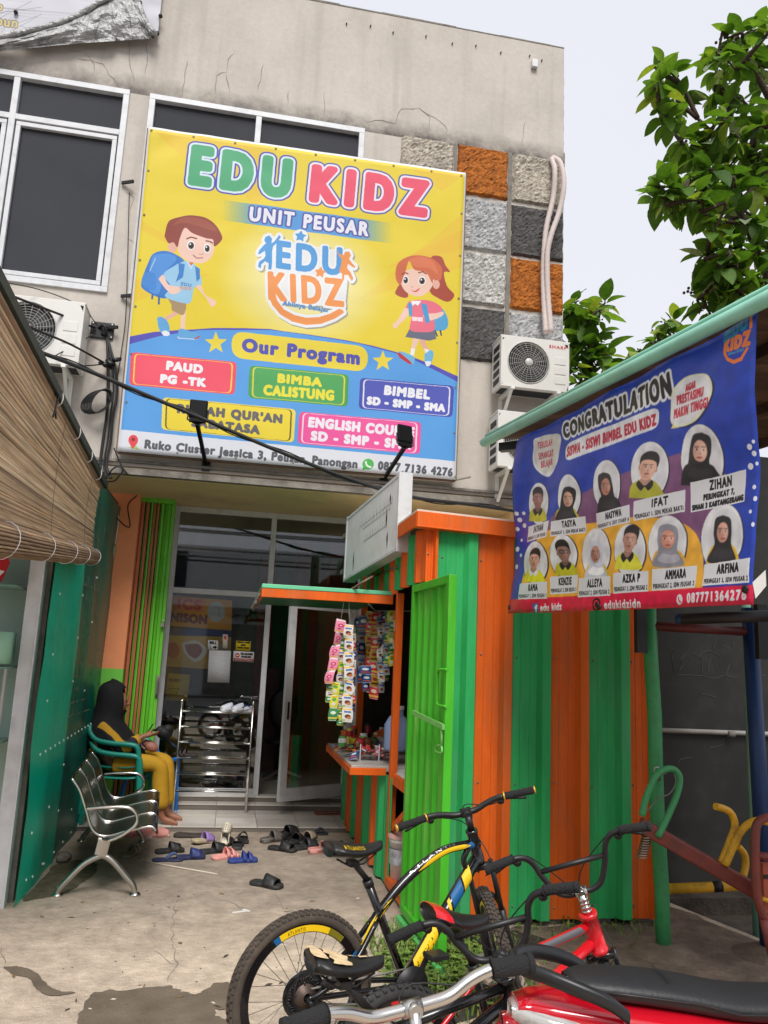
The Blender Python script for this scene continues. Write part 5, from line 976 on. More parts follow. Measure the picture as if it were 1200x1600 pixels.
for k, (px, c_, nm) in enumerate(((563, (170, 40, 40), 'red'), (574, (120, 70, 40), 'brown'), (585, (60, 90, 50), 'green'), (596, (190, 180, 160), 'cream'), (607, (200, 150, 60), 'amber'))):
    p = at(px, 1135 - 3 * k, 'y', 7.3 + .06 * k); p.z = .86; o = MB().lathe([(0, 0), (.045, 0), (.05, .1), (.03, .13), (0, .13)], (0, 0, 0), (0, 0, 1), 10).build('snack_pack', mat('pack_' + nm, c_, .5, var=.4, scale=30)); o.location = p; tag(o, nm + ' snack pack deep inside the kiosk hatch', 'snack pack', 'snack packs at the back of the kiosk')

# ------------------------------------------------------------------ blank white signboard
sg = thing('signboard', 'blank torn white box sign jutting out over the shop entrance', 'sign', (1.12, 6.8, 2.55))
s0, s1 = [at(624, 742, 'y', 6.0), at(617, 858, 'y', 6.0)], [at(543, 811, 'y', 7.55), at(537, 903, 'y', 7.55)]
ax = (s1[0] - s0[0]); ax.z = 0; L_ = ax.length; ax.normalize(); nx = Vector((-ax.y, ax.x, 0)); nx = nx if nx.x < 0 else -nx
zt, zb_ = s0[0].z, s0[1].z; zs = (s1[0].z - s0[0].z) / L_
def sp_(a, z, o=0): return Vector((s0[0].x, s0[0].y, zb_)) + ax * a + nx * o + Vector((0, 0, z + zs * a))
H_ = zt - zb_
q = MB(); q.add([sp_(a, z, o) for a in (0, L_) for z in (0, H_) for o in (0, -.1)], [(0, 1, 3, 2), (4, 6, 7, 5), (0, 2, 6, 4), (1, 5, 7, 3), (2, 3, 7, 6), (0, 4, 5, 1)]); q.build('board', mat('old_white_vinyl', (224, 224, 224), .45, var=.05, scale=3, dirt=(196, 192, 186), dscale=2.5, damt=.6), sg)
q = MB()
for z in (-.012, H_ - .012): q.obox(sp_(L_ / 2, z + .012, -.05), ax * (L_ / 2 + .01) + Vector((0, 0, zs * L_ / 2)), nx * .056, Vector((0, 0, .014)))
q.obox(sp_(-.006, H_ / 2, -.05), ax * .016, nx * .056, Vector((0, 0, H_ / 2 + .02))).obox(sp_(L_ + .006, H_ / 2, -.05), ax * .016, nx * .056, Vector((0, 0, H_ / 2 + .02))); q.build('frame', M_ALU, sg, bevel=.003)
for a, z, l in ((.28, .30, .16), (.24, .12, .14), (.20, .44, .10), (1.25, .12, .2)): q = MB(); q.add([sp_(a, z + l / 2, .002), sp_(a + .022, z + .02, .002), sp_(a + .004, z - l / 2, .002), sp_(a - .012, z, .002)], [(0, 1, 2, 3)]); q.build('tear', M_BLACK, sg)
q = MB()
for r_, (a0, a1, z) in enumerate([(.15, 1.1, .40), (.2, 1.0, .36), (.3, .95, .24)]):
    for k in range(12): a = a0 + (a1 - a0) * k / 12; q.add([sp_(a, z, .0015), sp_(a + .05, z, .0015), sp_(a + .05, z + .012, .0015), sp_(a, z + .012, .0015)], [(0, 1, 2, 3)]); 
    for k in range(9): a = a0 + (a1 - a0) * k / 9; q.add([sp_(a, z, .0015), sp_(a + .01, z, .0015), sp_(a + .014, z + .06, .0015), sp_(a + .004, z + .06, .0015)], [(0, 1, 2, 3)])
q.build('ghost_lettering', mat('ghost_grey', (176, 174, 174), .6, var=.2), sg, kind='stuff')
MB().bar(sp_(L_, H_ * .8, -.05), sp_(L_ + .3, H_ * .8, -.05), .04, .04).bar(sp_(L_, H_ * .2, -.05), sp_(L_ + .3, H_ * .2, -.05), .04, .04).build('bracket', M_CEM, sg)

# ------------------------------------------------------------------ blue congratulation banner
CQ = ((808, 690), (1183, 488), (1180, 945), (797, 959))
def blue_art():
    P = Paint(1650, 850, (32, 64, 174), CQ); K = lambda x, y: (760 + x / 2.727, 470 + y / 2.727); KK = lambda *p: [K(x, y) for x, y in p]
    P.curve(KK((255, 960), (300, 900), (370, 850), (430, 810), (600, 735), (720, 690), (830, 655), (930, 660), (1000, 745), (1000, 830), (950, 900), (905, 1010), (840, 1100), (500, 1100), (300, 1100)), (128, 82, 122))
    P.curve(KK((150, 1290), (165, 1170), (185, 1090), (240, 1000), (330, 965), (450, 950), (600, 930), (720, 930), (830, 955), (895, 1020), (925, 1120), (932, 1250), (900, 1300), (500, 1300)), (240, 178, 58))
    P.poly(KK((60, 1277), (1145, 1213), (1250, 1207), (1250, 1400), (60, 1400)), (226, 28, 74))
    W_ = (236, 236, 238); BK = (24, 24, 28); RD = (190, 36, 60)
    P.text('CONGRATULATION', K(326, 585), K(786, 405), K(322, 532), [(16, W_), (5, BK)], tr=K(776, 312), track=.12)
    P.rbox(KK((330, 612), (732, 455), (730, 545), (332, 692)), .42, W_); P.text('SISWA - SISWI BIMBEL EDU KIDZ', K(338, 668), K(718, 533), K(340, 628), [(3, RD)], tr=K(716, 490), track=.1)
    P.curve(KK((208, 590), (255, 572), (306, 576), (300, 640), (292, 700), (262, 752), (222, 735), (198, 690)), (240, 240, 240)); P.curve(KK((204, 598), (250, 576), (308, 572), (304, 640), (290, 706), (250, 736), (214, 716), (203, 660)), (222, 220, 214))
    for t, y, x0, x1 in (('TERUSLAH', 632, 218, 274), ('SEMANGAT', 678, 220, 278), ('BELAJAR', 714, 228, 274)): P.text(t, K(x0, y), K(x1, y - 14), K(x0, y - 26), [(1, RD)], track=.12)
    P.poly(KK((782, 553), (800, 520), (840, 545)), (234, 226, 150)); P.curve(KK((800, 480), (806, 400), (850, 330), (910, 315), (958, 330), (980, 380), (960, 450), (905, 525), (840, 550), (800, 530)), (24, 32, 90)); P.curve(KK((778, 480), (790, 390), (840, 330), (910, 314), (952, 328), (970, 385), (948, 452), (895, 520), (830, 545), (786, 530)), (238, 234, 190)); P.curve(KK((784, 478), (796, 394), (845, 335), (908, 320), (946, 334), (962, 388), (940, 450), (890, 512), (830, 538), (790, 525)), (232, 232, 234))
    for t, y, x0, x1, s_, h in (('AGAR', 392, 844, 888, 18, 28), ('PRESTASIMU', 448, 808, 926, 36, 36), ('MAKIN TINGGI', 508, 796, 950, 48, 38)): P.text(t, K(x0, y), K(x1, y - s_), K(x0, y - h), [(2, RD)], track=.14)
    def oval(cx, cy, rx, ry): P.ell(*K(cx + 2, cy + 2), (rx + 3) / 2.727, (ry + 3) / 2.727, (40, 36, 60)); P.ell(*K(cx, cy), rx / 2.727, ry / 2.727, (232, 232, 232)); P.ell(*K(cx + rx * .1, cy), rx * .8 / 2.727, ry * .85 / 2.727, (222, 222, 224))
    def face(cx, cy, s_, kind, skin=(190, 142, 118), top=(206, 200, 50), sw=1.):
        sw *= .9 + .22 * ((cx * 7 + cy * 3) % 10) / 10; ti = .22 * math.sin(cx * .7 + cy)
        E_ = lambda x, y, rx, ry, c, al=1.: P.ell(*K(cx + x * s_ * sw - y * s_ * ti, cy + y * s_ + x * s_ * ti * .6), rx * s_ * sw / 2.727, ry * s_ / 2.727, c, al)
        Q_ = lambda L, c: P.curve(KK(*[(cx + x * s_ * sw - min(y, 50) * s_ * ti, cy + y * s_ + (x * s_ * ti * .6 if y < 40 else 0)) for x, y in L]), c)
        skin = tuple(min(255, int(v * 1.12)) for v in skin); DK = (44, 40, 42); shade = tuple(int(v * .8) for v in skin)
        if kind in ('hijab', 'hijabw', 'hijabg'):
            hc = {'hijab': (42, 40, 44), 'hijabw': (206, 210, 222), 'hijabg': (150, 148, 156)}[kind]; h2 = tuple(min(255, int(v * 1.25)) for v in hc)
            Q_([(-60, 110), (-50, 60), (-30, 40), (30, 40), (55, 60), (66, 110)], top); Q_([(0, -62), (30, -48), (36, -5), (34, 40), (58, 92), (20, 104), (-30, 106), (-56, 92), (-34, 40), (-36, -5), (-28, -50)], hc); Q_([(-20, 50), (10, 58), (36, 56), (40, 80), (0, 90), (-36, 78)], h2); E_(0, -2, 24, 36, skin)
        else:
            Q_([(-62, 112), (-52, 66), (-20, 44), (24, 44), (54, 66), (66, 112)], top); Q_([(-14, 26), (16, 26), (20, 56), (0, 66), (-20, 56)], shade); Q_([(-24, 44), (0, 66), (26, 44), (32, 62), (14, 84), (0, 70), (-16, 84), (-32, 62)], DK if kind != 'boyw' else (228, 228, 232))
            E_(-31, 0, 6, 11, shade); E_(31, 0, 6, 11, shade); Q_([(-30, -30), (0, -42), (30, -30), (31, 6), (18, 36), (0, 44), (-18, 36), (-31, 6)], skin); Q_([(-34, -6), (-36, -42), (-14, -64), (18, -64), (36, -42), (34, -6), (26, -26), (4, -34), (-26, -28)], DK)
        for x in (-11, 12):
            E_(x, -6, 6, 2.6, (236, 230, 226)); E_(x, -6, 3, 3, (30, 24, 24)); P.line(KK((cx + (x - 8) * s_ * sw, cy - 15 * s_), (cx + (x + 8) * s_ * sw, cy - 15 * s_)), 1.1 * s_, (88, 66, 58))
            if kind == 'glasses':
                for k in range(14): a = k * .449; P.line(KK((cx + (x + 11 * math.cos(a)) * s_ * sw, cy + (-6 + 9 * math.sin(a)) * s_), (cx + (x + 11 * math.cos(a + .45)) * s_ * sw, cy + (-6 + 9 * math.sin(a + .45)) * s_)), .9, (30, 30, 34))
        E_(2, 7, 5, 5, shade, .8); E_(1, 20, 10, 3.2, (158, 84, 78)); [E_(-6 - 2.2 * k, 4, 24 - 3 * k, 34 - 2 * k, (90, 60, 50), .028) for k in range(6)]; [E_(9 + k, -2, 14 - 2 * k, 24 - 3 * k, (255, 232, 214), .06) for k in range(5)]; E_(0, 34, 16, 5, (80, 56, 48), .12); E_(0, -24, 22, 6, (255, 230, 214), .1)
    for (x, y, rx, ry), (fx_, fy, s_, kd, sk, tp) in zip(
        ((218, 868, 42, 90), (350, 838, 46, 94), (510, 790, 62, 106), (695, 728, 80, 122), (912, 676, 86, 142), (213, 1118, 50, 90), (325, 1090, 52, 90), (462, 1080, 64, 108), (612, 1066, 68, 110), (768, 1045, 78, 125), (998, 1012, 94, 142)),
        ((213, 850, .82, 'boy', (150, 100, 92), (200, 190, 30)), (346, 852, .9, 'hijab', (196, 150, 128), (190, 184, 60)), (506, 800, 1.02, 'hijab', (182, 122, 102), (46, 44, 48)), (686, 722, 1.12, 'boy', (206, 160, 138), (186, 184, 60)), (906, 650, 1.3, 'hijab', (206, 160, 142), (44, 42, 46)),
         (213, 1110, .8, 'boyw', (206, 150, 130), (226, 222, 40)), (326, 1078, .85, 'glasses', (140, 104, 92), (206, 200, 50)), (460, 1085, .98, 'hijabw', (176, 120, 104), (220, 190, 60)), (613, 1030, 1.05, 'boy', (190, 142, 124), (226, 222, 70)), (768, 1024, 1.1, 'hijabg', (206, 140, 118), (236, 180, 60)), (998, 995, 1.22, 'hijab', (206, 150, 132), (236, 190, 60)))):
        oval(x, y, rx, ry); face(fx_, fy, s_, kd, sk, tp, .8 if x < 420 else .9 if x < 700 else 1)
    P.soften(2, .16)
    def plate(q, name, sub, k=.30):
        q = [np.array(K(*p)) for p in q]; P.poly([tuple(p) for p in q], (226, 226, 228)); f = lambda u, v: tuple((q[0] * (1 - u) + q[1] * u) * (1 - v) + (q[3] * (1 - u) + q[2] * u) * v)
        w = min(.5, .078 * len(name)); lo = .5 if isinstance(sub, str) else .38; P.text(name, f(.52 - w / 2, lo), f(.52 + w / 2, lo), f(.52 - w / 2, .12 if isinstance(sub, str) else .08), [(2, BK)], track=.1)
        if isinstance(sub, str): P.text(sub, f(.03, .9), f(.97, .9), f(.03, .70), [(1, BK)], track=.14)
        else: P.text(sub[0], f(.22, .67), f(.78, .67), f(.22, .50), [(2, BK)], track=.12); P.text(sub[1], f(.03, .94), f(.97, .94), f(.03, .78), [(2, BK)], track=.1)
    plate(((172, 965), (266, 940), (262, 1010), (170, 1032)), 'FATHAN', 'PERINGKAT 4, SDN PEUSAR 1'); plate(((277, 945), (415, 922), (416, 992), (278, 1010)), 'TASYA', 'PERINGKAT 1, SDN MEKAR BAKTI'); plate(((461, 912), (609, 875), (614, 950), (463, 982)), 'NASYWA', 'PERINGKAT 8, SDIT SYARIF A')
    plate(((627, 862), (840, 812), (836, 905), (628, 945)), 'IFAT', 'PERINGKAT 1, SDN MEKAR BAKTI'); plate(((860, 782), (1088, 724), (1086, 862), (858, 908)), 'ZIHAN', ('PERINGKAT 7,', 'SMAN 3 KABTANGERANG')); plate(((152, 1208), (260, 1198), (258, 1270), (150, 1275)), 'RAMA', 'PERINGKAT 1, SDN PEUSAR 1'); plate(((271, 1178), (383, 1170), (380, 1245), (270, 1252)), 'KENZIE', 'PERINGKAT 3, SDN EROPA 3')
    plate(((388, 1184), (532, 1176), (528, 1258), (386, 1265)), 'ALLEYA', 'PERINGKAT 2, SDN PEUSAR 2'); plate(((544, 1164), (690, 1154), (690, 1240), (543, 1250)), 'AZKA P', 'PERINGKAT 3, SDN PEUSAR 2'); plate(((706, 1148), (899, 1132), (898, 1225), (705, 1238)), 'AMMARA', 'PERINGKAT 2, SDN PEUSAR 2'); plate(((930, 1128), (1130, 1100), (1132, 1205), (930, 1218)), 'ARFINA', 'PERINGKAT 5, SDN PEUSAR 2')
    BL, OR = (44, 132, 170), (236, 124, 60)
    P.text('EDU', K(1018, 170), K(1112, 115), K(1012, 115), [(5, BL)], tr=K(1108, 70), track=.14); P.text('KIDZ', K(1014, 222), K(1124, 190), K(1010, 178), [(5, OR)], tr=K(1126, 130), track=.14)
    P.poly(KK((1008, 180), (1010, 230), (1030, 262), (1060, 276), (1095, 262), (1125, 205), (1116, 200), (1090, 246), (1060, 258), (1034, 246), (1022, 222), (1020, 185)), OR); P.curve(KK((1004, 120), (1016, 130), (1012, 180), (1000, 170)), BL); P.curve(KK((1122, 70), (1132, 62), (1136, 110), (1124, 120)), OR); P.star(*K(1060, 100), 4, BL)
    P.text('Ahlinya Belajar', K(1034, 238), K(1104, 216), K(1034, 226), [(1, (70, 140, 190))])
    for x, y, r in ((128, 910, 8), (154, 908, 7), (136, 936, 9), (153, 960, 9), (124, 975, 8), (140, 1022, 6), (122, 1060, 10), (143, 1087, 7), (120, 1135, 9), (1113, 630, 12), (1132, 608, 8), (1130, 658, 11), (1109, 712, 13), (1138, 700, 8), (1127, 800, 9), (1136, 850, 10), (1118, 905, 8), (1136, 960, 9)): P.ell(*K(x, y), r / 2.9, r * 1.1 / 2.727, (230, 232, 240))
    P.poly(KK((204, 1292), (222, 1290), (222, 1328), (204, 1330)), (60, 110, 180)); P.text('f', K(210, 1326), K(219, 1325), K(210, 1300), [(3, W_)]); P.text('edu kidz', K(230, 1322), K(314, 1316), K(230, 1294), [(2, W_)])
    P.rbox(KK((454, 1268), (487, 1265), (487, 1320), (454, 1324)), .4, (40, 24, 34)); P.ell(*K(470, 1295), 4.2, 7, (226, 28, 74)); P.ell(*K(470, 1295), 2.4, 4.6, (40, 24, 34))
    P.text('edukidzidn', K(503, 1312), K(655, 1306), K(503, 1280), [(2, W_)], tr=K(655, 1272), track=.1); P.ell(*K(831, 1275), 5.2, 8.2, W_); P.line(KK((826, 1264), (826, 1274), (833, 1284), (838, 1286)), 2.2, (226, 28, 74)); P.text('087771364276', K(867, 1288), K(1117, 1274), K(867, 1250), [(2, W_)], tr=K(1119, 1234), track=.16)
    return P.image('congratulation_print')
B_TL, B_BL = at(808, 690, 'y', 5.0), at(797, 959, 'y', 5.0)
B_TR, B_BR = at(1183, 488, 'y', 2.72), at(1180, 945, 'y', 2.72)
cb = thing('congratulation_banner', 'blue printed congratulation banner with pupil portraits hanging from a mint pole', 'banner', (B_BL + B_BR) / 2)
bnx = (B_TR - B_TL).cross(B_BL - B_TL).normalized(); bnx = bnx if bnx.x < 0 else -bnx
def cfn(u, v):
    p = (B_TL * (1 - u) + B_TR * u) * (1 - v) + (B_BL * (1 - u) + B_BR * u) * v
    w = .022 * math.exp(-u * 5) * math.sin(14 * u + 7 * v) + .012 * fbm(u * 4, v * 4, 5) + .016 * math.exp(-((u - .95) / .15) ** 2) * math.sin(9 * v + 6 * u) + .006 * math.sin(46 * (u * .6 + v * .25)) * math.exp(-v * 4)
    return p + bnx * w
sheet('printed_sheet', cfn, 70, 44, img_mat('congratulation_print', blue_art(), .36, .45, .88), cb, solid=.004)
for u, v in ((.012, .965), (.985, .95), (.5, .985)): MB().lathe([(.004, .004), (.016, .005), (.018, 0)], cfn(u, v) + bnx * .003, bnx, 8).build('eyelet', M_BLACK, cb)
q = MB(); e = cfn(1, .93); q.add([e, e + Vector((.05, -.01, .05)), e + Vector((.05, -.01, -.01)), e + Vector((.01, 0, -.06))], [(0, 1, 2, 3)]); q.build('curled_corner', M_WHITEP, cb, solid=.004)

# ------------------------------------------------------------------ lean-to roof over the play corner
pl, pr_ = at(756, 692, 'y', 5.38), at(1200, 466, 'y', 2.62); pd = (pr_ - pl); pd2 = pl + pd * 1.45
rf = thing('play_shelter', 'brown boarded lean-to roof with a mint edge pole over the play corner', 'shelter', (3, 4, 0))
M_MINT = mat('mint_pipe', (140, 200, 178), .4, var=.07, scale=6, dirt=(110, 160, 140), dscale=8, damt=.4)
MB().tube([pl, pl.lerp(pd2, .5), pd2], .032, 12).build('edge_pole', M_MINT, rf); MB().tube([pl + Vector((.02, .01, .055)), pd2 + Vector((.02, 0, .055))], .014, 8).build('edge_trim', M_MINT, rf)
M_PLANK = [mat('brown_board_%d' % i, c_, .8, var=.25, scale=4, stretch=(.6, 4, 4), dirt=(40, 30, 24), dscale=3) for i, c_ in enumerate([(96, 70, 52), (84, 60, 46), (108, 80, 60)])]
def rz(x, y):  # roof underside height
    f = (y - pl.y) / (pd2.y - pl.y); ex = pl.x + (pd2.x - pl.x) * f; return pl.z + (pd2.z - pl.z) * f + .02 + .10 * (x - ex)
y = 5.95
while y > 1.35:
    f = (y - pl.y) / (pd2.y - pl.y); xa = pl.x + (pd2.x - pl.x) * f + .06; xb = 4.05
    if y > 5.38: xa = max(xa, KR + .15)
    q = MB(); q.add([(xx, yy_, rz(xx, yy_) + dz) for dz in (0, .02) for yy_ in (y - .118, y) for xx in (xa, xb)], [(0, 2, 3, 1), (4, 5, 7, 6), (0, 1, 5, 4), (2, 6, 7, 3), (0, 4, 6, 2), (1, 3, 7, 5)]); q.build('roof_board', rng.choice(M_PLANK), rf); y -= .122
for xx in (2.4, 3.2, 3.95): MB().bar((xx, 5.9, rz(xx, 5.9) - .035), (xx, 1.4, rz(xx, 1.4) - .035), .05, .06).build('rafter', M_PLANK[1], rf)
MB().tube([(3.98, 1.5, -.05), (3.98, 1.5, rz(3.98, 1.5) - .06)], .035, 10).build('post', M_MINT, rf); MB().tube([(3.98, 5.7, -.25), (3.98, 5.7, rz(3.98, 5.7) - .06)], .035, 10).build('post', M_MINT, rf)
dxb = at(800, 692, 'y', 5.25); MB().bar(dxb + Vector((-.07, .05, -.03)), dxb + Vector((.2, -.2, -.03)), .06, .06).build('eave_block', M_BLACK, rf)

# ------------------------------------------------------------------ dark wall behind the play corner
gw = thing('side_wall', 'dark grey sheet wall with chalk scribbles behind the play corner', 'wall', (5, 6.65, -.25))
M_GW = mat('chalk_wall', (42, 42, 38), .6, var=.25, scale=2.5, dirt=(66, 64, 60), dscale=5, damt=.4)
for a, b in ((3.10, 5.35), (5.355, 8.2)): MB().box(a, b, 6.62, 6.70, -.25, 3.75).build('wall_sheet', M_GW, gw)
pz = at(1040, 1141, 'y', 6.58).z; MB().tube([(3.12, 6.585, pz), (8.1, 6.585, pz - .02)], .022, 10).build('pipe', mat('grey_pvc', (168, 166, 160), .5), gw); p = at(1142, 1147, 'y', 6.57); MB().tube([p - Vector((.03, 0, 0)), p + Vector((.03, 0, 0))], .028, 10).build('pipe_coupling', M_CEM, gw)
M_CHALK = mat('chalk', (104, 102, 95), .95, var=.3, scale=40)
def ch(*pts): return bez([at(1000 + x / 5.925, 930 + y / 5.925, 'y', 6.617) for x, y in pts], 6)
for L in (((360, 700), (400, 640), (380, 600), (440, 520), (450, 490)), ((490, 540), (540, 570), (580, 530), (640, 515), (700, 540), (750, 580)), ((540, 560), (575, 600), (575, 740)), ((630, 700), (640, 620), (665, 580), (700, 630), (715, 700)), ((330, 740), (480, 740), (600, 750), (690, 770), (780, 745), (900, 765)), ((680, 510), (700, 400)), ((790, 750), (830, 640)), ((280, 490), (350, 510), (300, 560), (320, 700)), ((760, 465), (820, 490)), ((865, 430), (866, 490)), ((560, 910), (650, 930), (700, 945)), ((350, 1560), (380, 1520), (470, 1500)), ((640, 1410), (720, 1400), (760, 1380)), ((1100, 745), (1160, 740))):
    MB().tube(ch(*L), .0022, 4).build('chalk_line', M_CHALK, gw)
MB().box(3.3, 8, 6.4, 6.61, -.25, -.12).build('gutter', M_SOIL, gw)

# ------------------------------------------------------------------ swing frame, seesaw and other play equipment
M_PG = mat('play_green', (62, 152, 92), .5, var=.15, scale=14, dirt=(70, 74, 60), dscale=14, damt=.55); M_PB = mat('play_blue', (20, 56, 106), .45, var=.15, dirt=(16, 28, 50), dscale=6, damt=.6); M_PR = mat('play_redbrown', (128, 58, 48), .5, var=.2, scale=9, dirt=(86, 62, 52), dscale=8, damt=.6); M_PY = mat('play_yellow', (226, 170, 36), .5, var=.12, scale=9, dirt=(70, 62, 50), dscale=7, damt=.6); M_MAR = mat('play_maroon', (92, 30, 28), .5, var=.2)
sw = thing('swing_frame', 'painted steel swing frame with a green post, a blue post and a maroon top bar', 'swing frame', (2.9, 4.85, 0))
gt, gb = at(1014, 940, 'y', 4.87), at(1037, 1490, 'y', 4.87)
gpts = [gb + (gt - gb) * k / 6 + Vector((.006 * math.sin(k * 2.), 0, 0)) for k in range(7)]; MB().tube(gpts, .045, 14).build('green_post', M_PG, sw)
bt, bb = at(1171, 950, 'y', 4.8), at(1201, 1475, 'y', 4.8); bb.z = .0; MB().tube([bb, bt], .05, 14).build('blue_post', M_PB, sw)
MB().tube([at(1018, 978, 'y', 4.86), at(1172, 987, 'y', 4.8)], .03, 10).build('top_bar', M_MAR, sw); h0_ = at(1062, 967, 'y', 4.5); h1_ = at(1215, 962, 'y', 4.3); MB().tube([h0_, h1_], .035, 10).build('cross_bar', mat('black_pipe', (34, 26, 26), .5), sw); MB().ell(h0_, (.03, .03, .036), 10, 8).build('end_cap', M_PB, sw)
for a, b, yy_ in (((1001, 950), (1001, 1020), 4.8), ((1190, 945), (1189, 1030), 4.6)): p0, p1 = at(*a, 'y', yy_), at(*b, 'y', yy_); MB().obox((p0 + p1) / 2, (.035, 0, 0), (0, .02, 0), (0, 0, (p0.z - p1.z) / 2)).build('rubber_sleeve', M_BLACK, sw)
M_FT = _mats['soiled_shaded_concrete']; [MB().lathe([(0, .06)] + [(r_ * (1 + .12 * math.sin(a_ + p_.x)), z_) for r_, z_, a_ in ((.09, .058, 0), (.17, .03, 1), (.24, .004, 2))], (p_.x, p_.y, .0), (0, 0, 1), 20).build('footing', M_FT, sw) for p_ in (gb, bb)]
chn = MB(); c0, c1_ = at(1026, 985, 'y', 4.93), at(1026, 1235, 'y', 4.93)
for k in range(34):
    p = c0.lerp(c1_, k / 34); a = Vector((.011, 0, 0)) if k % 2 else Vector((0, .011, 0)); chn.tube([p + a * math.cos(t) + Vector((0, 0, .022 * math.sin(t))) for t in np.linspace(0, 6.28, 9)[:-1]], .0035, 5, closed=True)
chn.build('chain', mat('rusty_chain', (92, 66, 52), .6, .6, var=.3), sw)
lk = thing('padlock_cable', 'small padlock on a wire loop hanging from the green swing post', 'padlock', at(1026, 1212, 'y', 4.78)); p = at(1026, 1213, 'y', 4.78)
MB().box(p.x - .022, p.x + .022, p.y - .012, p.y + .012, p.z - .025, p.z + .018).build('lock_body', mat('old_brass', (92, 84, 76), .4, .7), lk, bevel=.004); MB().tube(bez([p + Vector((-.013, 0, .018)), p + Vector((-.012, 0, .05)), p + Vector((.012, 0, .05)), p + Vector((.013, 0, .018))], 5), .005, 6).build('shackle', M_STEEL, lk)
MB().tube(bez([at(x, y, 'y', 4.74) for x, y in ((1036, 1210), (1050, 1204), (1056, 1222), (1046, 1240), (1028, 1248), (1012, 1268))], 6), .005, 6).build('cable_loop', mat('grey_wire', (120, 126, 116), .5), lk)
ss = thing('seesaw', 'worn red brown seesaw beam with a green hand loop and a coil spring', 'seesaw', (2.9, 4.65, 0))
sa, sb = at(998, 1287, 'y', 4.66), at(1190, 1398, 'y', 4.42); MB().bar(sa, sb, .075, .085).build('beam', M_PR, ss, bevel=.012)
L = [at(x, y, 'y', yy_) for x, y, yy_ in ((1003, 1275, 4.6), (1010, 1245, 4.6), (1025, 1212, 4.6), (1040, 1202, 4.62), (1054, 1203, 4.64), (1062, 1216, 4.64), (1058, 1240, 4.62), (1046, 1270, 4.6), (1028, 1308, 4.58))]; MB().tube(bez(L, 6), .02, 10).build('hand_loop', M_PG, ss)
c0, c1_ = at(1011, 1305, 'y', 4.64), at(1003, 1340, 'y', 4.64); spg = []; axs = (c1_ - c0); 
for k in range(110): a = k * .52; spg.append(c0 + axs * k / 109 + Vector((.028 * math.cos(a), .028 * math.sin(a), .006 * math.cos(a))))
MB().tube(spg, .005, 6).build('coil_spring', mat('spring_steel', (170, 150, 134), .35, .9, var=.2), ss)
for L in ([(1126, 1350, 4.5), (1140, 1315, 4.5), (1148, 1290, 4.5), (1143, 1272, 4.5), (1132, 1264, 4.48), (1118, 1260, 4.46)], [(1133, 1353, 4.46), (1148, 1318, 4.46), (1160, 1296, 4.44), (1176, 1284, 4.42), (1195, 1283, 4.4), (1215, 1292, 4.4)], [(1153, 1322, 4.6), (1163, 1335, 4.6), (1165, 1352, 4.6), (1161, 1370, 4.58)]):
    MB().tube(bez([at(x, y, 'y', yy_) for x, y, yy_ in L], 6), .021, 10).build('yellow_handle', M_PY, ss)
MB().tube([at(1040, 1389, 'y', 5.0), at(1110, 1386, 'y', 4.95), at(1165, 1383, 'y', 4.9)], .032, 10).build('yellow_bar', M_PY, ss); MB().tube([at(1114, 1386, 'y', 4.945), at(1128, 1385, 'y', 4.93)], .034, 10).build('worn_band', M_BLACK, ss)
rs = thing('ride_seat', 'red brown steel ride seat with rounded frame at the right edge', 'play seat', (3.35, 4.2, 0))
L = [at(x, y, 'y', 4.2) for x, y in ((1215, 1276), (1196, 1278), (1183, 1288), (1180, 1310), (1180, 1340), (1181, 1380), (1185, 1410), (1195, 1435), (1212, 1452))]; MB().tube(bez(L, 6), .024, 10).build('side_tube', M_PR, rs)
MB().tube([at(1182, 1336, 'y', 4.2), at(1215, 1342, 'y', 4.18)], .022, 10).build('cross_tube', M_PR, rs); p0 = at(1190, 1345, 'y', 4.25); MB().box(p0.x, p0.x + .35, 4.24, 4.27, p0.z - .27, p0.z - .01).build('back_plate', mat('ride_orange', (176, 84, 60), .5, var=.2), rs); MB().box(p0.x, p0.x + .35, 4.232, 4.239, p0.z - .09, p0.z - .07).build('black_strap', M_BLACK, rs); MB().tube([at(1190, 1404, 'y', 4.2), at(1215, 1412, 'y', 4.2)], .012, 8).build('yellow_rail', M_PY, rs)
MB().tube([at(1195, 1435, 'y', 4.2), at(1210, 1500, 'y', 4.2)], .03, 10).build('seat_leg', M_PR, rs)

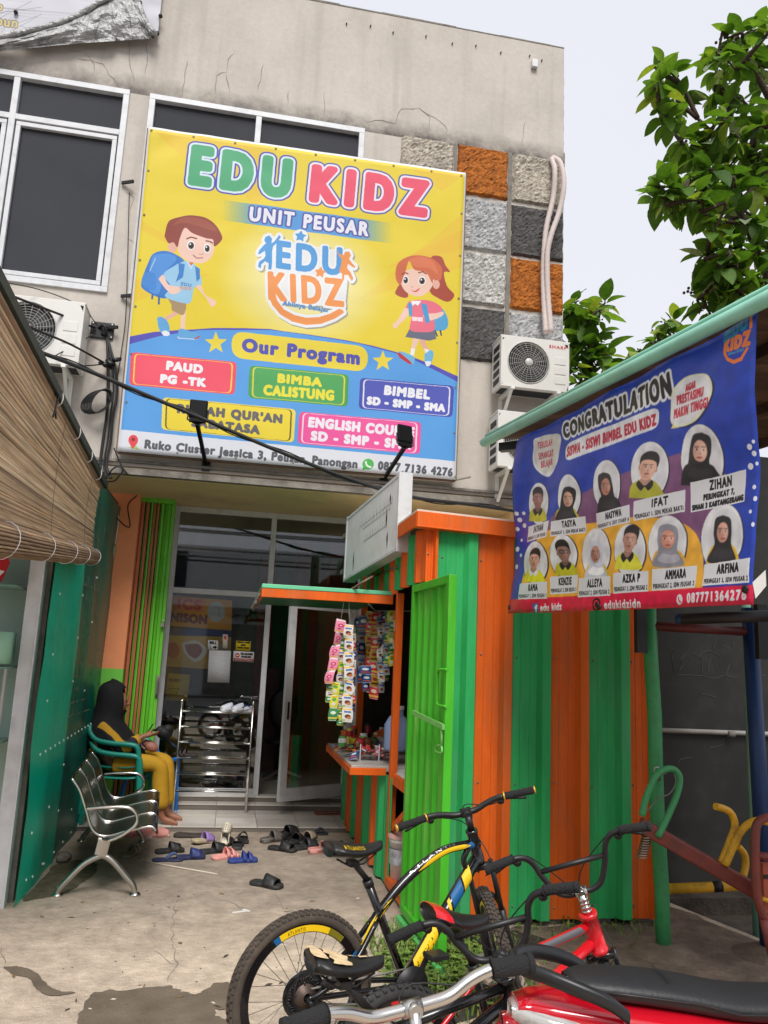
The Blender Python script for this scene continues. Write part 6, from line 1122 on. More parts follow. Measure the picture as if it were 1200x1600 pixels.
# ------------------------------------------------------------------ steel waiting bench
bn_ = thing('waiting_bench', 'three seat steel waiting bench with black seats and chrome arms beside the green sheeting', 'bench', (-.8, 6.9, 0))
M_SEAT = mat('black_seat', (30, 31, 33), .28, .35, var=.15, spec=.6); M_LEG = mat('cast_aluminium', (196, 194, 188), .3, 1., var=.05)
prof = [at(x, y, 'y', 6.2) for x, y in ((111, 1217), (118, 1226), (124, 1236), (130, 1254), (136, 1274), (140, 1289), (146, 1300), (156, 1307), (172, 1307), (190, 1302), (210, 1297), (230, 1293), (239, 1294), (244, 1299))]
RD_ = Vector((-.07, 1, 0)).normalized()
SP = bez([(p.x, 0, p.z) for p in prof], 3)
def sq(p, s): return Vector((p.x, 6.2, p.z)) + RD_ * s
for k in range(3):
    s0_, s1_ = .03 + .515 * k, .03 + .515 * k + .485; n = len(SP); vs = [sq(p, s) + (Vector((0, 0, -.004)) if 0 < j < 6 else Vector()) for p in SP for j, s in enumerate(np.linspace(s0_, s1_, 7))]
    st = MB().add(vs, [(i * 7 + j, i * 7 + j + 1, i * 7 + j + 8, i * 7 + j + 7) for i in range(n - 1) for j in range(6)], 0, True).build('seat', M_SEAT, bn_, solid=.006)
    for s in (s0_ - .006, s1_ + .006): MB().tube([sq(p, s) for p in SP], .0105, 8).build('seat_edge', M_CHROME, st)
    MB().tube([sq(SP[0], s0_), sq(SP[0], s1_)], .009, 7).tube([sq(SP[-1], s0_), sq(SP[-1], s1_)], .009, 7).build('seat_lip', M_SEAT, st)
MB().bar(sq(Vector((-.74, 0, .35)), -.02), sq(Vector((-.74, 0, .35)), 1.58), .06, .05).build('beam', M_BLACK, bn_)
def flat(mb, pts, w, t, side):
    P = [Vector(p) for p in pts]; vs = []
    for i, p in enumerate(P):
        d = (P[min(i + 1, len(P) - 1)] - P[max(i - 1, 0)]).normalized(); u = d.cross(side).normalized()
        for a, b in ((-.7, -1), (.7, -1), (1, 0), (.7, 1), (-.7, 1), (-1, 0)): vs.append(p + side * a * w / 2 + u * b * t / 2)
    n = len(P); mb.add(vs, [(6 * i + j, 6 * i + (j + 1) % 6, 6 * i + 6 + (j + 1) % 6, 6 * i + 6 + j) for i in range(n - 1) for j in range(6)], 0, True); mb.add([vs[j] for j in range(6)], [tuple(range(6))]); mb.add([vs[-6 + j] for j in range(6)], [tuple(range(6))]); return mb
for s, full in ((-.035, True), (1.575, False)):
    A2 = [at(x, y, 'y', 6.2) for x, y in ((137, 1262), (160, 1260), (190, 1259), (203, 1261), (212, 1268), (215, 1278), (211, 1288), (200, 1297), (185, 1306), (170, 1312), (163, 1318))]
    flat(MB(), bez([sq(p, s) for p in A2], 4), .05, .022, RD_).build('armrest', M_CHROME, bn_)
    L_ = [at(x, y, 'y', 6.2) for x, y in ((164, 1310), (158, 1333))]; flat(MB(), [sq(L_[0], s), sq(L_[1], s)], .07, .085, RD_).build('leg_column', M_LEG, bn_, bevel=.004)
    for pts in (((160, 1334), (150, 1338), (132, 1348), (112, 1367), (95, 1385), (91, 1392), (90, 1402)), ((158, 1334), (168, 1337), (180, 1347), (196, 1366), (207, 1379), (210, 1386), (211, 1398))):
        q = [sq(p, s) for p in (at(x, y, 'y', 6.2) for x, y in pts)]; flat(MB(), bez(q, 4), .05, .036, RD_).build('leg', M_LEG, bn_)
        f_ = Vector((q[-1].x, q[-1].y, 0)); MB().lathe([(0, 0), (.038, 0), (.04, .008), (.03, .018), (.014, .024), (.012, .06)], f_, (0, 0, 1), 16).build('foot_pad', M_CHROME, bn_)

# ------------------------------------------------------------------ stacked plastic chairs
M_TEAL = mat('teal_plastic', (30, 142, 124), .38, var=.06, scale=3)
def plastic_chair(label, m, loc, rz, s=1., grp=None):
    t = thing('plastic_chair', label, 'chair', (0, 0, 0), 0, grp)
    MB().add([(x, y, z) for x, z, w in ((-.20, .44, .2), (-.08, .425, .21), (.1, .425, .22), (.22, .44, .22), (.24, .41, .22)) for y in (-w, -w * .5, 0, w * .5, w)], [(i * 5 + j, i * 5 + j + 1, i * 5 + j + 6, i * 5 + j + 5) for i in range(4) for j in range(4)], 0, True).build('seat', m, t, solid=.014)
    for sg_ in (-1, 1):
        flat(MB(), bez([(-.27, .19 * sg_, .80), (-.25, .22 * sg_, .74), (-.18, .255 * sg_, .68), (-.05, .27 * sg_, .655), (.14, .27 * sg_, .645), (.2, .265 * sg_, .63), (.225, .26 * sg_, .58), (.24, .255 * sg_, .44), (.265, .26 * sg_, .2), (.285, .265 * sg_, 0)], 4), .06, .042, Vector((0, 1, 0))).build('arm', m, t)
        flat(MB(), [(-.2, .2 * sg_, .44), (-.25, .225 * sg_, .2), (-.285, .235 * sg_, 0)], .05, .05, Vector((0, 1, 0))).build('leg', m, t)
    b = MB()
    for k in range(-2, 3): flat(b, bez([(-.2, .07 * k, .44), (-.24, .075 * k, .6), (-.285, .08 * k, .80)], 4), .034, .012, Vector((0, 1, 0)))
    flat(b, bez([(-.27, -.2, .79), (-.295, -.1, .83), (-.3, 0, .84), (-.295, .1, .83), (-.27, .2, .79)], 4), .02, .06, Vector((1, 0, .1)).normalized()); b.build('backrest', m, t)
    t.location = loc; t.rotation_euler = (0, 0, rz); t.scale = (s, s, s); return t
plastic_chair('teal plastic armchair at the bottom of the stack under the seated woman', M_TEAL, (-.93, 8.42, .045), -.12, 1., 'stacked teal chairs')
plastic_chair('teal plastic armchair on top of the stack, the woman sitting in it', M_TEAL, (-.955, 8.42, .145), -.12, 1., 'stacked teal chairs')
M_BLUEP = mat('blue_plastic', (30, 110, 190), .4, var=.06)
plastic_chair('small blue plastic chair with a black bag, behind the seated woman', M_BLUEP, (-.70, 8.84, .045), 1.2, .82)
q = MB(); p = Vector((-.585, 8.80, .845)); q.ell(p, (.085, .09, .07), 12, 8).ell(p + Vector((.03, -.02, .035)), (.06, .06, .05), 10, 6).ell(p + Vector((-.04, -.03, .02)), (.05, .05, .05), 10, 6).tube(bez([p + Vector((-.08, -.06, .03)), p + Vector((-.13, -.1, .02)), p + Vector((-.16, -.12, -.05))], 5), .012, 6); tag(q.build('shoulder_bag', mat('black_cloth', (20, 20, 24), .7), None), 'soft black bag piled on the blue chair next to the gate', 'bag')

# ------------------------------------------------------------------ seated woman
def skin_mesh(name, verts, edges, radii, m, parent, sub=2, root=0):
    me = bpy.data.meshes.new(name); o = bpy.data.objects.new(name, me); COL.objects.link(o); V_ = [Vector(v) for v in verts]
    if parent: o.parent = parent; M_ = wmat(parent).inverted(); V_ = [M_ @ v for v in V_]
    me.from_pydata([tuple(v) for v in V_], edges, []); md = o.modifiers.new('skin', 'SKIN'); md.use_smooth_shade = True
    for i, r in enumerate(radii): d_ = me.skin_vertices[0].data[i]; d_.radius = r if isinstance(r, tuple) else (r, r); d_.use_root = (i == root)
    s_ = o.modifiers.new('smooth', 'SUBSURF'); s_.levels = sub; s_.render_levels = sub; me.materials.append(m); return o
wo2 = thing('person', 'seated barefoot woman in a black headscarf and mustard clothes looking at a phone', 'person', (-.9, 8.4, .05))
W_ = lambda x, y, yy_=8.4: at(x, y, 'y', yy_)
M_SKIN = mat('skin', (152, 100, 76), .55, var=.06); M_MUST = mat('mustard_cloth', (188, 142, 28), .85, var=.1, scale=5, bump=.25, bscale=18); M_HIJ = mat('black_scarf', (8, 8, 12), .85, var=.2, scale=4, bump=.2, bscale=12)
hp, ch_, nk, hd = W_(172, 1188), W_(160, 1142), W_(168, 1119), W_(177, 1096)
V_, E_, R_ = [], [], []
def chain(pts, rs, frm=None):
    last = frm
    for p, r in zip(pts, rs):
        V_.append(Vector(p)); R_.append(r); i = len(V_) - 1
        if last is not None: E_.append((last, i))
        last = i
    return last
i0 = chain([hp, hp.lerp(ch_, .5)], [.13, .12]); i1 = chain([ch_ + Vector((0, 0, -.02))], [.13], i0); i2 = chain([nk, nk + Vector((.015, 0, .05))], [.05, .05], i1); chain([hd + Vector((0, 0, -.01)), hd + Vector((-.005, 0, .06))], [.085, .075], i2)
hL = {}
for sg_ in (-1, 1):
    yy_ = 8.4 + .1 * sg_; kn = Vector((-.55 + .02 * sg_, 8.39 + .12 * sg_, .60)); an = Vector((-.50 + .015 * sg_, 8.37 + .11 * sg_, .14))
    a = chain([Vector((hp.x + .06, 8.4 + .10 * sg_, .58)), kn, kn.lerp(an, .45), an], [.085, .062, .056, .038], 0)
    f1 = chain([an + Vector((.03, -.005, -.045)), an + Vector((.13, -.02, -.07))], [(.032, .035), (.02, .04)], a)
    for k in range(3): chain([an + Vector((.165 - .012 * k, -.05 + .035 * k, -.078))], [.014], f1)
    sh = Vector((ch_.x + .03, 8.4 + .17 * sg_, ch_.z + .06)); el = W_(190, 1172, 8.4 + .2 * sg_); wr = W_(224, 1150, 8.36 + .1 * sg_)
    a = chain([sh, el, el.lerp(wr, .6), wr], [.055, .042, .036, .026], i1); pm = wr + Vector((.06, -.02 * sg_, .015)); a = chain([pm], [(.034, .018)], a)
    for k in range(4): b0_ = pm + Vector((.035, (-.018 + .012 * k), .012 - .006 * k)); chain([b0_, b0_ + Vector((.03, -.012 * sg_, .012)), b0_ + Vector((.042, -.03 * sg_, .02))], [.0085, .008, .007], a)
    chain([pm + Vector((-.01, -.02 * sg_, .025)), pm + Vector((.02, -.03 * sg_, .04))], [.01, .008], a)
body = skin_mesh('body', V_, E_, R_, M_SKIN, wo2, 1)
MB().ell(hd + Vector((.045, 0, -.01)), (.092, .072, .115), 16, 12).ell(hd + Vector((.140, -.0, -.02)), (.016, .014, .022), 8, 6).build('face', M_SKIN, wo2)
MB().ell(hd + Vector((.127, -.03, .01)), (.008, .013, .007), 8, 6).ell(hd + Vector((.127, .03, .01)), (.008, .013, .007), 8, 6).build('eyes', mat('eye_dark', (30, 24, 22), .3), wo2); MB().ell(hd + Vector((.127, 0, -.062)), (.008, .022, .007), 8, 6).build('lips', mat('lips', (140, 74, 66), .5), wo2)
# trousers and tunic
V_, E_, R_ = [], [], []
chain([Vector((hp.x, 8.4, .60))], [(.16, .13)])
for sg_ in (-1, 1):
    kn = Vector((-.545 + .02 * sg_, 8.39 + .12 * sg_, .60)); an = Vector((-.505 + .015 * sg_, 8.37 + .11 * sg_, .18)); chain([Vector((hp.x + .12, 8.4 + .11 * sg_, .595)), Vector((hp.x + .32, 8.39 + .125 * sg_, .61)), kn, kn + Vector((.012, 0, -.08)), kn.lerp(an, .55), an], [.105, .098, .09, .088, .086, .092], 0)
skin_mesh('trousers', V_, E_, R_, M_MUST, wo2)
m = mat('striped_tunic', (190, 144, 30), .85, var=.1, scale=5, bump=.25, bscale=18); nt = m.node_tree; N = nt.nodes; b = N['Principled BSDF']; src = b.inputs['Base Color'].links[0].from_socket
g = N.new('ShaderNodeTexCoord'); wv = N.new('ShaderNodeTexWave'); wv.wave_type = 'BANDS'; wv.bands_direction = 'DIAGONAL'; wv.inputs['Scale'].default_value = 2.6; wv.inputs['Distortion'].default_value = 2.2; wv.inputs['Detail Scale'].default_value = 1.2; nt.links.new(g.outputs['Object'], wv.inputs['Vector'])
r = N.new('ShaderNodeValToRGB'); r.color_ramp.elements[0].position = .42; r.color_ramp.elements[1].position = .46; nt.links.new(wv.outputs[0], r.inputs[0]); k = N.new('ShaderNodeMixRGB'); nt.links.new(r.outputs[0], k.inputs[0]); nt.links.new(src, k.inputs[1]); k.inputs[2].default_value = (.012, .012, .02, 1); nt.links.new(k.outputs[0], b.inputs['Base Color'])
V_, E_, R_ = [], [], []
a = chain([Vector((hp.x - .01, 8.4, .56)), hp.lerp(ch_, .4), ch_ + Vector((0, 0, -.03))], [(.17, .18), (.15, .17), (.14, .16)])
for sg_ in (-1, 1):
    sh = Vector((ch_.x + .03, 8.4 + .16 * sg_, ch_.z + .04)); el = W_(192, 1172, 8.4 + .2 * sg_); wr = W_(220, 1152, 8.36 + .1 * sg_); chain([sh, sh.lerp(el, .5), el, el.lerp(wr, .5), wr], [.08, .075, .072, .068, .05], a)
chain([Vector((hp.x + .16, 8.4, .64)), Vector((hp.x + .27, 8.4, .655))], [(.15, .08), (.13, .06)], 0)
skin_mesh('tunic', V_, E_, R_, m, wo2)
# headscarf: hood with a face opening towards +x, then a cape
vs = []; rings = [(172, 1065, .02, .02), (172, 1069, .08, .075), (174, 1079, .125, .105), (175, 1094, .142, .115), (172, 1109, .142, .116), (168, 1119, .14, .125), (166, 1128, .17, .165), (168, 1137, .23, .20), (173, 1147, .285, .225), (178, 1156, .31, .23)]
n = 28
for x, y, rx, ry in rings:
    c = W_(x, y)
    for j in range(n):
        a = 2 * math.pi * j / n; fold = 1 + .05 * math.sin(a * 5 + y) * (y > 1125); f_ = rx * (1.16 if math.cos(a) > .6 and y < 1112 else 1) ; dz = -.10 * max(0, math.cos(a)) ** 2 * (y > 1135) * (y - 1130) / 20 + .03 * (math.cos(a) > .5) * (y < 1085)
        vs.append(c + Vector((f_ * math.cos(a) * fold, ry * math.sin(a) * fold, dz)))
fs = [(i * n + j, i * n + (j + 1) % n, (i + 1) * n + (j + 1) % n, (i + 1) * n + j) for i in range(len(rings) - 1) for j in range(n) if not (2 <= i <= 3 and (j <= 2 or j >= n - 3))]
MB().add(vs, fs + [tuple(range(n))], 0, True).build('headscarf', M_HIJ, wo2, solid=.008, sub=1)
ph = thing('phone', 'dark mobile phone held up in the seated woman\'s hands', 'phone', W_(236, 1138, 8.36)); p = W_(234, 1139, 8.36)
MB().obox(p, (.03, 0, .05), (0, .035, 0), (-.004, 0, .0024)).build('case', M_BLACK, ph, bevel=.003); MB().obox(p + Vector((-.0045, 0, .0027)), (.027, 0, .045), (0, .032, 0), (-.0003, 0, .0002)).build('screen', M_DGLASS, ph)
q = MB(); p = W_(236, 1166, 8.34); q.ell(p, (.075, .06, .05), 12, 8, rot=Matrix.Rotation(.5, 3, 'Y')).ell(p + Vector((-.05, 0, .03)), (.04, .05, .035), 10, 6).tube(bez([p + Vector((-.06, 0, .06)), p + Vector((-.1, -.03, .02)), p + Vector((-.05, -.06, -.02))], 5), .008, 6); tag(q.build('handbag', mat('bag_rose', (164, 110, 96), .7, bump=.3, bscale=14), None), 'dusty pink soft handbag on the seated woman\'s lap', 'handbag')

# ------------------------------------------------------------------ shoe rack
rk = thing('shoe_rack', 'six tier shiny steel shoe rack in front of the shop glass', 'shoe rack', (-.05, 8.95, .05))
rz_ = [at(330, y, 'y', 8.86).z for y in (1113, 1137, 1161, 1185, 1210, 1237)]; xl, xr = at(278, 1170, 'y', 8.86).x, at(391, 1170, 'y', 8.86).x
for x in (xl, xr):
    for yy_ in (8.86, 9.0): MB().tube([(x, yy_, .1 if yy_ > 9 else .045), (x, yy_, rz_[0] + .1)], .0125, 8).ell((x, yy_, rz_[0] + .105), (.02, .02, .02), 10, 6).build('upright', M_CHROME, rk)
for z in rz_:
    for yy_ in (8.86, 9.0): MB().tube([(xl, yy_, z), (xr, yy_, z)], .010 if yy_ < 8.9 else .004, 8).build('shelf_rail', M_CHROME, rk)
    for x in (xl, xr): MB().tube([(x, 8.86, z), (x, 9.0, z)], .006, 6).build('side_rail', M_CHROME, rk)

# ------------------------------------------------------------------ sandals and shoes left at the step
SOLE = [(-.5, 0), (-.47, .13), (-.36, .19), (-.15, .165), (.05, .165), (.25, .21), (.40, .20), (.48, .12), (.5, 0)]
def sole_poly(L, k=1.): pts = [(x * L, w * L * k) for x, w in SOLE]; return [(p.x, p.y) for p in bez([(x, y, 0) for x, y in pts + [(x, -y) for x, y in pts[::-1][1:]]], 2)][:-1]
def sandal(label, px, py, ang, kind, c1_, c2_=None, L=.25, tilt=(0, 0), z=.0, c3_=None, grp='footwear left at the step'):
    t = thing('sandal', label, 'sandal', (0, 0, 0), 0, grp); c2_ = c2_ or c1_; m1 = mat('sole_%d_%d_%d' % c1_, c1_, .7, var=.12, scale=30, dirt=(110, 100, 90), dscale=20, damt=.35); m2 = mat('strap_%d_%d_%d' % c2_, c2_, .55, var=.1, scale=20, dirt=(120, 110, 100), dscale=16, damt=.25)
    h = .03 if kind != 'flip' else .018; P_ = sole_poly(L); n = len(P_)
    lay = [(.94, 0), (1., .006), (1., h * .75), (.95, h), (.86, h - .005)]
    MB().add([(x * s_, y * s_, zz) for s_, zz in lay for x, y in P_], [(i * n + j, i * n + (j + 1) % n, (i + 1) * n + (j + 1) % n, (i + 1) * n + j) for i in range(4) for j in range(n)] + [tuple(range(n))[::-1], tuple(4 * n + j for j in range(n))], 0, True).build('sole', m1, t)
    def arch(x0, x1, w0, w1, hh, nm='strap'):
        vs = [((x0 + (x1 - x0) * u) * L, (w0 + (w1 - w0) * u) * L * math.cos(a) * 1.02, h * .5 + (hh * (1 - .35 * u)) * math.sin(a)) for u in (0, .33, .66, 1) for a in np.linspace(0, math.pi, 11)]
        return MB().add(vs, [(i * 11 + j, i * 11 + j + 1, (i + 1) * 11 + j + 1, (i + 1) * 11 + j) for i in range(3) for j in range(10)], 0, True).build(nm, m2, t, solid=.007)
    if kind == 'slide': arch(-.02, .34, .17, .205, .075)
    elif kind == 'two': arch(-.02, .1, .165, .18, .078); arch(.17, .30, .19, .21, .066)
    elif kind == 'flip':
        for s_ in (-1, 1): flat(MB(), bez([(.30 * L, 0, h), (.26 * L, .03 * L * s_, h + .03), (.12 * L, .12 * L * s_, h + .034), (-.06 * L, .165 * L * s_, h)], 5), .02, .006, Vector((0, s_ * .5, .8)).normalized()).build('strap', m2, t)
    elif kind in ('clog', 'closed'):
        vs = []; N_ = 13
        for u in np.linspace(0, 1, 8):
            w = (.172 + .04 * math.sin(u * 2.2)) * L * math.sqrt(max(.02, 1 - max(0, (u - .55) / .45) ** 2.2)); hh = .085 * (1 - .55 * u ** 1.6); x = (-.02 + .52 * u) * L
            vs += [(x, w * math.cos(a), h * .4 + hh * math.sin(a) ** .8) for a in np.linspace(0, math.pi, N_)]
        MB().add(vs, [(i * N_ + j, i * N_ + j + 1, (i + 1) * N_ + j + 1, (i + 1) * N_ + j) for i in range(7) for j in range(N_ - 1)], 0, True).build('upper', m2, t, solid=.006)
        q = MB(); [q.ell((x * L, y * L, h * .4 + .085 * (1 - .55 * ((x + .02) / .52) ** 1.6) * math.sqrt(max(0, 1 - (y / .2) ** 2)) + .002), (.006, .006, .003), 6, 4) for x in (.12, .22, .32) for y in (-.08, 0, .08)]; q.build('vent_holes', mat('sole_40_36_34', (40, 36, 34), .8), t)
        vs = [((-.5 + .5 * u) * L * 1.0, .0, 0) for u in (0, 1)]
        rim = [(-.02 * L + 0, .172 * L), (-.2 * L, .165 * L), (-.38 * L, .165 * L), (-.47 * L, .1 * L), (-.5 * L, 0), (-.47 * L, -.1 * L), (-.38 * L, -.165 * L), (-.2 * L, -.165 * L), (-.02 * L, -.172 * L)]; k = 1 if kind == 'closed' else .35
        vs = [(x, y, zz) for x, y in rim for zz in (h * .5, h * .5 + (.015 + .035 * k))]; MB().add(vs, [(2 * i, 2 * i + 1, 2 * i + 3, 2 * i + 2) for i in range(8)], 0, True).build('heel_rim', m2, t, solid=.006)
    p = at(px, py, 'z', z); t.location = p; t.rotation_euler = (tilt[0], tilt[1], ang); return t
D_ = math.radians; BKc, BK2 = (34, 33, 34), (44, 44, 47); PK1, PK2_ = (222, 140, 136), (230, 158, 150); NV = (34, 40, 78)
for a in ((('pink perforated clog beside the bench, farther from the camera'), 216, 1306, D_(10), 'clog', PK1), ('pink and cream clog in front of the other pink clog by the bench', 244, 1309, D_(28), 'clog', (214, 190, 180), PK2_), ('olive grey slide alone on the concrete by the bench leg', 205, 1337, D_(70), 'two', (122, 116, 96), (128, 122, 104)),
          ('flat dark brown sole lying upside down at the step', 300, 1308, D_(-8), 'none', (62, 54, 50), None, .34), ('beige striped sandal with a purple strap', 318, 1316, D_(40), 'slide', (186, 170, 140), (150, 120, 186), .25, (0, .1), .01), ('beige closed clog stood upright against the step', 354, 1304, D_(80), 'closed', (206, 196, 176), (208, 198, 180), .2, (0, -1.15), .09),
          ('black slide turned sideways left of the sandal heap', 265, 1332, D_(20), 'slide', BKc), ('black padded slide in the middle of the heap', 334, 1332, D_(25), 'slide', BK2, BKc, .27), ('navy flip flop, left one of its pair in the heap', 262, 1345, D_(5), 'flip', NV, (70, 90, 130)), ('navy flip flop with a blue strap, right one of its pair', 298, 1342, D_(12), 'slide', NV, (36, 52, 110), .24), ('black slide half under the beige clog', 350, 1322, D_(50), 'slide', BKc), ('black slide pointing at the step right of the heap', 371, 1324, D_(85), 'slide', BK2), ('black slide beside the one pointing at the step', 380, 1315, D_(95), 'slide', BKc, None, .22),
          ('pink two strap slide in front of the heap', 352, 1341, D_(30), 'two', PK2_), ('royal blue two strap slide in front of the heap', 379, 1347, D_(12), 'two', (44, 64, 136)), ('grey worn clog at the left of the second heap', 425, 1315, D_(35), 'clog', (104, 98, 92)), ('black clog lying on the others in the second heap', 449, 1306, D_(40), 'clog', BKc, None, .26, (0, -.12), .03), ('black clog in the middle of the second heap', 460, 1318, D_(60), 'clog', BK2, None, .26, (.25, 0), .01), ('black slide in front of the second heap', 441, 1329, D_(-30), 'slide', BKc, None, .27), ('black sandal with a cream lining in the second heap', 480, 1314, D_(55), 'slide', BKc, (178, 160, 140), .26, (0, -.1), .02), ('black slide below the cream lined sandal', 478, 1326, D_(25), 'slide', BK2, None, .27),
          ('navy thong slipper farthest back near the mat', 495, 1304, D_(5), 'flip', (40, 46, 60), (40, 46, 60), .22), ('pink clog right of the second heap', 502, 1332, D_(18), 'clog', (212, 148, 138)), ('thin black thong slipper nearest the kiosk', 526, 1325, D_(-20), 'flip', BKc, BKc, .22), ('single black slide alone in the middle of the yard', 416, 1385, D_(-35), 'slide', (40, 42, 42), None, .27)):
    sandal(*a)
for k, x in enumerate((361, 378)):
    p = at(x, 1111, 'y', 8.94); o = sandal(['white and navy sneaker on the top shelf of the rack, left one', 'white and navy sneaker on the top shelf of the rack, right one'][k], 0, 1500, D_(200), 'closed', (220, 220, 222), (204, 206, 214), .24); o.location = (p.x, 8.93, rz_[0] + .005); o.name = 'sneaker'; o['category'] = 'sneaker'; o['group'] = 'white sneakers on the rack'
    for s_ in (-1, 1): flat(MB(), bez([(.02, .043 * s_, .05), (-.04, .047 * s_, .075), (-.09, .04 * s_, .045)], 4), .012, .004, Vector((0, 0, 1))).build('side_stripe', mat('navy_stripe', (40, 50, 110), .6), None).parent = o
p = at(290, 1181, 'y', 8.94); o = sandal('dark sandal lying on the third shelf of the rack', 0, 1500, D_(170), 'two', (50, 40, 40)); o.location = (p.x, 8.93, rz_[3] + .008)
# woven door mat
p0 = at(500, 1270, 'z', .055); mt = thing('door_mat', 'reddish woven door mat at the porch edge by the kiosk', 'mat', p0); x0, y0 = p0.x - .06, p0.y - .12
for k in range(9): MB().box(x0, x0 + .55, y0 + .038 * k, y0 + .038 * k + .034, .054, .064).build('mat_band', mat(('mat_red', 'mat_dark', 'mat_sand')[k % 3], ((150, 84, 76), (84, 56, 54), (158, 130, 112))[k % 3], .95, var=.4, scale=60, bump=.6), mt)

# ------------------------------------------------------------------ notices stuck on the shop glass and things behind it
def notice(name, label, cat, quad, P, w):
    a, b, c = [at(x, y, 'y', GY - .012) for x, y in quad]; return tag(sheet(name, lambda u, v: a + (b - a) * u + (c - a) * v, 2, 2, img_mat(name + '_print', P.image(name + '_print'), .6, .3, .85), None, .001), label, cat)
Q = lambda w, h, bg_: Paint(w, h, bg_)
P = Q(120, 90, (226, 226, 226)); P.text('BELL', (22, 34), (98, 34), (22, 12), [(3, (30, 30, 34))]); P.poly([(60, 56), (84, 56), (84, 44), (108, 64), (84, 84), (84, 72), (60, 72)], (24, 24, 28)); P.line([(20, 50), (34, 60), (30, 74), (48, 80)], 4, (50, 50, 54))
notice('bell_notice', 'small white BELL notice with a black arrow on the glass', 'notice', ((325, 1000), (341, 1001), (324.5, 1015)), P, .1)
P = Q(130, 84, (226, 200, 40)); P.text('TERIMA KASIH', (10, 18), (120, 18), (10, 6), [(2, (40, 30, 20))]); P.text('ANDA', (44, 42), (86, 42), (44, 28), [(2, (40, 30, 20))]); P.text('MASUK PELAN', (16, 64), (114, 64), (16, 52), [(2, (60, 44, 20))])
notice('yellow_notice', 'yellow printed notice on the glass above the red and white one', 'notice', ((369, 1001), (392, 1002.5), (368, 1016)), P, .1)
P = Q(150, 80, (232, 228, 226)); P.ell(30, 32, 17, 17, (206, 44, 50)); P.poly([(18, 28), (42, 28), (42, 36), (18, 36)], (236, 230, 230)); P.text('DILARANG', (54, 26), (140, 26), (54, 10), [(2, (30, 30, 34))]); P.text('MASUK!', (60, 48), (130, 48), (60, 33), [(2, (30, 30, 34))]); P.poly([(4, 56), (146, 56), (146, 76), (4, 76)], (206, 50, 52)); P.text('KECUALI PETUGAS', (14, 70), (136, 70), (14, 61), [(1, (240, 230, 230))])
notice('prohibition_notice', 'white and red DILARANG MASUK notice on the glass', 'notice', ((365, 1017), (397, 1019), (364, 1033)), P, .1)
P = Q(120, 170, (206, 206, 208)); [P.line([(14, 16 + 11 * k), (rng.uniform(60, 108), 17 + 11 * k)], 2, (172, 172, 176)) for k in range(13)]
notice('paper_sheet', 'plain white A4 paper sheet taped to the shop glass', 'paper', ((327, 1016), (361, 1017), (324, 1066)), P, .1)
P = Q(30, 60, (214, 206, 196)); P.ell(15, 14, 8, 8, (200, 70, 60)); db = notice('doorbell_sticker', 'small pale doorbell push on the glass frame', 'doorbell', ((348, 991), (356, 991.5), (347.5, 1013)), P, .1)
P = Q(400, 560, (40, 40, 42)); P.poly([(0, 0), (400, 0), (400, 190), (0, 190)], (206, 140, 40)); P.poly([(40, 6), (220, 6), (220, 90), (40, 90)], (214, 120, 40)); P.text('ICS', (60, 76), (200, 76), (60, 20), [(5, (190, 60, 40))]); P.text('NISON', (20, 160), (240, 160), (20, 110), [(5, (120, 50, 40))]); P.ell(300, 80, 56, 62, (176, 176, 170)); P.line([(284, 56), (318, 56), (318, 110)], 5, (140, 140, 140))
P.poly([(0, 200), (400, 190), (400, 230), (0, 250)], (40, 60, 110)); P.poly([(0, 250), (400, 232), (400, 440), (0, 440)], (206, 160, 60)); P.curve([(90, 290), (180, 270), (250, 320), (220, 380), (170, 400), (110, 350)], (216, 206, 196)); P.curve([(110, 300), (190, 290), (220, 330), (180, 380), (130, 350)], (150, 70, 56)); P.curve([(250, 300), (340, 280), (390, 350), (300, 420)], (200, 170, 150)); P.ell(40, 340, 40, 50, (190, 80, 60)); P.poly([(0, 440), (400, 440), (400, 560), (0, 560)], (46, 44, 46))
a = at(264, 930, 'y', 9.33); b = at(363, 938, 'y', 9.33); c = at(258, 1072, 'y', 9.33)
tag(sheet('display_board', lambda u, v: a + (b - a) * u + (c - a) * v, 2, 2, img_mat('display_board_print', P.image('display_board_print'), .6, .3, 1.4), None, .01), 'yellow food advertising board standing behind the shop glass', 'display board')
P = Q(160, 190, (196, 160, 30)); P.text('PROMO', (14, 60), (90, 60), (14, 36), [(2, (110, 80, 30))]); P.line([(20, 110), (90, 100), (70, 150)], 5, (120, 90, 30)); a2, b2, c2_ = at(262, 1052, 'y', 9.31), at(297, 1054, 'y', 9.31), at(258, 1094, 'y', 9.31)
tag(sheet('yellow_board', lambda u, v: a2 + (b2 - a2) * u + (c2_ - a2) * v, 2, 2, img_mat('yellow_board_print', P.image('yellow_board_print'), .6, .3, 1.3), None, .01), 'small yellow board low behind the shop glass', 'display board')
q = MB(); tbl = thing('display_table', 'dark wooden table with a yellowish front behind the shoe rack', 'table', (-.15, 10.0, .15)); MB().box(-.62, .3, 9.7, 10.3, .86, .9).build('table_top', M_PLANK[1], tbl); MB().box(-.62, -.2, 9.72, 9.75, .16, .85).build('front_panel', mat('room_yellow', (130, 110, 44), .7), tbl)
for x, y in ((.26, 9.74), (-.58, 10.26), (.26, 10.26)): MB().box(x - .03, x + .03, y - .03, y + .03, .15, .86).build('leg', M_PLANK[1], tbl)
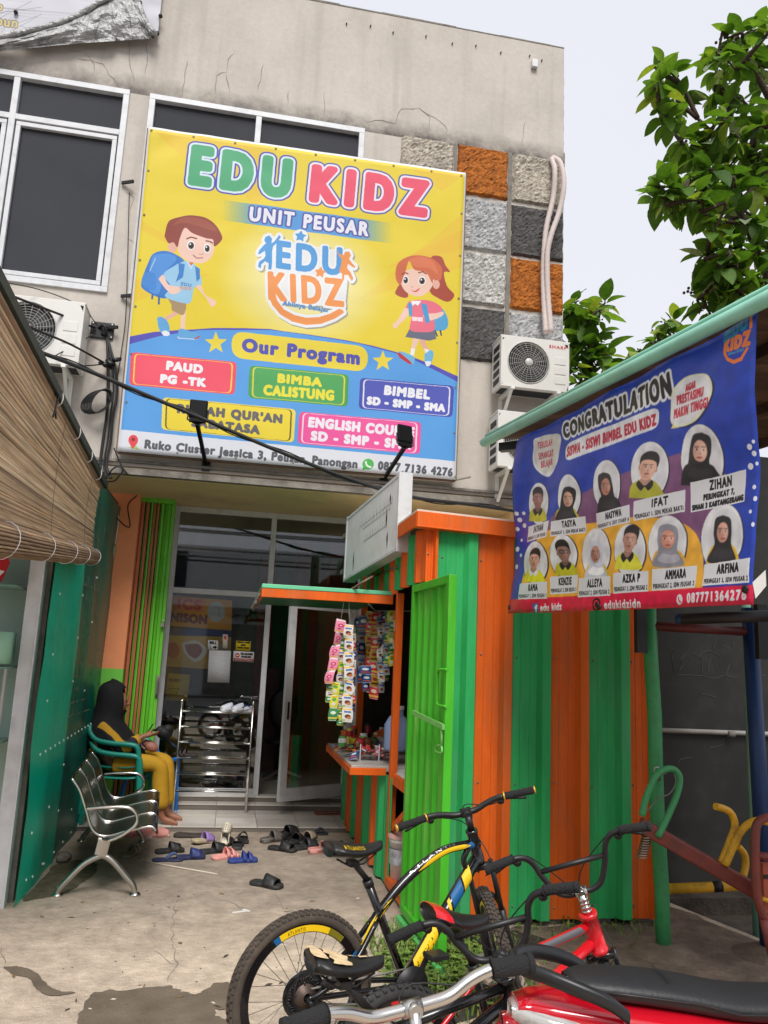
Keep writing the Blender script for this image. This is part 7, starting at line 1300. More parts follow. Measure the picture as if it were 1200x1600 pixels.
oc = thing('office_chair', 'dark high backed chair inside the doorway', 'chair', (.75, 10.6, .15)); MB().ell((.75, 10.62, 1.0), (.2, .06, .26), 14, 10).build('backrest', M_BLACK, oc); MB().ell((.75, 10.42, .62), (.22, .22, .05), 14, 8).build('seat', M_BLACK, oc); MB().tube([(.75, 10.45, .3), (.75, 10.45, .6)], .03, 8).build('stem', M_STEEL, oc)
for k in range(5): a = k * 1.257; MB().bar((.75, 10.45, .28), (.75 + .26 * math.cos(a), 10.45 + .26 * math.sin(a), .19), .04, .03).build('leg', M_STEEL, oc)
tag(MB().box(1.05, 1.32, 11.56, 11.59, 1.55, 2.15).build('wall_screen', M_BLACK, None, bevel=.006), 'dark flat screen on the striped wall inside', 'screen')
tag(MB().box(.45, .72, 11.2, 11.55, .15, 1.5).box(.47, .70, 11.19, 11.199, .2, .8).box(.47, .70, 11.19, 11.199, .85, 1.45).build('brown_cabinet', mat('cabinet_brown', (74, 44, 34), .5), None, bevel=.004), 'brown two door cabinet against the striped inner wall', 'cabinet')

# ------------------------------------------------------------------ bicycles
M_TYRE = mat('tyre_dusty', (74, 66, 58), .9, var=.25, scale=20, dirt=(112, 96, 80), dscale=8, damt=.6); M_TYREB = mat('tyre_black', (52, 52, 52), .85, var=.2, scale=20, dirt=(96, 92, 86), dscale=9, damt=.5)
M_BKG = mat('gloss_black', (18, 18, 20), .22, var=.1, coat=.4, spec=.5); M_BKM = mat('matt_black', (26, 26, 28), .45, var=.15, dirt=(70, 66, 62), dscale=9, damt=.25); M_YEL = mat('decal_yellow', (238, 196, 24), .35, var=.05); M_DBL = mat('decal_blue', (24, 92, 146), .35, var=.12); M_REDP = mat('red_enamel', (206, 24, 36), .25, var=.06, coat=.5); M_GRIP = mat('grip_rubber', (30, 30, 31), .8, var=.2, bump=.6, bscale=180); M_GOLD = mat('anodised_gold', (226, 176, 70), .35, .5); M_VINYL = mat('saddle_vinyl', (26, 26, 27), .42, var=.12, bump=.1, bscale=60); M_FOAM = mat('bare_foam', (214, 188, 146), .95, var=.2, scale=30, bump=.4); M_SPOKE = mat('spoke_steel', (120, 116, 110), .4, .8)
def wheel(parent, c, r, tw, xf, tyre, rim, decal=None, knob=True, spokes=28, disc=False, name='wheel', dtext=None):
    """wheel about the y axis at c, moved by xf"""
    X = lambda pts: [xf @ (Vector(c) + Vector(p)) for p in pts]; R_ = r - tw / 2
    q = MB(); q.tube(X([(R_ * math.cos(a), 0, R_ * math.sin(a)) for a in np.linspace(0, 2 * math.pi, 49)[:-1]]), tw / 2 * .96, 12, closed=True)
    if knob:
        nk_ = 72
        for k in range(nk_):
            for row, (yy_, lift, ww, ll) in enumerate(((-.36, -.1, .20, .62), (-.12, .0, .16, .5), (.12, .0, .16, .5), (.36, -.1, .20, .62))):
                a = 2 * math.pi * (k + (.5 if row % 2 else 0)) / nk_; rr = R_ + tw / 2 * math.cos(math.asin(min(.95, abs(yy_) * 1.9))); d = Vector((math.cos(a), 0, math.sin(a))); t_ = Vector((-math.sin(a), 0, math.cos(a))); ctr = d * (rr + .0005) + Vector((0, yy_ * tw, 0)); s_ = 2 * math.pi * r / nk_
                v = [ctr + t_ * s_ * ll / 2 * i + Vector((0, ww * tw / 2 * j, 0)) + d * (.0045 if k2 else -.004) for k2 in (0, 1) for j in (-1, 1) for i in (-1, 1)]
                q.add(X(v), [(4, 5, 7, 6), (0, 1, 5, 4), (2, 6, 7, 3), (0, 4, 6, 2), (1, 3, 7, 5)])
    else:
        for k in range(54):
            for s_ in (-1, 1):
                a = 2 * math.pi * (k + .25 * s_) / 54; d = Vector((math.cos(a), 0, math.sin(a))); t_ = Vector((-math.sin(a), 0, math.cos(a))); ctr = d * (R_ + tw * .40) + Vector((0, s_ * tw * .27, 0))
                q.add(X([ctr + t_ * .007 * i + Vector((0, .011 * j * s_, 0)) + d * (.005 + .003 * (j < 0)) * k2 for k2 in (0, 1) for j in (-1, 1) for i in (-1, 1)]), [(4, 5, 7, 6), (0, 1, 5, 4), (2, 6, 7, 3), (0, 4, 6, 2), (1, 3, 7, 5)])
    w = q.build(name, tyre, parent); rr = r - tw * .92
    def ring(mb, ra, rb, y0, y1, a0=0, a1=2 * math.pi, n=48):
        for i in range(n):
            b0, b1 = a0 + (a1 - a0) * i / n, a0 + (a1 - a0) * (i + 1) / n; P_ = [(rq * math.cos(b), yq, rq * math.sin(b)) for b in (b0, b1) for rq, yq in ((ra, y0), (ra, y1), (rb, y1), (rb, y0))]
            mb.add(X(P_), [(0, 1, 5, 4), (1, 2, 6, 5), (2, 3, 7, 6), (3, 0, 4, 7)])
        return mb
    ring(MB(), rr + .006, rr - .03, -tw * .32, tw * .32).build('rim', rim, w)
    if decal:
        for dm, a0, a1 in decal:
            for s_ in (-1, 1): ring(MB(), rr - .002, rr - .027, s_ * tw * .325, s_ * (tw * .325 + .0012), a0, a1, 12).build('rim_decal', dm, w)
    if dtext:
        txt, a0, a1, mm = dtext; q = MB(); s_ = -1
        for t in run(txt, .12):
            q.add(X([((rr - .022 + .014 * y) * math.cos(a0 + (a1 - a0) * x), s_ * (tw * .325 + .002), (rr - .022 + .014 * y) * math.sin(a0 + (a1 - a0) * x)) for x, y in t]), [(0, 1, 2)])
        q.build('rim_lettering', mm, w)
    q = MB()
    for k in range(spokes):
        a = 2 * math.pi * k / spokes; s_ = 1 if k % 2 else -1; b = a + (.9 if (k // 2) % 2 else -.9); q.tube(X([(.026 * math.cos(b), s_ * .028, .026 * math.sin(b)), ((rr - .028) * math.cos(a), s_ * .004, (rr - .028) * math.sin(a))]), .0013, 4, cap=False)
    q.build('spokes', M_SPOKE, w); q = MB(); q.tube(X([(0, -.05, 0), (0, -.03, 0), (0, -.0299, 0), (0, .0299, 0), (0, .03, 0), (0, .05, 0)]), [.012, .012, .026, .026, .012, .012], 12); q.build('hub', M_BKM, w)
    if disc:
        q = MB(); n = 40
        for k in range(n): a = 2 * math.pi * k / n; rad = .078 + .004 * math.sin(10 * a); q.tube(X([(rad * math.cos(a), -.04, rad * math.sin(a)), ((rad - .018) * math.cos(a + .12), -.04, (rad - .018) * math.sin(a + .12))]), .0035, 5)
        ring(q, .084, .074, -.0415, -.039); ring(q, .062, .054, -.0415, -.039)
        for k in range(5): a = k * 1.257; q.tube(X([(.02 * math.cos(a), -.04, .02 * math.sin(a)), (.06 * math.cos(a + .5), -.04, .06 * math.sin(a + .5))]), .004, 5)
        q.build('disc_rotor', M_BKM, w)
    return w
ID = Matrix()
def saddle(parent, rear, nose, m, w=.085, accent=None, torn=False, text=None, textm=None):
    rear, nose = Vector(rear), Vector(nose); d = nose - rear; L = d.length; d.normalize(); up = Vector((0, 1, 0)).cross(d) * -1; up = up if up.z > 0 else -up; vs = []; N_ = 12; n = 11
    wd = lambda u: w * (1.0 * (1 - max(0, (u - .28)) / .72) ** 1.5 + .26) * (1 if u > .1 else .62 + .38 * math.sqrt(max(u, 0) / .1)) * (1 if u < .93 else max(.25, math.sqrt(max(0, (1 - u) / .07))))
    pt = lambda u, a: rear + d * L * u + Vector((0, wd(u) * math.cos(a), 0)) + up * ((.018 * (1 - u) + .010 + .012 * math.cos(u * 5)) * 1. + (.026 * math.sin(a) if math.sin(a) > 0 else .038 * math.sin(a) * (1 - .5 * u)))
    for i in range(n):
        for j in range(N_): vs.append(pt(i / (n - 1), 2 * math.pi * j / N_))
    s_ = MB().add(vs, [(i * N_ + j, i * N_ + (j + 1) % N_, (i + 1) * N_ + (j + 1) % N_, (i + 1) * N_ + j) for i in range(n - 1) for j in range(N_)] + [tuple(range(N_)), tuple((n - 1) * N_ + j for j in range(N_))], 0, True).build('saddle', m, parent, sub=1)
    def patch(u0, u1, a0, a1, mm, nm, h=.002, jag=0):
        q = MB(); c = [pt(u, a) + up * h * math.sin(a) + Vector((0, h * math.cos(a), 0)) for u in np.linspace(u0, u1, 5) for a in np.linspace(a0, a1, 7)]
        if jag: c = [p + d * rng.uniform(-jag, jag) for p in c]
        q.add(c, [(i * 7 + j, i * 7 + j + 1, i * 7 + j + 8, i * 7 + j + 7) for i in range(4) for j in range(6)], 0, True).build(nm, mm, s_)
    if accent: patch(.0, .2, -2.6, -.0, accent, 'saddle_corner'); patch(.0, .2, math.pi, math.pi * .0, accent, 'saddle_corner')
    if torn: patch(.0, .14, .3, 2.2, M_FOAM, 'torn_foam', .004, .006); patch(.55, .62, -1.2, 1.4, M_FOAM, 'torn_foam', .004, .012); patch(.66, .73, -.9, 1.6, M_FOAM, 'torn_foam', .004, .012); patch(.2, .45, 1.2, 2.4, M_FOAM, 'torn_foam', .003, .01)
    if text:
        q = MB(); a0 = -.25
        for t in run(text, .1): q.add([pt(.16 + .42 * x, math.pi - .45 - .5 * y) + up * .003 + Vector((0, 0, 0)) for x, y in t], [(0, 1, 2)])
        q.build('saddle_lettering', textm, s_)
    q = MB(); 
    for yy_ in (-.022, .022): q.tube([rear + d * L * .2 + Vector((0, yy_, 0)) - up * .02, rear + d * L * .35 + Vector((0, yy_, 0)) - up * .045, rear + d * L * .6 + Vector((0, yy_, 0)) - up * .045, rear + d * L * .85 + Vector((0, yy_ * .6, 0)) - up * .012], .004, 6)
    q.build('saddle_rails', M_BKM, s_); return s_
def bicycle(name, label, loc, hd_, g):
    t = thing(name, label, 'bicycle', (0, 0, 0), 0, 'bicycles parked by the kiosk'); r = g['r']; ht, hb = Vector((g['ht'][0], 0, g['ht'][1])), Vector((g['hb'][0], 0, g['hb'][1])); ax = (ht - hb).normalized()
    SX = Matrix.Translation(hb) @ Matrix.Rotation(RAD(g['steer']), 4, ax) @ Matrix.Translation(-hb); fwd = Vector((ax.z, 0, -ax.x))
    wheel(t, (0, 0, r), r, g['tw'], ID, g['tyre'], g['rim'], g.get('decal'), g['knob'], disc=g.get('disc', False), dtext=g.get('dtext'), spokes=g.get('spokes', 28))
    wheel(t, (g['wb'], 0, r), r, g['tw'], SX, g['tyre'], g['rim'], g.get('decal'), g['knob'], disc=g.get('disc', False), spokes=g.get('spokes', 28))
    fm = g['frame']; P3 = lambda L: [Vector((x, y, z)) for x, y, z in L]
    for nm, pts, rad, mm in g['tubes']: MB().tube(bez(P3(pts), 6) if len(pts) > 2 else P3(pts), rad, 12).build(nm, mm, t)
    MB().tube([hb - ax * .005, hb + ax * .01, hb + ax * .012, ht - ax * .012, ht - ax * .01, ht + ax * .008], [g['hr'] * 1.12, g['hr'] * 1.12, g['hr'], g['hr'], g['hr'] * 1.12, g['hr'] * 1.12], 14).build('head_tube', g.get('headm', fm), t)
    # fork, steered
    X = lambda pts: [SX @ Vector(p) for p in pts]; hub = Vector((g['wb'], 0, r)); cr_ = hb - ax * .03; q = MB(); hw = g['tw'] * .5 + .03
    for s_ in (-1, 1):
        a = cr_ + Vector((0, s_ * hw, 0)) + fwd * .01; b = hub + Vector((0, s_ * hw, 0)); m_ = a.lerp(b, .5)
        q.tube(X([a + ax * .02, m_]), g['fr'] * .8, 10).tube(X([m_, b]), g['fr'] * 1.12, 10)
    q.tube(X([cr_ + Vector((0, -hw, 0)), cr_ + fwd * .012, cr_ + Vector((0, hw, 0))]), g['fr'] * 1.15, 10); fk = q.build('fork', g['forkm'], t)
    if g.get('brace'): ang = np.linspace(-.1, math.pi + .1, 12); MB().tube(X([hub + (cr_ - hub) * .52 + Vector((0, hw * math.cos(a), 0)) + ax * .075 * math.sin(a) + fwd * .02 for a in ang]), .012, 8).build('fork_brace', M_BKM, fk)
    st = Vector((*[0], 0, 0)); top = ht + ax * g['rise']; ce = top + fwd * g['reach']
    q = MB(); q.tube(X([ht + ax * .008, top]), g['sr'], 12)
    if g.get('rings'):
        for k in range(4): q.tube(X([ht + ax * (.012 + .017 * k), ht + ax * (.022 + .017 * k)]), g['sr'] * 1.35, 12)
    q.build('steerer', g['stemm'], t); MB().tube(X([top - fwd * .012, ce]), g['sr'] * 1.2, 10).tube(X([ce + Vector((0, -.025, 0)), ce + Vector((0, .025, 0))]), g['sr'] * 1.35, 12).build('stem', g.get('stem2', M_BKM), t)
    bars = g['bars']; rad = g['br']
    for s_ in (-1, 1):
        B = [ce + fwd * x + Vector((0, s_ * y, 0)) + ax * z for x, y, z in bars]; C_ = bez(B, 6); k = len(C_)
        cut = g.get('cut', .72); n0 = int(k * cut); MB().tube(X(C_[:n0 + 1]), rad, 12).build('handlebar', g['barm'], t)
        G = C_[n0:]; gr = MB().tube(X(G), [g['gr'] * (1 + .05 * (i % 2)) for i in range(len(G))], 12).build('grip', M_GRIP, t); e0, e1 = G[-1], G[-1] + (G[-1] - G[-2]).normalized() * .008
        if g.get('gold'): MB().tube(X([e0, e1]), g['gr'] * 1.02, 12).build('grip_end', M_GOLD, gr); MB().tube(X([G[0], G[0].lerp(G[1], .5)]), g['gr'] * 1.2, 12).build('grip_ring', M_GOLD, gr)
        else: MB().tube(X([e0 - (e1 - e0), e1]), g['gr'] * 1.12, 12).build('grip_end', M_GRIP, gr); MB().tube(X([G[0], G[0].lerp(G[1], .4)]), g['gr'] * 1.2, 12).build('grip_collar', M_GRIP, gr)
        lv = G[0].lerp(C_[max(0, n0 - 3)], .5); MB().tube(X(bez([lv - ax * .014, lv - ax * .022 + fwd * .035, lv + fwd * .05 - ax * .028 + (G[len(G) // 2] - lv) * .4, lv + fwd * .045 - ax * .045 + (G[-1] - lv) * .8], 5)), [.009] * 5 + [.0075] * 5 + [.006] * 6, 7).tube(X([lv - ax * .006, lv - ax * .026 + fwd * .01]), .017, 8).build('brake_lever', g.get('leverm', M_BKM), t)
        w0 = lv - ax * .03 + fwd * .03; MB().tube(bez([SX @ w0, SX @ (w0 + fwd * .05 - ax * .02 - Vector((0, s_ * .06, 0))), SX @ (ce + fwd * .09 - ax * (.05 + .04 * s_)), hb + fwd * .05 + Vector((0, .03 * s_, .0)), hb + Vector((.02, .03 * s_, -.06))], 6), .0028, 5).build('brake_cable', M_CABLE, t)
    if g.get('cross'): x, y, z = g['cross']; MB().tube(X([ce + fwd * x + Vector((0, -y, 0)) + ax * z, ce + fwd * x + Vector((0, y, 0)) + ax * z]), rad * .9, 12).build('cross_bar', g['barm'], t)
    # seat post, saddle, drive train
    bb, sc = Vector((g['bb'][0], 0, g['bb'][1])), Vector((g['sc'][0], 0, g['sc'][1])); MB().tube([bb, sc], g.get('str', .017), 12).build('seat_tube', g.get('stm', fm), t); rear, nose = Vector((g['saddle'][0][0], 0, g['saddle'][0][1])), Vector((g['saddle'][1][0], 0, g['saddle'][1][1])); sp = rear.lerp(nose, .45) - Vector((0, 0, .035))
    MB().tube([sc, sp], .0135, 10).tube([sc - (bb - sc).normalized() * .0, sc + (bb - sc).normalized() * .03], .023, 10).obox(sp + Vector((0, 0, -.005)), (.02, 0, 0), (0, .028, 0), (0, 0, .012)).build('seat_post', g.get('postm', M_BKM), t); saddle(t, rear, nose, M_VINYL, **g['sad'])
    q = MB(); cr0 = Vector((bb.x, -.05, bb.z)); n = 36; rc = g.get('rc', .07)
    for k in range(n):
        a = 2 * math.pi * k / n; b = 2 * math.pi * (k + 1) / n; q.add([cr0 + Vector((rr * math.cos(c), yy_, rr * math.sin(c))) for c in (a, b) for rr, yy_ in ((rc * .72, 0), (rc + .004 * (k % 2), 0), (rc, -.004), (rc * .72, -.004))], [(0, 1, 5, 4), (3, 2, 6, 7), (1, 2, 6, 5)])
    for k in range(4): a = k * 1.571 + .4; q.bar(cr0, cr0 + Vector((rc * .8 * math.cos(a), 0, rc * .8 * math.sin(a))), .012, .004)
    q.tube([Vector((bb.x, -.07, bb.z)), Vector((bb.x, .07, bb.z))], .018, 10); q.build('chainring', M_BKM, t)
    MB().lathe([(0, 0), (rc * 1.12, 0), (rc * 1.12, .004), (0, .006)], cr0 + Vector((0, -.006, 0)), (0, -1, 0), 28).build('chain_guard', M_BKM, t) if g.get('guard') else None
    ca = g.get('crank', 2.4)
    for s_ in (-1, 1):
        a = ca if s_ < 0 else ca + math.pi; e = Vector((bb.x + .16 * math.cos(a), s_ * .08, bb.z + .16 * math.sin(a))); cr1 = MB().bar(Vector((bb.x, s_ * .075, bb.z)), e, .022, .014).build('crank', M_BKM, t); MB().obox(e + Vector((0, s_ * .055, 0)), (.045, 0, 0), (0, .04, 0), (0, 0, .011)).build('pedal', M_BKM, cr1, bevel=.004)
    q = MB(); up_ = [(0, -.045, r + .026), (bb.x, -.052, bb.z + rc)]; lo = [(0, -.045, r - .026), (bb.x, -.052, bb.z - rc)]; q.tube(up_, .0045, 5).tube(lo, .0045, 5); q.build('chain', M_CEM, t)
    q = MB()
    for k in range(g.get('gears', 1)): q.lathe([(.018, 0), (.024 + .006 * k, 0), (.024 + .006 * k, .0025), (.018, .0025)], (0, -.062 + .0055 * k, r), (0, 1, 0), 22)
    q.build('cassette', mat('rusty_gear', (92, 78, 70), .5, .6, var=.3), t)
    if g.get('gears', 1) > 1: MB().lathe([(0, .01), (.09, .004), (.095, 0)], (0, -.022, r), (0, -1, 0), 24).build('spoke_guard', M_BKG, t); MB().obox((.03, -.085, r - .06), (.018, 0, -.02), (0, .01, 0), (.012, 0, .05)).tube([(.0, -.06, r), (.02, -.085, r - .03)], .012, 7).build('derailleur', M_BKM, t); MB().tube([(.05, -.09, r - .14), (.05, -.07, r - .14)], .02, 12).build('jockey_wheel', M_BKM, t); MB().tube(bez([(.03, -.09, r - .04), (-.07, -.09, r + .0), (-.03, -.07, r + .13), (.1, -.03, r + .13)], 6), .003, 5).build('gear_cable', M_CABLE, t)
    for nm, fn in g.get('extra', []): fn(t, nm, SX, ce, fwd, ax)
    MB().tube([(.12, .04, r - .02), (.10, .17, .01)], .009, 8).build('kickstand', M_BKM, t)
    t.location = loc; t.rotation_euler = (RAD(g.get('lean', 0)), 0, hd_); return t
# black, yellow and blue mountain bicycle
def mtb_decals(t, nm, SX, ce, fwd, ax):
    tt = [Vector((x, 0, z)) for x, z in ((.885, .845), (.80, .845), (.667, .822), (.50, .728), (.374, .615), (.213, .42))]; C_ = bez(tt, 8)
    def strip(i0, i1, mm, rad, a0, a1, name):
        q = MB(); vs = []
        for i in range(i0, i1 + 1):
            p = C_[i]; d = (C_[min(i + 1, len(C_) - 1)] - C_[max(i - 1, 0)]).normalized(); u = Vector((0, -1, 0)); w = d.cross(u); w = w if w.z > 0 else -w; tp = min(1, (i - i0 + .3) / 3, (i1 - i + .3) / 3)
            for a in np.linspace(a0 * tp, a1 * tp, 5): vs.append(p + (u * math.cos(a) + w * math.sin(a)) * rad)
        q.add(vs, [(i * 5 + j, i * 5 + j + 1, i * 5 + j + 6, i * 5 + j + 5) for i in range(i1 - i0) for j in range(4)], 0, True).build(name, mm, t)
    strip(6, 22, M_YEL, .0222, -.5, .45, 'yellow_decal'); strip(1, 8, M_DBL, .0222, -1.0, .9, 'blue_decal'); strip(30, 38, M_YEL, .0205, -.8, .8, 'yellow_decal'); strip(38, 40, M_DBL, .0205, -1, 1, 'blue_decal')
    q = MB()
    for tr in run('ATLANTIS', .1):
        P_ = []
        for x, y in tr: k = 24 - 12 * x; i = int(k); p = C_[i].lerp(C_[i + 1], k - i); d = (C_[i + 1] - C_[i]).normalized(); w = Vector((-d.z, 0, d.x)); w = w if w.z > 0 else -w; a = .62 + .5 * y; P_.append(p + (Vector((0, -1, 0)) * math.cos(a) + w * math.sin(a)) * .0242)
        q.add(P_, [(0, 1, 2)])
    q.build('frame_lettering', M_CHROME, t)
    a, b = Vector((.87, 0, .775)), Vector((.50, 0, .29)); d = (b - a); w = Vector((-d.z, 0, d.x)).normalized(); w = w if w.x > 0 else -w; R2 = .0312
    def band(u0, u1, mm, sk=.05, name='decal'):
        q = MB(); vs = []
        for u in (u0, (u0 + u1) / 2, u1):
            for an in np.linspace(-1.25, 1.25, 7): vs.append(a + d * (u + sk * an / 1.25) + (Vector((0, -1, 0)) * math.cos(an) + w * math.sin(an)) * R2)
        q.add(vs, [(i * 7 + j, i * 7 + j + 1, i * 7 + j + 8, i * 7 + j + 7) for i in range(2) for j in range(6)], 0, True).build(name, mm, t)
    band(.12, .22, M_YEL, .05, 'yellow_decal'); band(.24, .38, M_DBL, .05, 'blue_decal'); band(.40, .43, M_YEL, .05, 'yellow_decal'); band(.60, .90, M_YEL, .05, 'yellow_decal')
    q = MB()
    for tr in run('ATLANTIS', .1): q.add([a + d * (.88 - .34 * x) + (Vector((0, -1, 0)) * math.cos(-.55 + 1.1 * y) + w * math.sin(-.55 + 1.1 * y)) * (R2 + .0012) for x, y in tr], [(0, 1, 2)])
    q.build('frame_lettering', M_BKG, t)
    MB().lathe([(.0, 0), (.03, 0), (.03, .02), (0, .02)], (.10, -.08, .37), (0, 1, 0), 10).tube([(.06, -.07, .36), (.12, -.06, .40)], .016, 8).build('brake_caliper', M_BKM, t)
bicycle('mountain_bicycle', 'black mountain bicycle with yellow and blue decals, farthest of the parked bicycles', (.407, 3.62, 0), RAD(18.2), dict(r=.318, tw=.054, wb=1.07, ht=(.842, .905), hb=(.888, .765), hr=.026, steer=66, tyre=M_TYRE, rim=M_BKG, knob=True, disc=True, gears=7, rc=.075, guard=True, frame=M_BKG, forkm=M_BKM, fr=.016, brace=True, rise=.075, reach=.05, sr=.017, stemm=M_BKM, br=.0145, barm=M_BKM, gr=.0175, gold=True, cut=.66,
    bars=[(0, 0, 0), (.0, .05, .0), (-.005, .11, .02), (-.02, .17, .035), (-.04, .25, .037), (-.055, .34, .037)], bb=(.50, .29), sc=(.285, .735), str=.019, saddle=((.085, .842), (.36, .862)), sad=dict(w=.082, text='ATLANTIS', textm=M_YEL), lean=0, crank=1.1, decal=[(M_YEL, 1.15, 2.05), (M_DBL, 2.05, 2.16), (mat('decal_dark', (120, 110, 20), .5), .85, 1.15)], dtext=('ATLANTIS', 1.92, 1.6, M_BKG),
    tubes=[('top_tube', [(.885, 0, .845), (.80, 0, .845), (.667, 0, .822), (.50, 0, .728), (.374, 0, .615), (.32, 0, .55)], .021, M_BKG), ('down_tube', [(.87, 0, .775), (.50, 0, .29)], .030, M_BKG), ('seat_stay', [(.33, -.02, .56), (.213, -.05, .42), (.06, -.07, .335), (0, -.07, .318)], .0125, M_BKG), ('seat_stay', [(.33, .02, .56), (.213, .05, .42), (.06, .07, .335), (0, .07, .318)], .0125, M_BKG), ('chain_stay', [(.50, -.02, .29), (.35, -.05, .30), (0, -.07, .318)], .012, M_BKG), ('chain_stay', [(.50, .02, .29), (.35, .05, .30), (0, .07, .318)], .012, M_BKG), ('gusset', [(.845, 0, .86), (.80, 0, .78), (.83, 0, .72)], .014, M_BKG)], extra=[('decals', mtb_decals)]))
# bmx style children's bicycles
BMXBAR = [(0, 0, 0), (0, .05, -.004), (0, .095, .02), (.0, .135, .095), (-.005, .155, .16), (-.012, .185, .198), (-.025, .23, .212), (-.045, .29, .215), (-.06, .345, .212)]
def bmx_tubes(fm): return [('top_tube', [(.862, 0, .645), (.33, 0, .50)], .0195, fm), ('down_tube', [(.885, 0, .585), (.40, 0, .285)], .023, fm), ('seat_stay', [(.31, -.02, .49), (.15, -.05, .36), (0, -.06, .255)], .009, fm), ('seat_stay', [(.31, .02, .49), (.15, .05, .36), (0, .06, .255)], .009, fm), ('chain_stay', [(.40, -.02, .28), (.2, -.05, .265), (0, -.06, .255)], .010, fm), ('chain_stay', [(.40, .02, .28), (.2, .05, .265), (0, .06, .255)], .010, fm)]
def red_decal(t, nm, SX, ce, fwd, ax):
    a, b = Vector((.862, 0, .645)), Vector((.33, 0, .50)); d = b - a; vs = []
    for u in (.08, .2, .34, .46):
        for an in np.linspace(-.3, 1.1, 5): vs.append(a + d * (u + .02 * an) + (Vector((0, -1, 0)) * math.cos(an) + Vector((-.26, 0, .96)) * math.sin(an)) * .0202)
    MB().add(vs, [(i * 5 + j, i * 5 + j + 1, i * 5 + j + 6, i * 5 + j + 5) for i in range(3) for j in range(4)], 0, True).build('grey_decal', mat('decal_grey', (84, 82, 86), .4), t)
red_g = dict(r=.255, tw=.052, wb=1.03, ht=(.852, .69), hb=(.91, .545), hr=.034, steer=60, tyre=M_TYREB, rim=M_BKG, knob=False, gears=1, rc=.06, guard=True, frame=M_REDP, forkm=M_BKG, fr=.015, rise=.085, reach=.03, sr=.0155, stemm=M_CHROME, stem2=M_CHROME, rings=True, br=.0125, barm=M_BKM, gr=.018, cut=.74, bars=BMXBAR, cross=(0, .143, .12), bb=(.40, .28), sc=(.31, .55), saddle=((.105, .715), (.38, .69)), sad=dict(w=.09, accent=M_REDP), crank=.4, tubes=bmx_tubes(M_REDP), decal=[(M_REDP, a, a + .16) for a in (.3, .7, 1.25, 1.6, 2.1, 2.6, 3.3, 4.2, 5.0)], extra=[('decals', red_decal)], stm=M_BKG)
bicycle('bmx_bicycle', 'red children\'s bicycle with tall black handlebar and red cornered black saddle', (.72, 3.17, 0), RAD(12), red_g)
blk_g = dict(red_g); blk_g.update(frame=M_BKG, tubes=bmx_tubes(M_BKG), sad=dict(w=.08, torn=True), saddle=((.085, .69), (.355, .683)), steer=58, forkm=M_BKG, stm=M_BKM, extra=[], decal=None, stem2=M_BKM, ht=(.835, .60), hb=(.89, .475), rise=.06, bars=[(x, y, z * .92) for x, y, z in BMXBAR], cross=(0, .143, .11), rings=False, r=.235, wb=.99); blk_g['tubes'] = [('top_tube', [(.845, 0, .57), (.33, 0, .47)], .018, M_BKG), ('down_tube', [(.865, 0, .53), (.40, 0, .285)], .021, M_BKG)] + bmx_tubes(M_BKG)[2:]
bicycle('bmx_bicycle', 'black children\'s bicycle with torn saddle showing foam and a black cross braced handlebar', (.25, 2.78, 0), RAD(13), blk_g)
sil_g = dict(red_g); sil_g.update(bars=[(0, 0, 0), (0, .05, 0), (0, .11, .004), (-.004, .17, .03), (-.012, .225, .045), (-.02, .26, .046), (-.03, .335, .044)], cross=None, barm=mat('polished_alloy', (206, 203, 198), .22, 1., var=.05), br=.0165, gr=.024, cut=.70, steer=86, ht=(.82, .66), hb=(.838, .53), rise=.165, reach=.02, wb=.95, sad=dict(w=.085), saddle=((.09, .64), (.35, .62)), stem2=M_STEEL, leverm=M_STEEL, extra=[], decal=None, rings=False)
bicycle('small_bicycle', 'small red bicycle with a bent silver handlebar and fat black grips, nearest the camera', (-.24, 1.97, 0), RAD(14), sil_g)

# ------------------------------------------------------------------ red motorcycle
mc = thing('motorcycle', 'red step through motorcycle with a long black seat, parked at the lower right', 'motorcycle', (0, 0, 0))
def loft(secs, name, m, parent, n=16, sub=0):
    vs = []
    for x, yc, zc, hw, up_, dn_, pw in secs:
        for j in range(n):
            a = 2 * math.pi * j / n; c, s_ = math.cos(a), math.sin(a); vs.append((x, yc + hw * math.copysign(abs(c) ** pw, c), zc + (up_ if s_ > 0 else dn_) * math.copysign(abs(s_) ** pw, s_)))
    k = len(secs); return MB().add(vs, [(i * n + j, i * n + (j + 1) % n, (i + 1) * n + (j + 1) % n, (i + 1) * n + j) for i in range(k - 1) for j in range(n)] + [tuple(range(n)), tuple((k - 1) * n + j for j in range(n))], 0, True).build(name, m, parent, sub=sub)
M_SEATV = mat('motorcycle_seat', (34, 34, 36), .5, var=.1, bump=.12, bscale=90); M_RED2 = mat('motorcycle_red', (190, 16, 34), .16, var=.05, coat=.8); M_CLRL = mat('clear_lens', (190, 188, 184), .12, .3, var=.15, coat=.5); M_REDL = mat('red_lens', (150, 10, 22), .12, var=.1, coat=.6); M_BKP = mat('black_fairing', (30, 31, 33), .38, var=.1)
loft([(.0, 0, .775, .05, .02, .015, .8), (.04, 0, .778, .092, .034, .03, .8), (.2, 0, .772, .108, .036, .04, .8), (.38, 0, .755, .112, .036, .045, .8), (.5, 0, .728, .113, .036, .04, .8), (.62, 0, .725, .105, .036, .045, .8), (.80, 0, .732, .088, .036, .045, .8), (.96, 0, .742, .062, .034, .04, .8), (1.02, 0, .748, .03, .02, .02, .8)], 'seat', M_SEATV, mc, sub=1)
for s_ in (-1, 1): MB().tube([(x, s_ * y, z) for x, y, z in ((.03, .084, .782), (.2, .109, .774), (.38, .114, .757), (.5, .115, .73), (.62, .107, .727), (.8, .09, .733), (.95, .066, .742))], .0035, 5).build('seat_piping', M_BKP, mc)
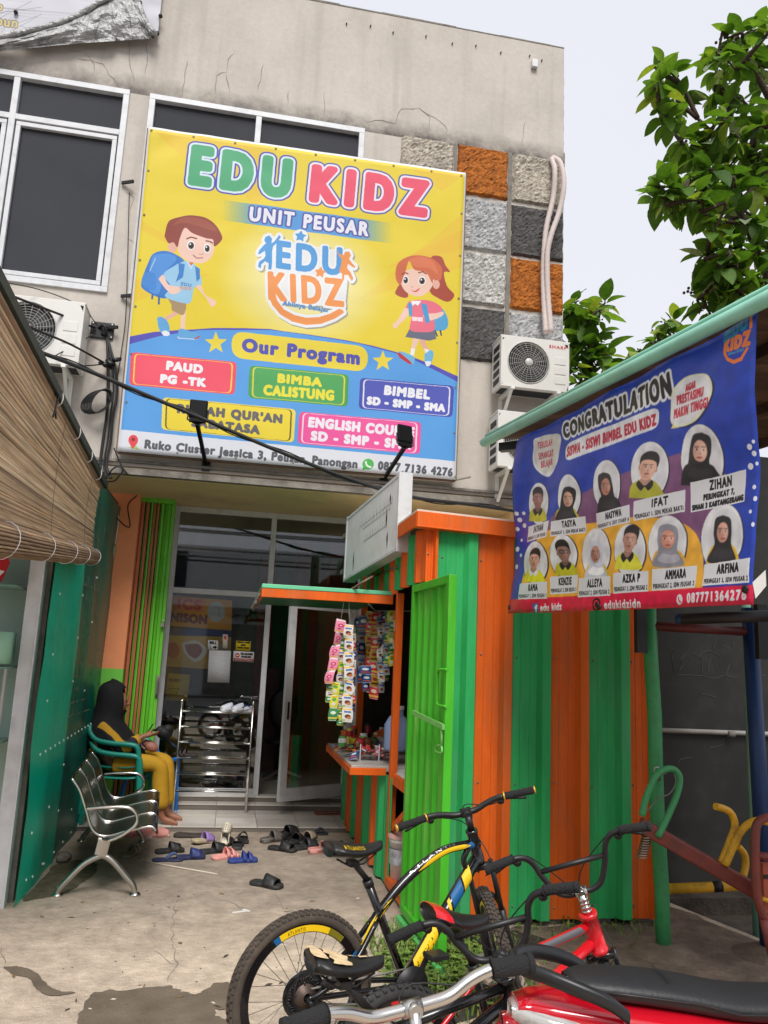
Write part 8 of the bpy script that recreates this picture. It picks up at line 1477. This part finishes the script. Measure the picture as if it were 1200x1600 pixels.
MB().add([(x, y, .8035) for x in (.30, .305) for y in np.linspace(-.07, .07, 7)], [(i, i + 1, i + 8, i + 7) for i in range(6)]).build('seat_seam', M_BKP, mc)
tail = loft([(-.16, 0, .715, .05, .02, .03, .8), (-.08, 0, .712, .10, .04, .06, .8), (.1, 0, .70, .132, .05, .10, .8), (.35, 0, .67, .15, .06, .14, .8), (.6, 0, .63, .15, .06, .16, .8), (.85, 0, .62, .12, .08, .16, .8), (1.0, 0, .62, .08, .08, .14, .8)], 'body_panel', M_RED2, mc, sub=1)
loft([(.05, -.02, .615, .155, .02, .07, .8), (.2, -.02, .60, .165, .03, .10, .8), (.35, -.02, .56, .165, .02, .10, .8), (.45, -.02, .53, .15, .01, .08, .8)], 'black_side_fairing', M_BKP, mc, sub=1)
for s_ in (-1, 1):
    q = MB(); P_ = [(.14, s_ * .152, .735), (.08, s_ * .158, .775), (0, s_ * .145, .803), (-.08, s_ * .11, .822), (-.15, s_ * .05, .828), (-.165, 0, .828)]; C_ = bez(P_, 6); flat(q, C_, .045, .028, Vector((0, .3 * s_, 1)).normalized()); q.build('grab_rail', M_BKP, mc)
    q = MB(); pts = [(.33, .655), (.42, .668), (.56, .66), (.70, .632), (.58, .638), (.46, .648)]; q.add([(x, s_ * (.158 + .0 * x), z) for x, z in pts], [tuple(range(6))]); 
loft([(-.175, 0, .70, .03, .02, .03, .8), (-.14, 0, .695, .09, .032, .05, .8), (-.04, -.0, .69, .13, .035, .045, .8), (.06, -.0, .672, .146, .03, .03, .8), (.12, 0, .66, .13, .01, .01, .8)], 'clear_indicator', M_CLRL, mc, sub=1)
loft([(-.20, 0, .655, .03, .03, .05, .8), (-.17, 0, .65, .07, .035, .07, .8), (-.08, 0, .635, .10, .03, .08, .8), (.0, 0, .62, .11, .01, .05, .8)], 'tail_lamp', M_REDL, mc, sub=1)
def tape(pts, m, name, off=.0035):
    dg = None; q = MB(); q.add([(x, y, z) for x, y, z in pts], [tuple(range(len(pts)))]); q.build(name, m, mc, solid=.001)
M_SWH = mat('decal_white', (226, 220, 214), .3); 
for (x0, x1, z0, z1, th) in ((.40, .78, .690, .625, .014),):
    C_ = [(x0 + (x1 - x0) * u, -(.152 - .02 * u) - .0045, z0 + (z1 - z0) * u, th * math.sin(math.pi * min(1, u * .9 + .1)) ** .7) for u in np.linspace(0, 1, 12)]; q = MB(); vs = []
    for x, y, z, h in C_: vs += [(x, y, z + h / 2), (x, y - .003, z - h / 2)]
    q.add(vs, [(2 * i, 2 * i + 1, 2 * i + 3, 2 * i + 2) for i in range(11)], 0, True).build('white_decal', M_SWH, mc)
q = MB(); vs = []
for u in np.linspace(0, 1, 10): x = .27 + .3 * u; vs += [(x, -.162 - .002 * u, .632 - .06 * u + .018), (x, -.166 - .002 * u, .632 - .06 * u - .012)]
q.add(vs, [(2 * i, 2 * i + 1, 2 * i + 3, 2 * i + 2) for i in range(9)], 0, True).build('flame_decal', mat('decal_flame', (236, 170, 130), .3, var=.3, scale=25), mc)
wheel(mc, (.12, 0, .28), .28, .075, ID, M_TYREB, M_BKG, None, False, 24); wheel(mc, (1.32, 0, .28), .28, .065, ID, M_TYREB, M_BKG, None, False, 24)
MB().bar((.1, -.09, .28), (.6, -.08, .34), .03, .05).bar((.1, .09, .28), (.6, .08, .34), .03, .05).build('swing_arm', M_BKM, mc); q = MB().ell((.66, 0, .34), (.17, .12, .11), 14, 10); q.build('engine', M_STEEL, mc)
loft([(.98, 0, .62, .07, .05, .05, .8), (1.08, 0, .68, .14, .12, .16, .8), (1.14, 0, .72, .16, .2, .26, .8), (1.18, 0, .76, .1, .2, .2, .8)], 'leg_shield', M_RED2, mc, sub=1); loft([(1.1, 0, .96, .1, .05, .05, .8), (1.2, 0, .96, .15, .07, .08, .8), (1.27, 0, .93, .1, .05, .06, .8)], 'headlamp_cowl', M_RED2, mc, sub=1)
MB().tube([(1.18, -.08, .75), (1.32, -.09, .28)], .02, 8).tube([(1.18, .08, .75), (1.32, .09, .28)], .02, 8).build('fork', M_CHROME, mc); MB().tube(bez([(1.04, -.34, 1.0), (1.08, -.2, 1.02), (1.14, 0, 1.0), (1.08, .2, 1.02), (1.04, .34, 1.0)], 6), .013, 8).build('handlebar', M_BKM, mc)
for s_ in (-1, 1): MB().tube([(1.04, s_ * .34, 1.0), (1.05, s_ * .23, 1.015)], .02, 8).build('grip', M_GRIP, mc); mr = MB().tube([(1.09, s_ * .2, 1.02), (1.06, s_ * .27, 1.18)], .006, 6).ell((1.06, s_ * .28, 1.21), (.015, .06, .035), 10, 6).build('mirror', M_BKM, mc)
MB().tube([(.02, -.13, .30), (.55, -.13, .28)], .045, 12).build('exhaust', M_CHROME, mc); MB().add([(1.32 + .31 * math.cos(a), y, .28 + .31 * math.sin(a)) for a in np.linspace(.4, 2.6, 12) for y in (-.05, .05)], [(2 * i, 2 * i + 1, 2 * i + 3, 2 * i + 2) for i in range(11)], 0, True).build('front_fender', M_RED2, mc, solid=.004); MB().tube([(.5, .1, .28), (.48, .24, .02)], .012, 8).build('side_stand', M_BKM, mc)
mc.location = (1.10, 2.53, -.03); mc.rotation_euler = (0, 0, RAD(-6))

# ------------------------------------------------------------------ trees
M_LEAF = []
for i, (c_, tr_) in enumerate([((88, 122, 48), .5), ((70, 104, 40), .5), ((108, 142, 60), .5), ((132, 150, 62), .55), ((146, 160, 132), .4)]):
    m = mat('leaf_%d' % i, c_, .55, var=.22, scale=9, spec=.3, bump=.2, bscale=22); nt = m.node_tree; b = nt.nodes['Principled BSDF']; o = nt.nodes['Material Output']; tl = nt.nodes.new('ShaderNodeBsdfTranslucent'); src = b.inputs['Base Color'].links[0].from_socket
    k = nt.nodes.new('ShaderNodeMixRGB'); k.blend_type = 'MULTIPLY'; k.inputs[0].default_value = 1; k.inputs[2].default_value = (1.5, 1.5, .5, 1); nt.links.new(src, k.inputs[1]); nt.links.new(k.outputs[0], tl.inputs[0])
    x = nt.nodes.new('ShaderNodeMixShader'); x.inputs[0].default_value = .46; nt.links.new(b.outputs[0], x.inputs[1]); nt.links.new(tl.outputs[0], x.inputs[2]); nt.links.new(x.outputs[0], o.inputs[0]); M_LEAF.append(m)
M_BARK = mat('bark', (78, 64, 52), .9, var=.3, scale=14, bump=.6); M_TWIG = mat('twig', (66, 52, 42), .85, var=.2)
def leaf_geo(L, w, fold, droop):
    vs = []; n = 7
    for i in range(n):
        u = i / (n - 1); ww = w * (math.sin(math.pi * min(1, u ** .82)) ** .8 + .02) * (1 if u < .85 else .8); x = L * u; z = -droop * L * u * u
        for s_ in (-1, 0, 1): vs.append((x, s_ * ww, z + (fold * abs(s_) * ww + .008 * math.sin(u * 9 + s_) if s_ else 0)))
    return vs, [(3 * i + j, 3 * i + j + 1, 3 * i + j + 4, 3 * i + j + 3) for i in range(n - 1) for j in (0, 1)]
LEAVES = []
for i in range(6): LEAVES.append(leaf_geo(1, .25 + .03 * (i % 3), .25 + .12 * (i % 2), [.1, .25, .4, .05, .3, .18][i]))
lmesh = {}
def tree(name, label, base, limbs, clusters, L, nl, parts_max):
    t = thing(name, label, 'tree', base, 0, 'broad leaved trees behind the shelter')
    tk = MB()
    for pts, r0, r1 in limbs: C_ = bez(pts, 6); tk.tube(C_, [r0 + (r1 - r0) * i / (len(C_) - 1) for i in range(len(C_))], 9)
    tk.build('trunk', M_BARK, t); nodes = [p for pts, _, _ in limbs for p in bez(pts, 6)[6:]]; tw_ = MB(); fr_ = MB(); cand = []
    for c in clusters:
        c = Vector(c); near = min(nodes, key=lambda q: (q - c).length + .35 * max(0, q.z - c.z)); mid = near.lerp(c, .55) + Vector((rng.uniform(-.1, .1), rng.uniform(-.1, .1), rng.uniform(.02, .16))); C_ = bez([near, mid, c], 5); tw_.tube(C_, [.02 - .013 * i / (len(C_) - 1) for i in range(len(C_))], 6); nodes.append(c); nodes.append(mid)
        ax_ = (c - mid).normalized()
        for k in range(nl):
            a = k * 2.4 + rng.uniform(-.4, .4); el = rng.uniform(-.25, .95); u = ax_.orthogonal().normalized(); v = ax_.cross(u); d = ((u * math.cos(a) + v * math.sin(a)) * math.cos(el) + ax_ * math.sin(el) + Vector((0, 0, rng.uniform(-.18, .22)))).normalized()
            o = c - ax_ * rng.uniform(0, .16); l = L * rng.choice((.45, .62, .75, .85, .95, 1.08)); z = Vector((rng.uniform(-.35, .35), rng.uniform(-.35, .35), 1)); y_ = z.cross(d).normalized(); z = d.cross(y_); M_ = Matrix(((d.x * l, y_.x * l, z.x * l, o.x + d.x * .03), (d.y * l, y_.y * l, z.y * l, o.y + d.y * .03), (d.z * l, y_.z * l, z.z * l, o.z + d.z * .03), (0, 0, 0, 1)))
            cand.append((((o + d * l / 2) - EYE).length / l, M_, rng.randrange(6), rng.choices(range(5), (36, 30, 20, 7, 7))[0]))
        if rng.random() < .55:
            for k in range(8): fr_.ell(c - ax_ * rng.uniform(.02, .2) + Vector((rng.uniform(-.04, .04), rng.uniform(-.04, .04), rng.uniform(-.05, .02))), (.013, .013, .013), 6, 4)
    tw_.build('twigs', M_TWIG, t, kind='stuff')
    if fr_.v: fr_.build('fruit_clusters', mat('dark_berry', (64, 54, 40), .7, var=.3, scale=30), t, kind='stuff')
    def key(cn):
        p = cn[1].translation - EYE; dd_ = p.dot(FWD); return (abs(p.dot(RIGHT) / dd_ * 1250) > 660 or abs(p.dot(UP) / dd_ * 1250) > 860, cn[0])
    cand.sort(key=key); Mi = wmat(t).inverted()
    for _, M_, g, mi in cand[:parts_max]:
        if (g, mi) not in lmesh:
            me = bpy.data.meshes.new('leaf'); me.from_pydata(LEAVES[g][0], [], LEAVES[g][1]); me.materials.append(M_LEAF[mi]); me.polygons.foreach_set('use_smooth', [True] * len(me.polygons)); lmesh[(g, mi)] = me
        o = bpy.data.objects.new('leaf', lmesh[(g, mi)]); COL.objects.link(o); o.parent = t; o.matrix_basis = Mi @ M_
    q = MB()
    for _, M_, g, mi in cand[parts_max:]: q.add([M_ @ Vector(v) for v in LEAVES[g][0]], LEAVES[g][1], mi, True)
    if q.v: q.build('foliage', M_LEAF, t, kind='stuff')
    return t
def C3(x, y, Y): return tuple(at(x, y, 'y', Y))
# the big tree on the right: trunk outside the frame, limbs reaching in over the shelter
cl = [C3(*c) for c in ((1030, 95, 5.0), (1050, 120, 5.2), (1028, 150, 5.0), (1060, 160, 5.1), (1045, 195, 5.1), (1063, 190, 5.3), (1135, 60, 5.0), (1160, 70, 5.2), (1120, 95, 5.0), (1150, 110, 4.9), (1185, 45, 5.1), (1190, 105, 5.2), (1040, 150, 5.4), (1075, 235, 5.2), (1070, 225, 5.0), (1100, 235, 5.1), (1110, 200, 5.0), (1145, 180, 5.0), (1175, 170, 5.1), (1130, 150, 5.2), (1195, 200, 5.0), (1160, 225, 5.0), (1185, 255, 5.1), (1115, 265, 5.0), (1140, 260, 5.2),
    (1025, 290, 5.0), (1022, 315, 5.1), (1040, 320, 5.0), (1060, 300, 5.0), (1085, 305, 5.1), (1050, 335, 5.2), (1085, 270, 5.2), (1100, 330, 4.9), (1120, 310, 5.0), (1150, 300, 5.0), (1180, 300, 5.1), (1130, 345, 5.0), (1165, 345, 5.0), (1192, 350, 5.0), (1108, 375, 5.0), (1140, 385, 5.1), (1170, 395, 5.0), (1195, 400, 5.1), (1100, 405, 5.1), (1125, 420, 5.0), (1155, 430, 5.0), (1185, 440, 5.0), (1105, 455, 5.2), (1135, 460, 5.1), (1100, 480, 5.3), (1165, 465, 5.0), (1115, 500, 5.4), (1190, 330, 5.4), (1170, 210, 5.4), (1150, 280, 5.5), (1120, 440, 5.5))]
cl += [C3(px + rng.uniform(-14, 16), py + rng.uniform(-14, 14), rng.uniform(5.0, 5.7)) for px, py in ((1140, 80), (1175, 95), (1190, 75), (1150, 140), (1185, 150), (1110, 170), (1140, 215), (1170, 250), (1195, 290), (1095, 290), (1125, 330), (1160, 320), (1185, 370), (1120, 390), (1150, 410), (1178, 425), (1110, 440), (1145, 450), (1172, 460), (1192, 415), (1130, 290), (1160, 375), (1090, 330), (1196, 250), (1180, 200), (1125, 120))]
for _ in range(36): cl.append(C3(rng.uniform(1200, 1620), rng.uniform(-160, 470), rng.uniform(4.6, 6.0)))
lim = [([Vector(q) for q in ((4.55, 5.5, -.25), (4.6, 5.45, 1.5), (4.55, 5.4, 3.2), (4.62, 5.4, 4.6), (4.5, 5.35, 6.2), (4.6, 5.3, 7.4))], .14, .04), ([Vector((4.58, 5.4, 4.2)), Vector((4.2, 5.3, 4.9)), Vector(C3(1190, 270, 5.2)), Vector(C3(1120, 215, 5.1)), Vector(C3(1090, 185, 5.1))], .06, .012), ([Vector((4.56, 5.4, 4.0)), Vector((4.2, 5.3, 4.3)), Vector(C3(1150, 320, 5.1)), Vector(C3(1085, 310, 5.1))], .05, .012), ([Vector((4.55, 5.4, 3.9)), Vector(C3(1190, 460, 5.2)), Vector(C3(1140, 470, 5.2))], .04, .012), ([Vector((4.52, 5.36, 5.6)), Vector(C3(1195, 140, 5.1)), Vector(C3(1150, 85, 5.1))], .04, .012), ([Vector((4.6, 5.4, 4.4)), Vector((5.2, 5.5, 5.2)), Vector((5.7, 5.5, 6.2))], .07, .02)]
tree('broadleaf_tree', 'large broad leaved tree with dark berry clusters filling the upper right sky', (4.55, 5.5, -.25), lim, cl, .19, 12, 300)
cl2 = [C3(*c) for c in ((900, 490, 9.2), (915, 500, 9.0), (930, 480, 9.2), (945, 470, 9.3), (935, 505, 9.0), (910, 525, 9.1), (925, 540, 9.0), (945, 535, 9.2), (955, 560, 9.0), (930, 570, 9.1), (905, 560, 9.2), (950, 585, 9.1), (920, 595, 9.0), (895, 585, 9.2), (900, 612, 9.1), (885, 540, 9.3), (890, 505, 9.4), (905, 470, 9.4), (1045, 515, 9.3), (1030, 530, 9.2), (1015, 545, 9.1), (1050, 505, 9.4), (1000, 555, 9.2), (1060, 530, 9.3), (1025, 560, 9.1), (990, 565, 9.2), (985, 600, 9.2), (960, 610, 9.2), (1090, 540, 9.3), (1120, 520, 9.3))]
b2 = Vector((4.0, 9.6, -.25)); lim2 = [([b2, b2 + Vector((.05, 0, 2.0)), b2 + Vector((-.1, -.1, 3.6)), Vector(C3(925, 560, 9.2)), Vector(C3(930, 500, 9.2))], .09, .015), ([b2 + Vector((0, 0, 3.0)), Vector(C3(990, 600, 9.3)), Vector(C3(1035, 540, 9.3))], .05, .012)]
tree('broadleaf_tree', 'smaller broad leaved tree peeping out beside the air conditioners and above the mint pole', b2, lim2, cl2, .34, 8, 240)

# ------------------------------------------------------------------ weeds at the kiosk foot
M_GRS = [mat('weed_%d' % i, c_, .7, var=.2) for i, c_ in enumerate([(92, 122, 46), (120, 142, 62), (150, 150, 86)])]
blob([(1.02, 4.62), (1.25, 5.25), (1.34, 5.42), (1.9, 5.34), (2.1, 5.1), (1.75, 4.75), (1.6, 4.3), (1.2, 4.05), (.98, 4.2)], .005, 'bare_soil', M_SOIL, yard_o, jit=.02)
q = MB()
for _ in range(2600):
    x, y = rng.gauss(1.28, .22), rng.gauss(4.75, .33)
    if rng.random() < .05: x, y = rng.uniform(1.5, 3.0), rng.uniform(5.1, 5.42)
    if not (.95 < x < 3.0 and 3.95 < y < 5.42): continue
    a = rng.uniform(0, 6.28); h = rng.uniform(.02, .085); w = rng.uniform(.003, .007); d = Vector((math.cos(a), math.sin(a), 0)); s_ = Vector((-d.y, d.x, 0)) * w; b0_ = Vector((x, y, 0)); ln = rng.uniform(.2, .9)
    q.add([b0_ - s_, b0_ + s_, b0_ + d * h * ln * .5 + Vector((0, 0, h * .7)) + s_ * .7, b0_ + d * h * ln * .5 + Vector((0, 0, h * .7)) - s_ * .7, b0_ + d * h * ln + Vector((0, 0, h * .95))], [(0, 1, 2, 3), (3, 2, 4)], rng.choices((0, 1, 2), (5, 4, 1))[0])
    if rng.random() < .35:
        c = b0_ + Vector((0, 0, h * .8)); l = rng.uniform(.012, .026)
        for k in range(4): b = a + k * 1.6; e = Vector((math.cos(b), math.sin(b), rng.uniform(-.2, .5))); f_ = Vector((-e.y, e.x, 0)) * l * .45; q.add([c, c + e * l * .5 + f_, c + e * l, c + e * l * .5 - f_], [(0, 1, 2, 3)], rng.choice((0, 1)))
o = q.build('weeds', M_GRS, None, kind='stuff'); o['label'] = 'low green weeds growing between the bicycles and the kiosk foot'
q = MB()
for _ in range(60):
    p = at(rng.uniform(20, 560), rng.uniform(1315, 1590), 'z', .003); a = rng.uniform(0, 6); l = rng.uniform(.008, .035); d = Vector((math.cos(a), math.sin(a), 0)); s_ = Vector((-d.y, d.x, 0)) * l * rng.uniform(.15, .5); q.add([p - d * l, p + s_ + Vector((0, 0, .004)), p + d * l + Vector((0, 0, .003)), p - s_], [(0, 1, 2, 3)], rng.randrange(3))
q.build('litter_bits', [mat('dry_leaf', (132, 104, 66), .9, var=.4, scale=30), mat('litter_pale', (196, 188, 172), .9), mat('litter_dark', (70, 60, 50), .9)], yard_o, kind='stuff')
q = MB()
for k in range(7): q.ell((1.55 + rng.uniform(-.2, .3), 4.55 + rng.uniform(-.2, .2), .03), (rng.uniform(.06, .12), rng.uniform(.05, .1), rng.uniform(.03, .06)), 9, 6)
tag(q.build('stone_pile', M_CEM, None, kind='stuff'), 'few rough stones lying in the weeds behind the red bicycle', 'stones')
for k in range(5): tag(MB().box(1.45 + .36 * k, 1.62 + .36 * k, 5.46, 5.56, 0.0, .039).build('brick_support', M_CEM, None), ('first', 'second', 'third', 'fourth', 'fifth')[k] + ' grey block under the kiosk front, counted from the open door', 'block', 'blocks under the kiosk')

# ------------------------------------------------------------------ across the street (mirrored in the shop glass)
ob = thing('street_building', 'pale two storey building across the street, mirrored in the shop glass', 'building', (0, -18, -.25)); M_OB = mat('pale_facade', (222, 222, 220), .8, var=.05)
MB().box(-14, 12, -26, -18, -.25, 6.3).build('wall', M_OB, ob); MB().box(-14.2, 12.2, -18.5, -17.4, 3.3, 3.6).build('canopy', M_CEM, ob)
for k in range(0, 8, 3): w = MB().box(-12.6 + 3 * k, -11 + 3 * k, -18.0, -17.96, 4.3, 6.1).build('window', M_ALU, ob); MB().box(-12.5 + 3 * k, -11.1 + 3 * k, -17.96, -17.95, 4.4, 6.0).build('pane', M_DGLASS, w)
for k in range(6): MB().box(-13 + 4 * k, -10 + 4 * k, -18.0, -17.95, -.2, 2.9).build('shutter', (M_CEM, M_ALU, M_TAN)[k % 3], ob)
for k in range(9):
    z = 4.3 + .3 * k + rng.uniform(-.08, .08); tag(MB().tube(sag((-16, -6.5 - .1 * k, z + .5), (14, -6.4 - .1 * k, z + .3), .35 + .1 * (k % 3), 16), .03, 5).build('power_line', M_CABLE), 'black power line strung along the street, mirrored in the glass', 'power line', 'street power lines')
up = thing('utility_pole', 'concrete utility pole across the road, mirrored in the glass', 'utility pole', (-3.5, -6.8, -.25)); MB().tube([(-3.5, -7, -.25), (-3.5, -7, 8)], [.14, .1], 10).build('pole', M_CEM, up); MB().bar((-4.1, -7, 6.4), (-2.9, -7, 6.4), .08, .08).build('cross_arm', M_CEM, up)
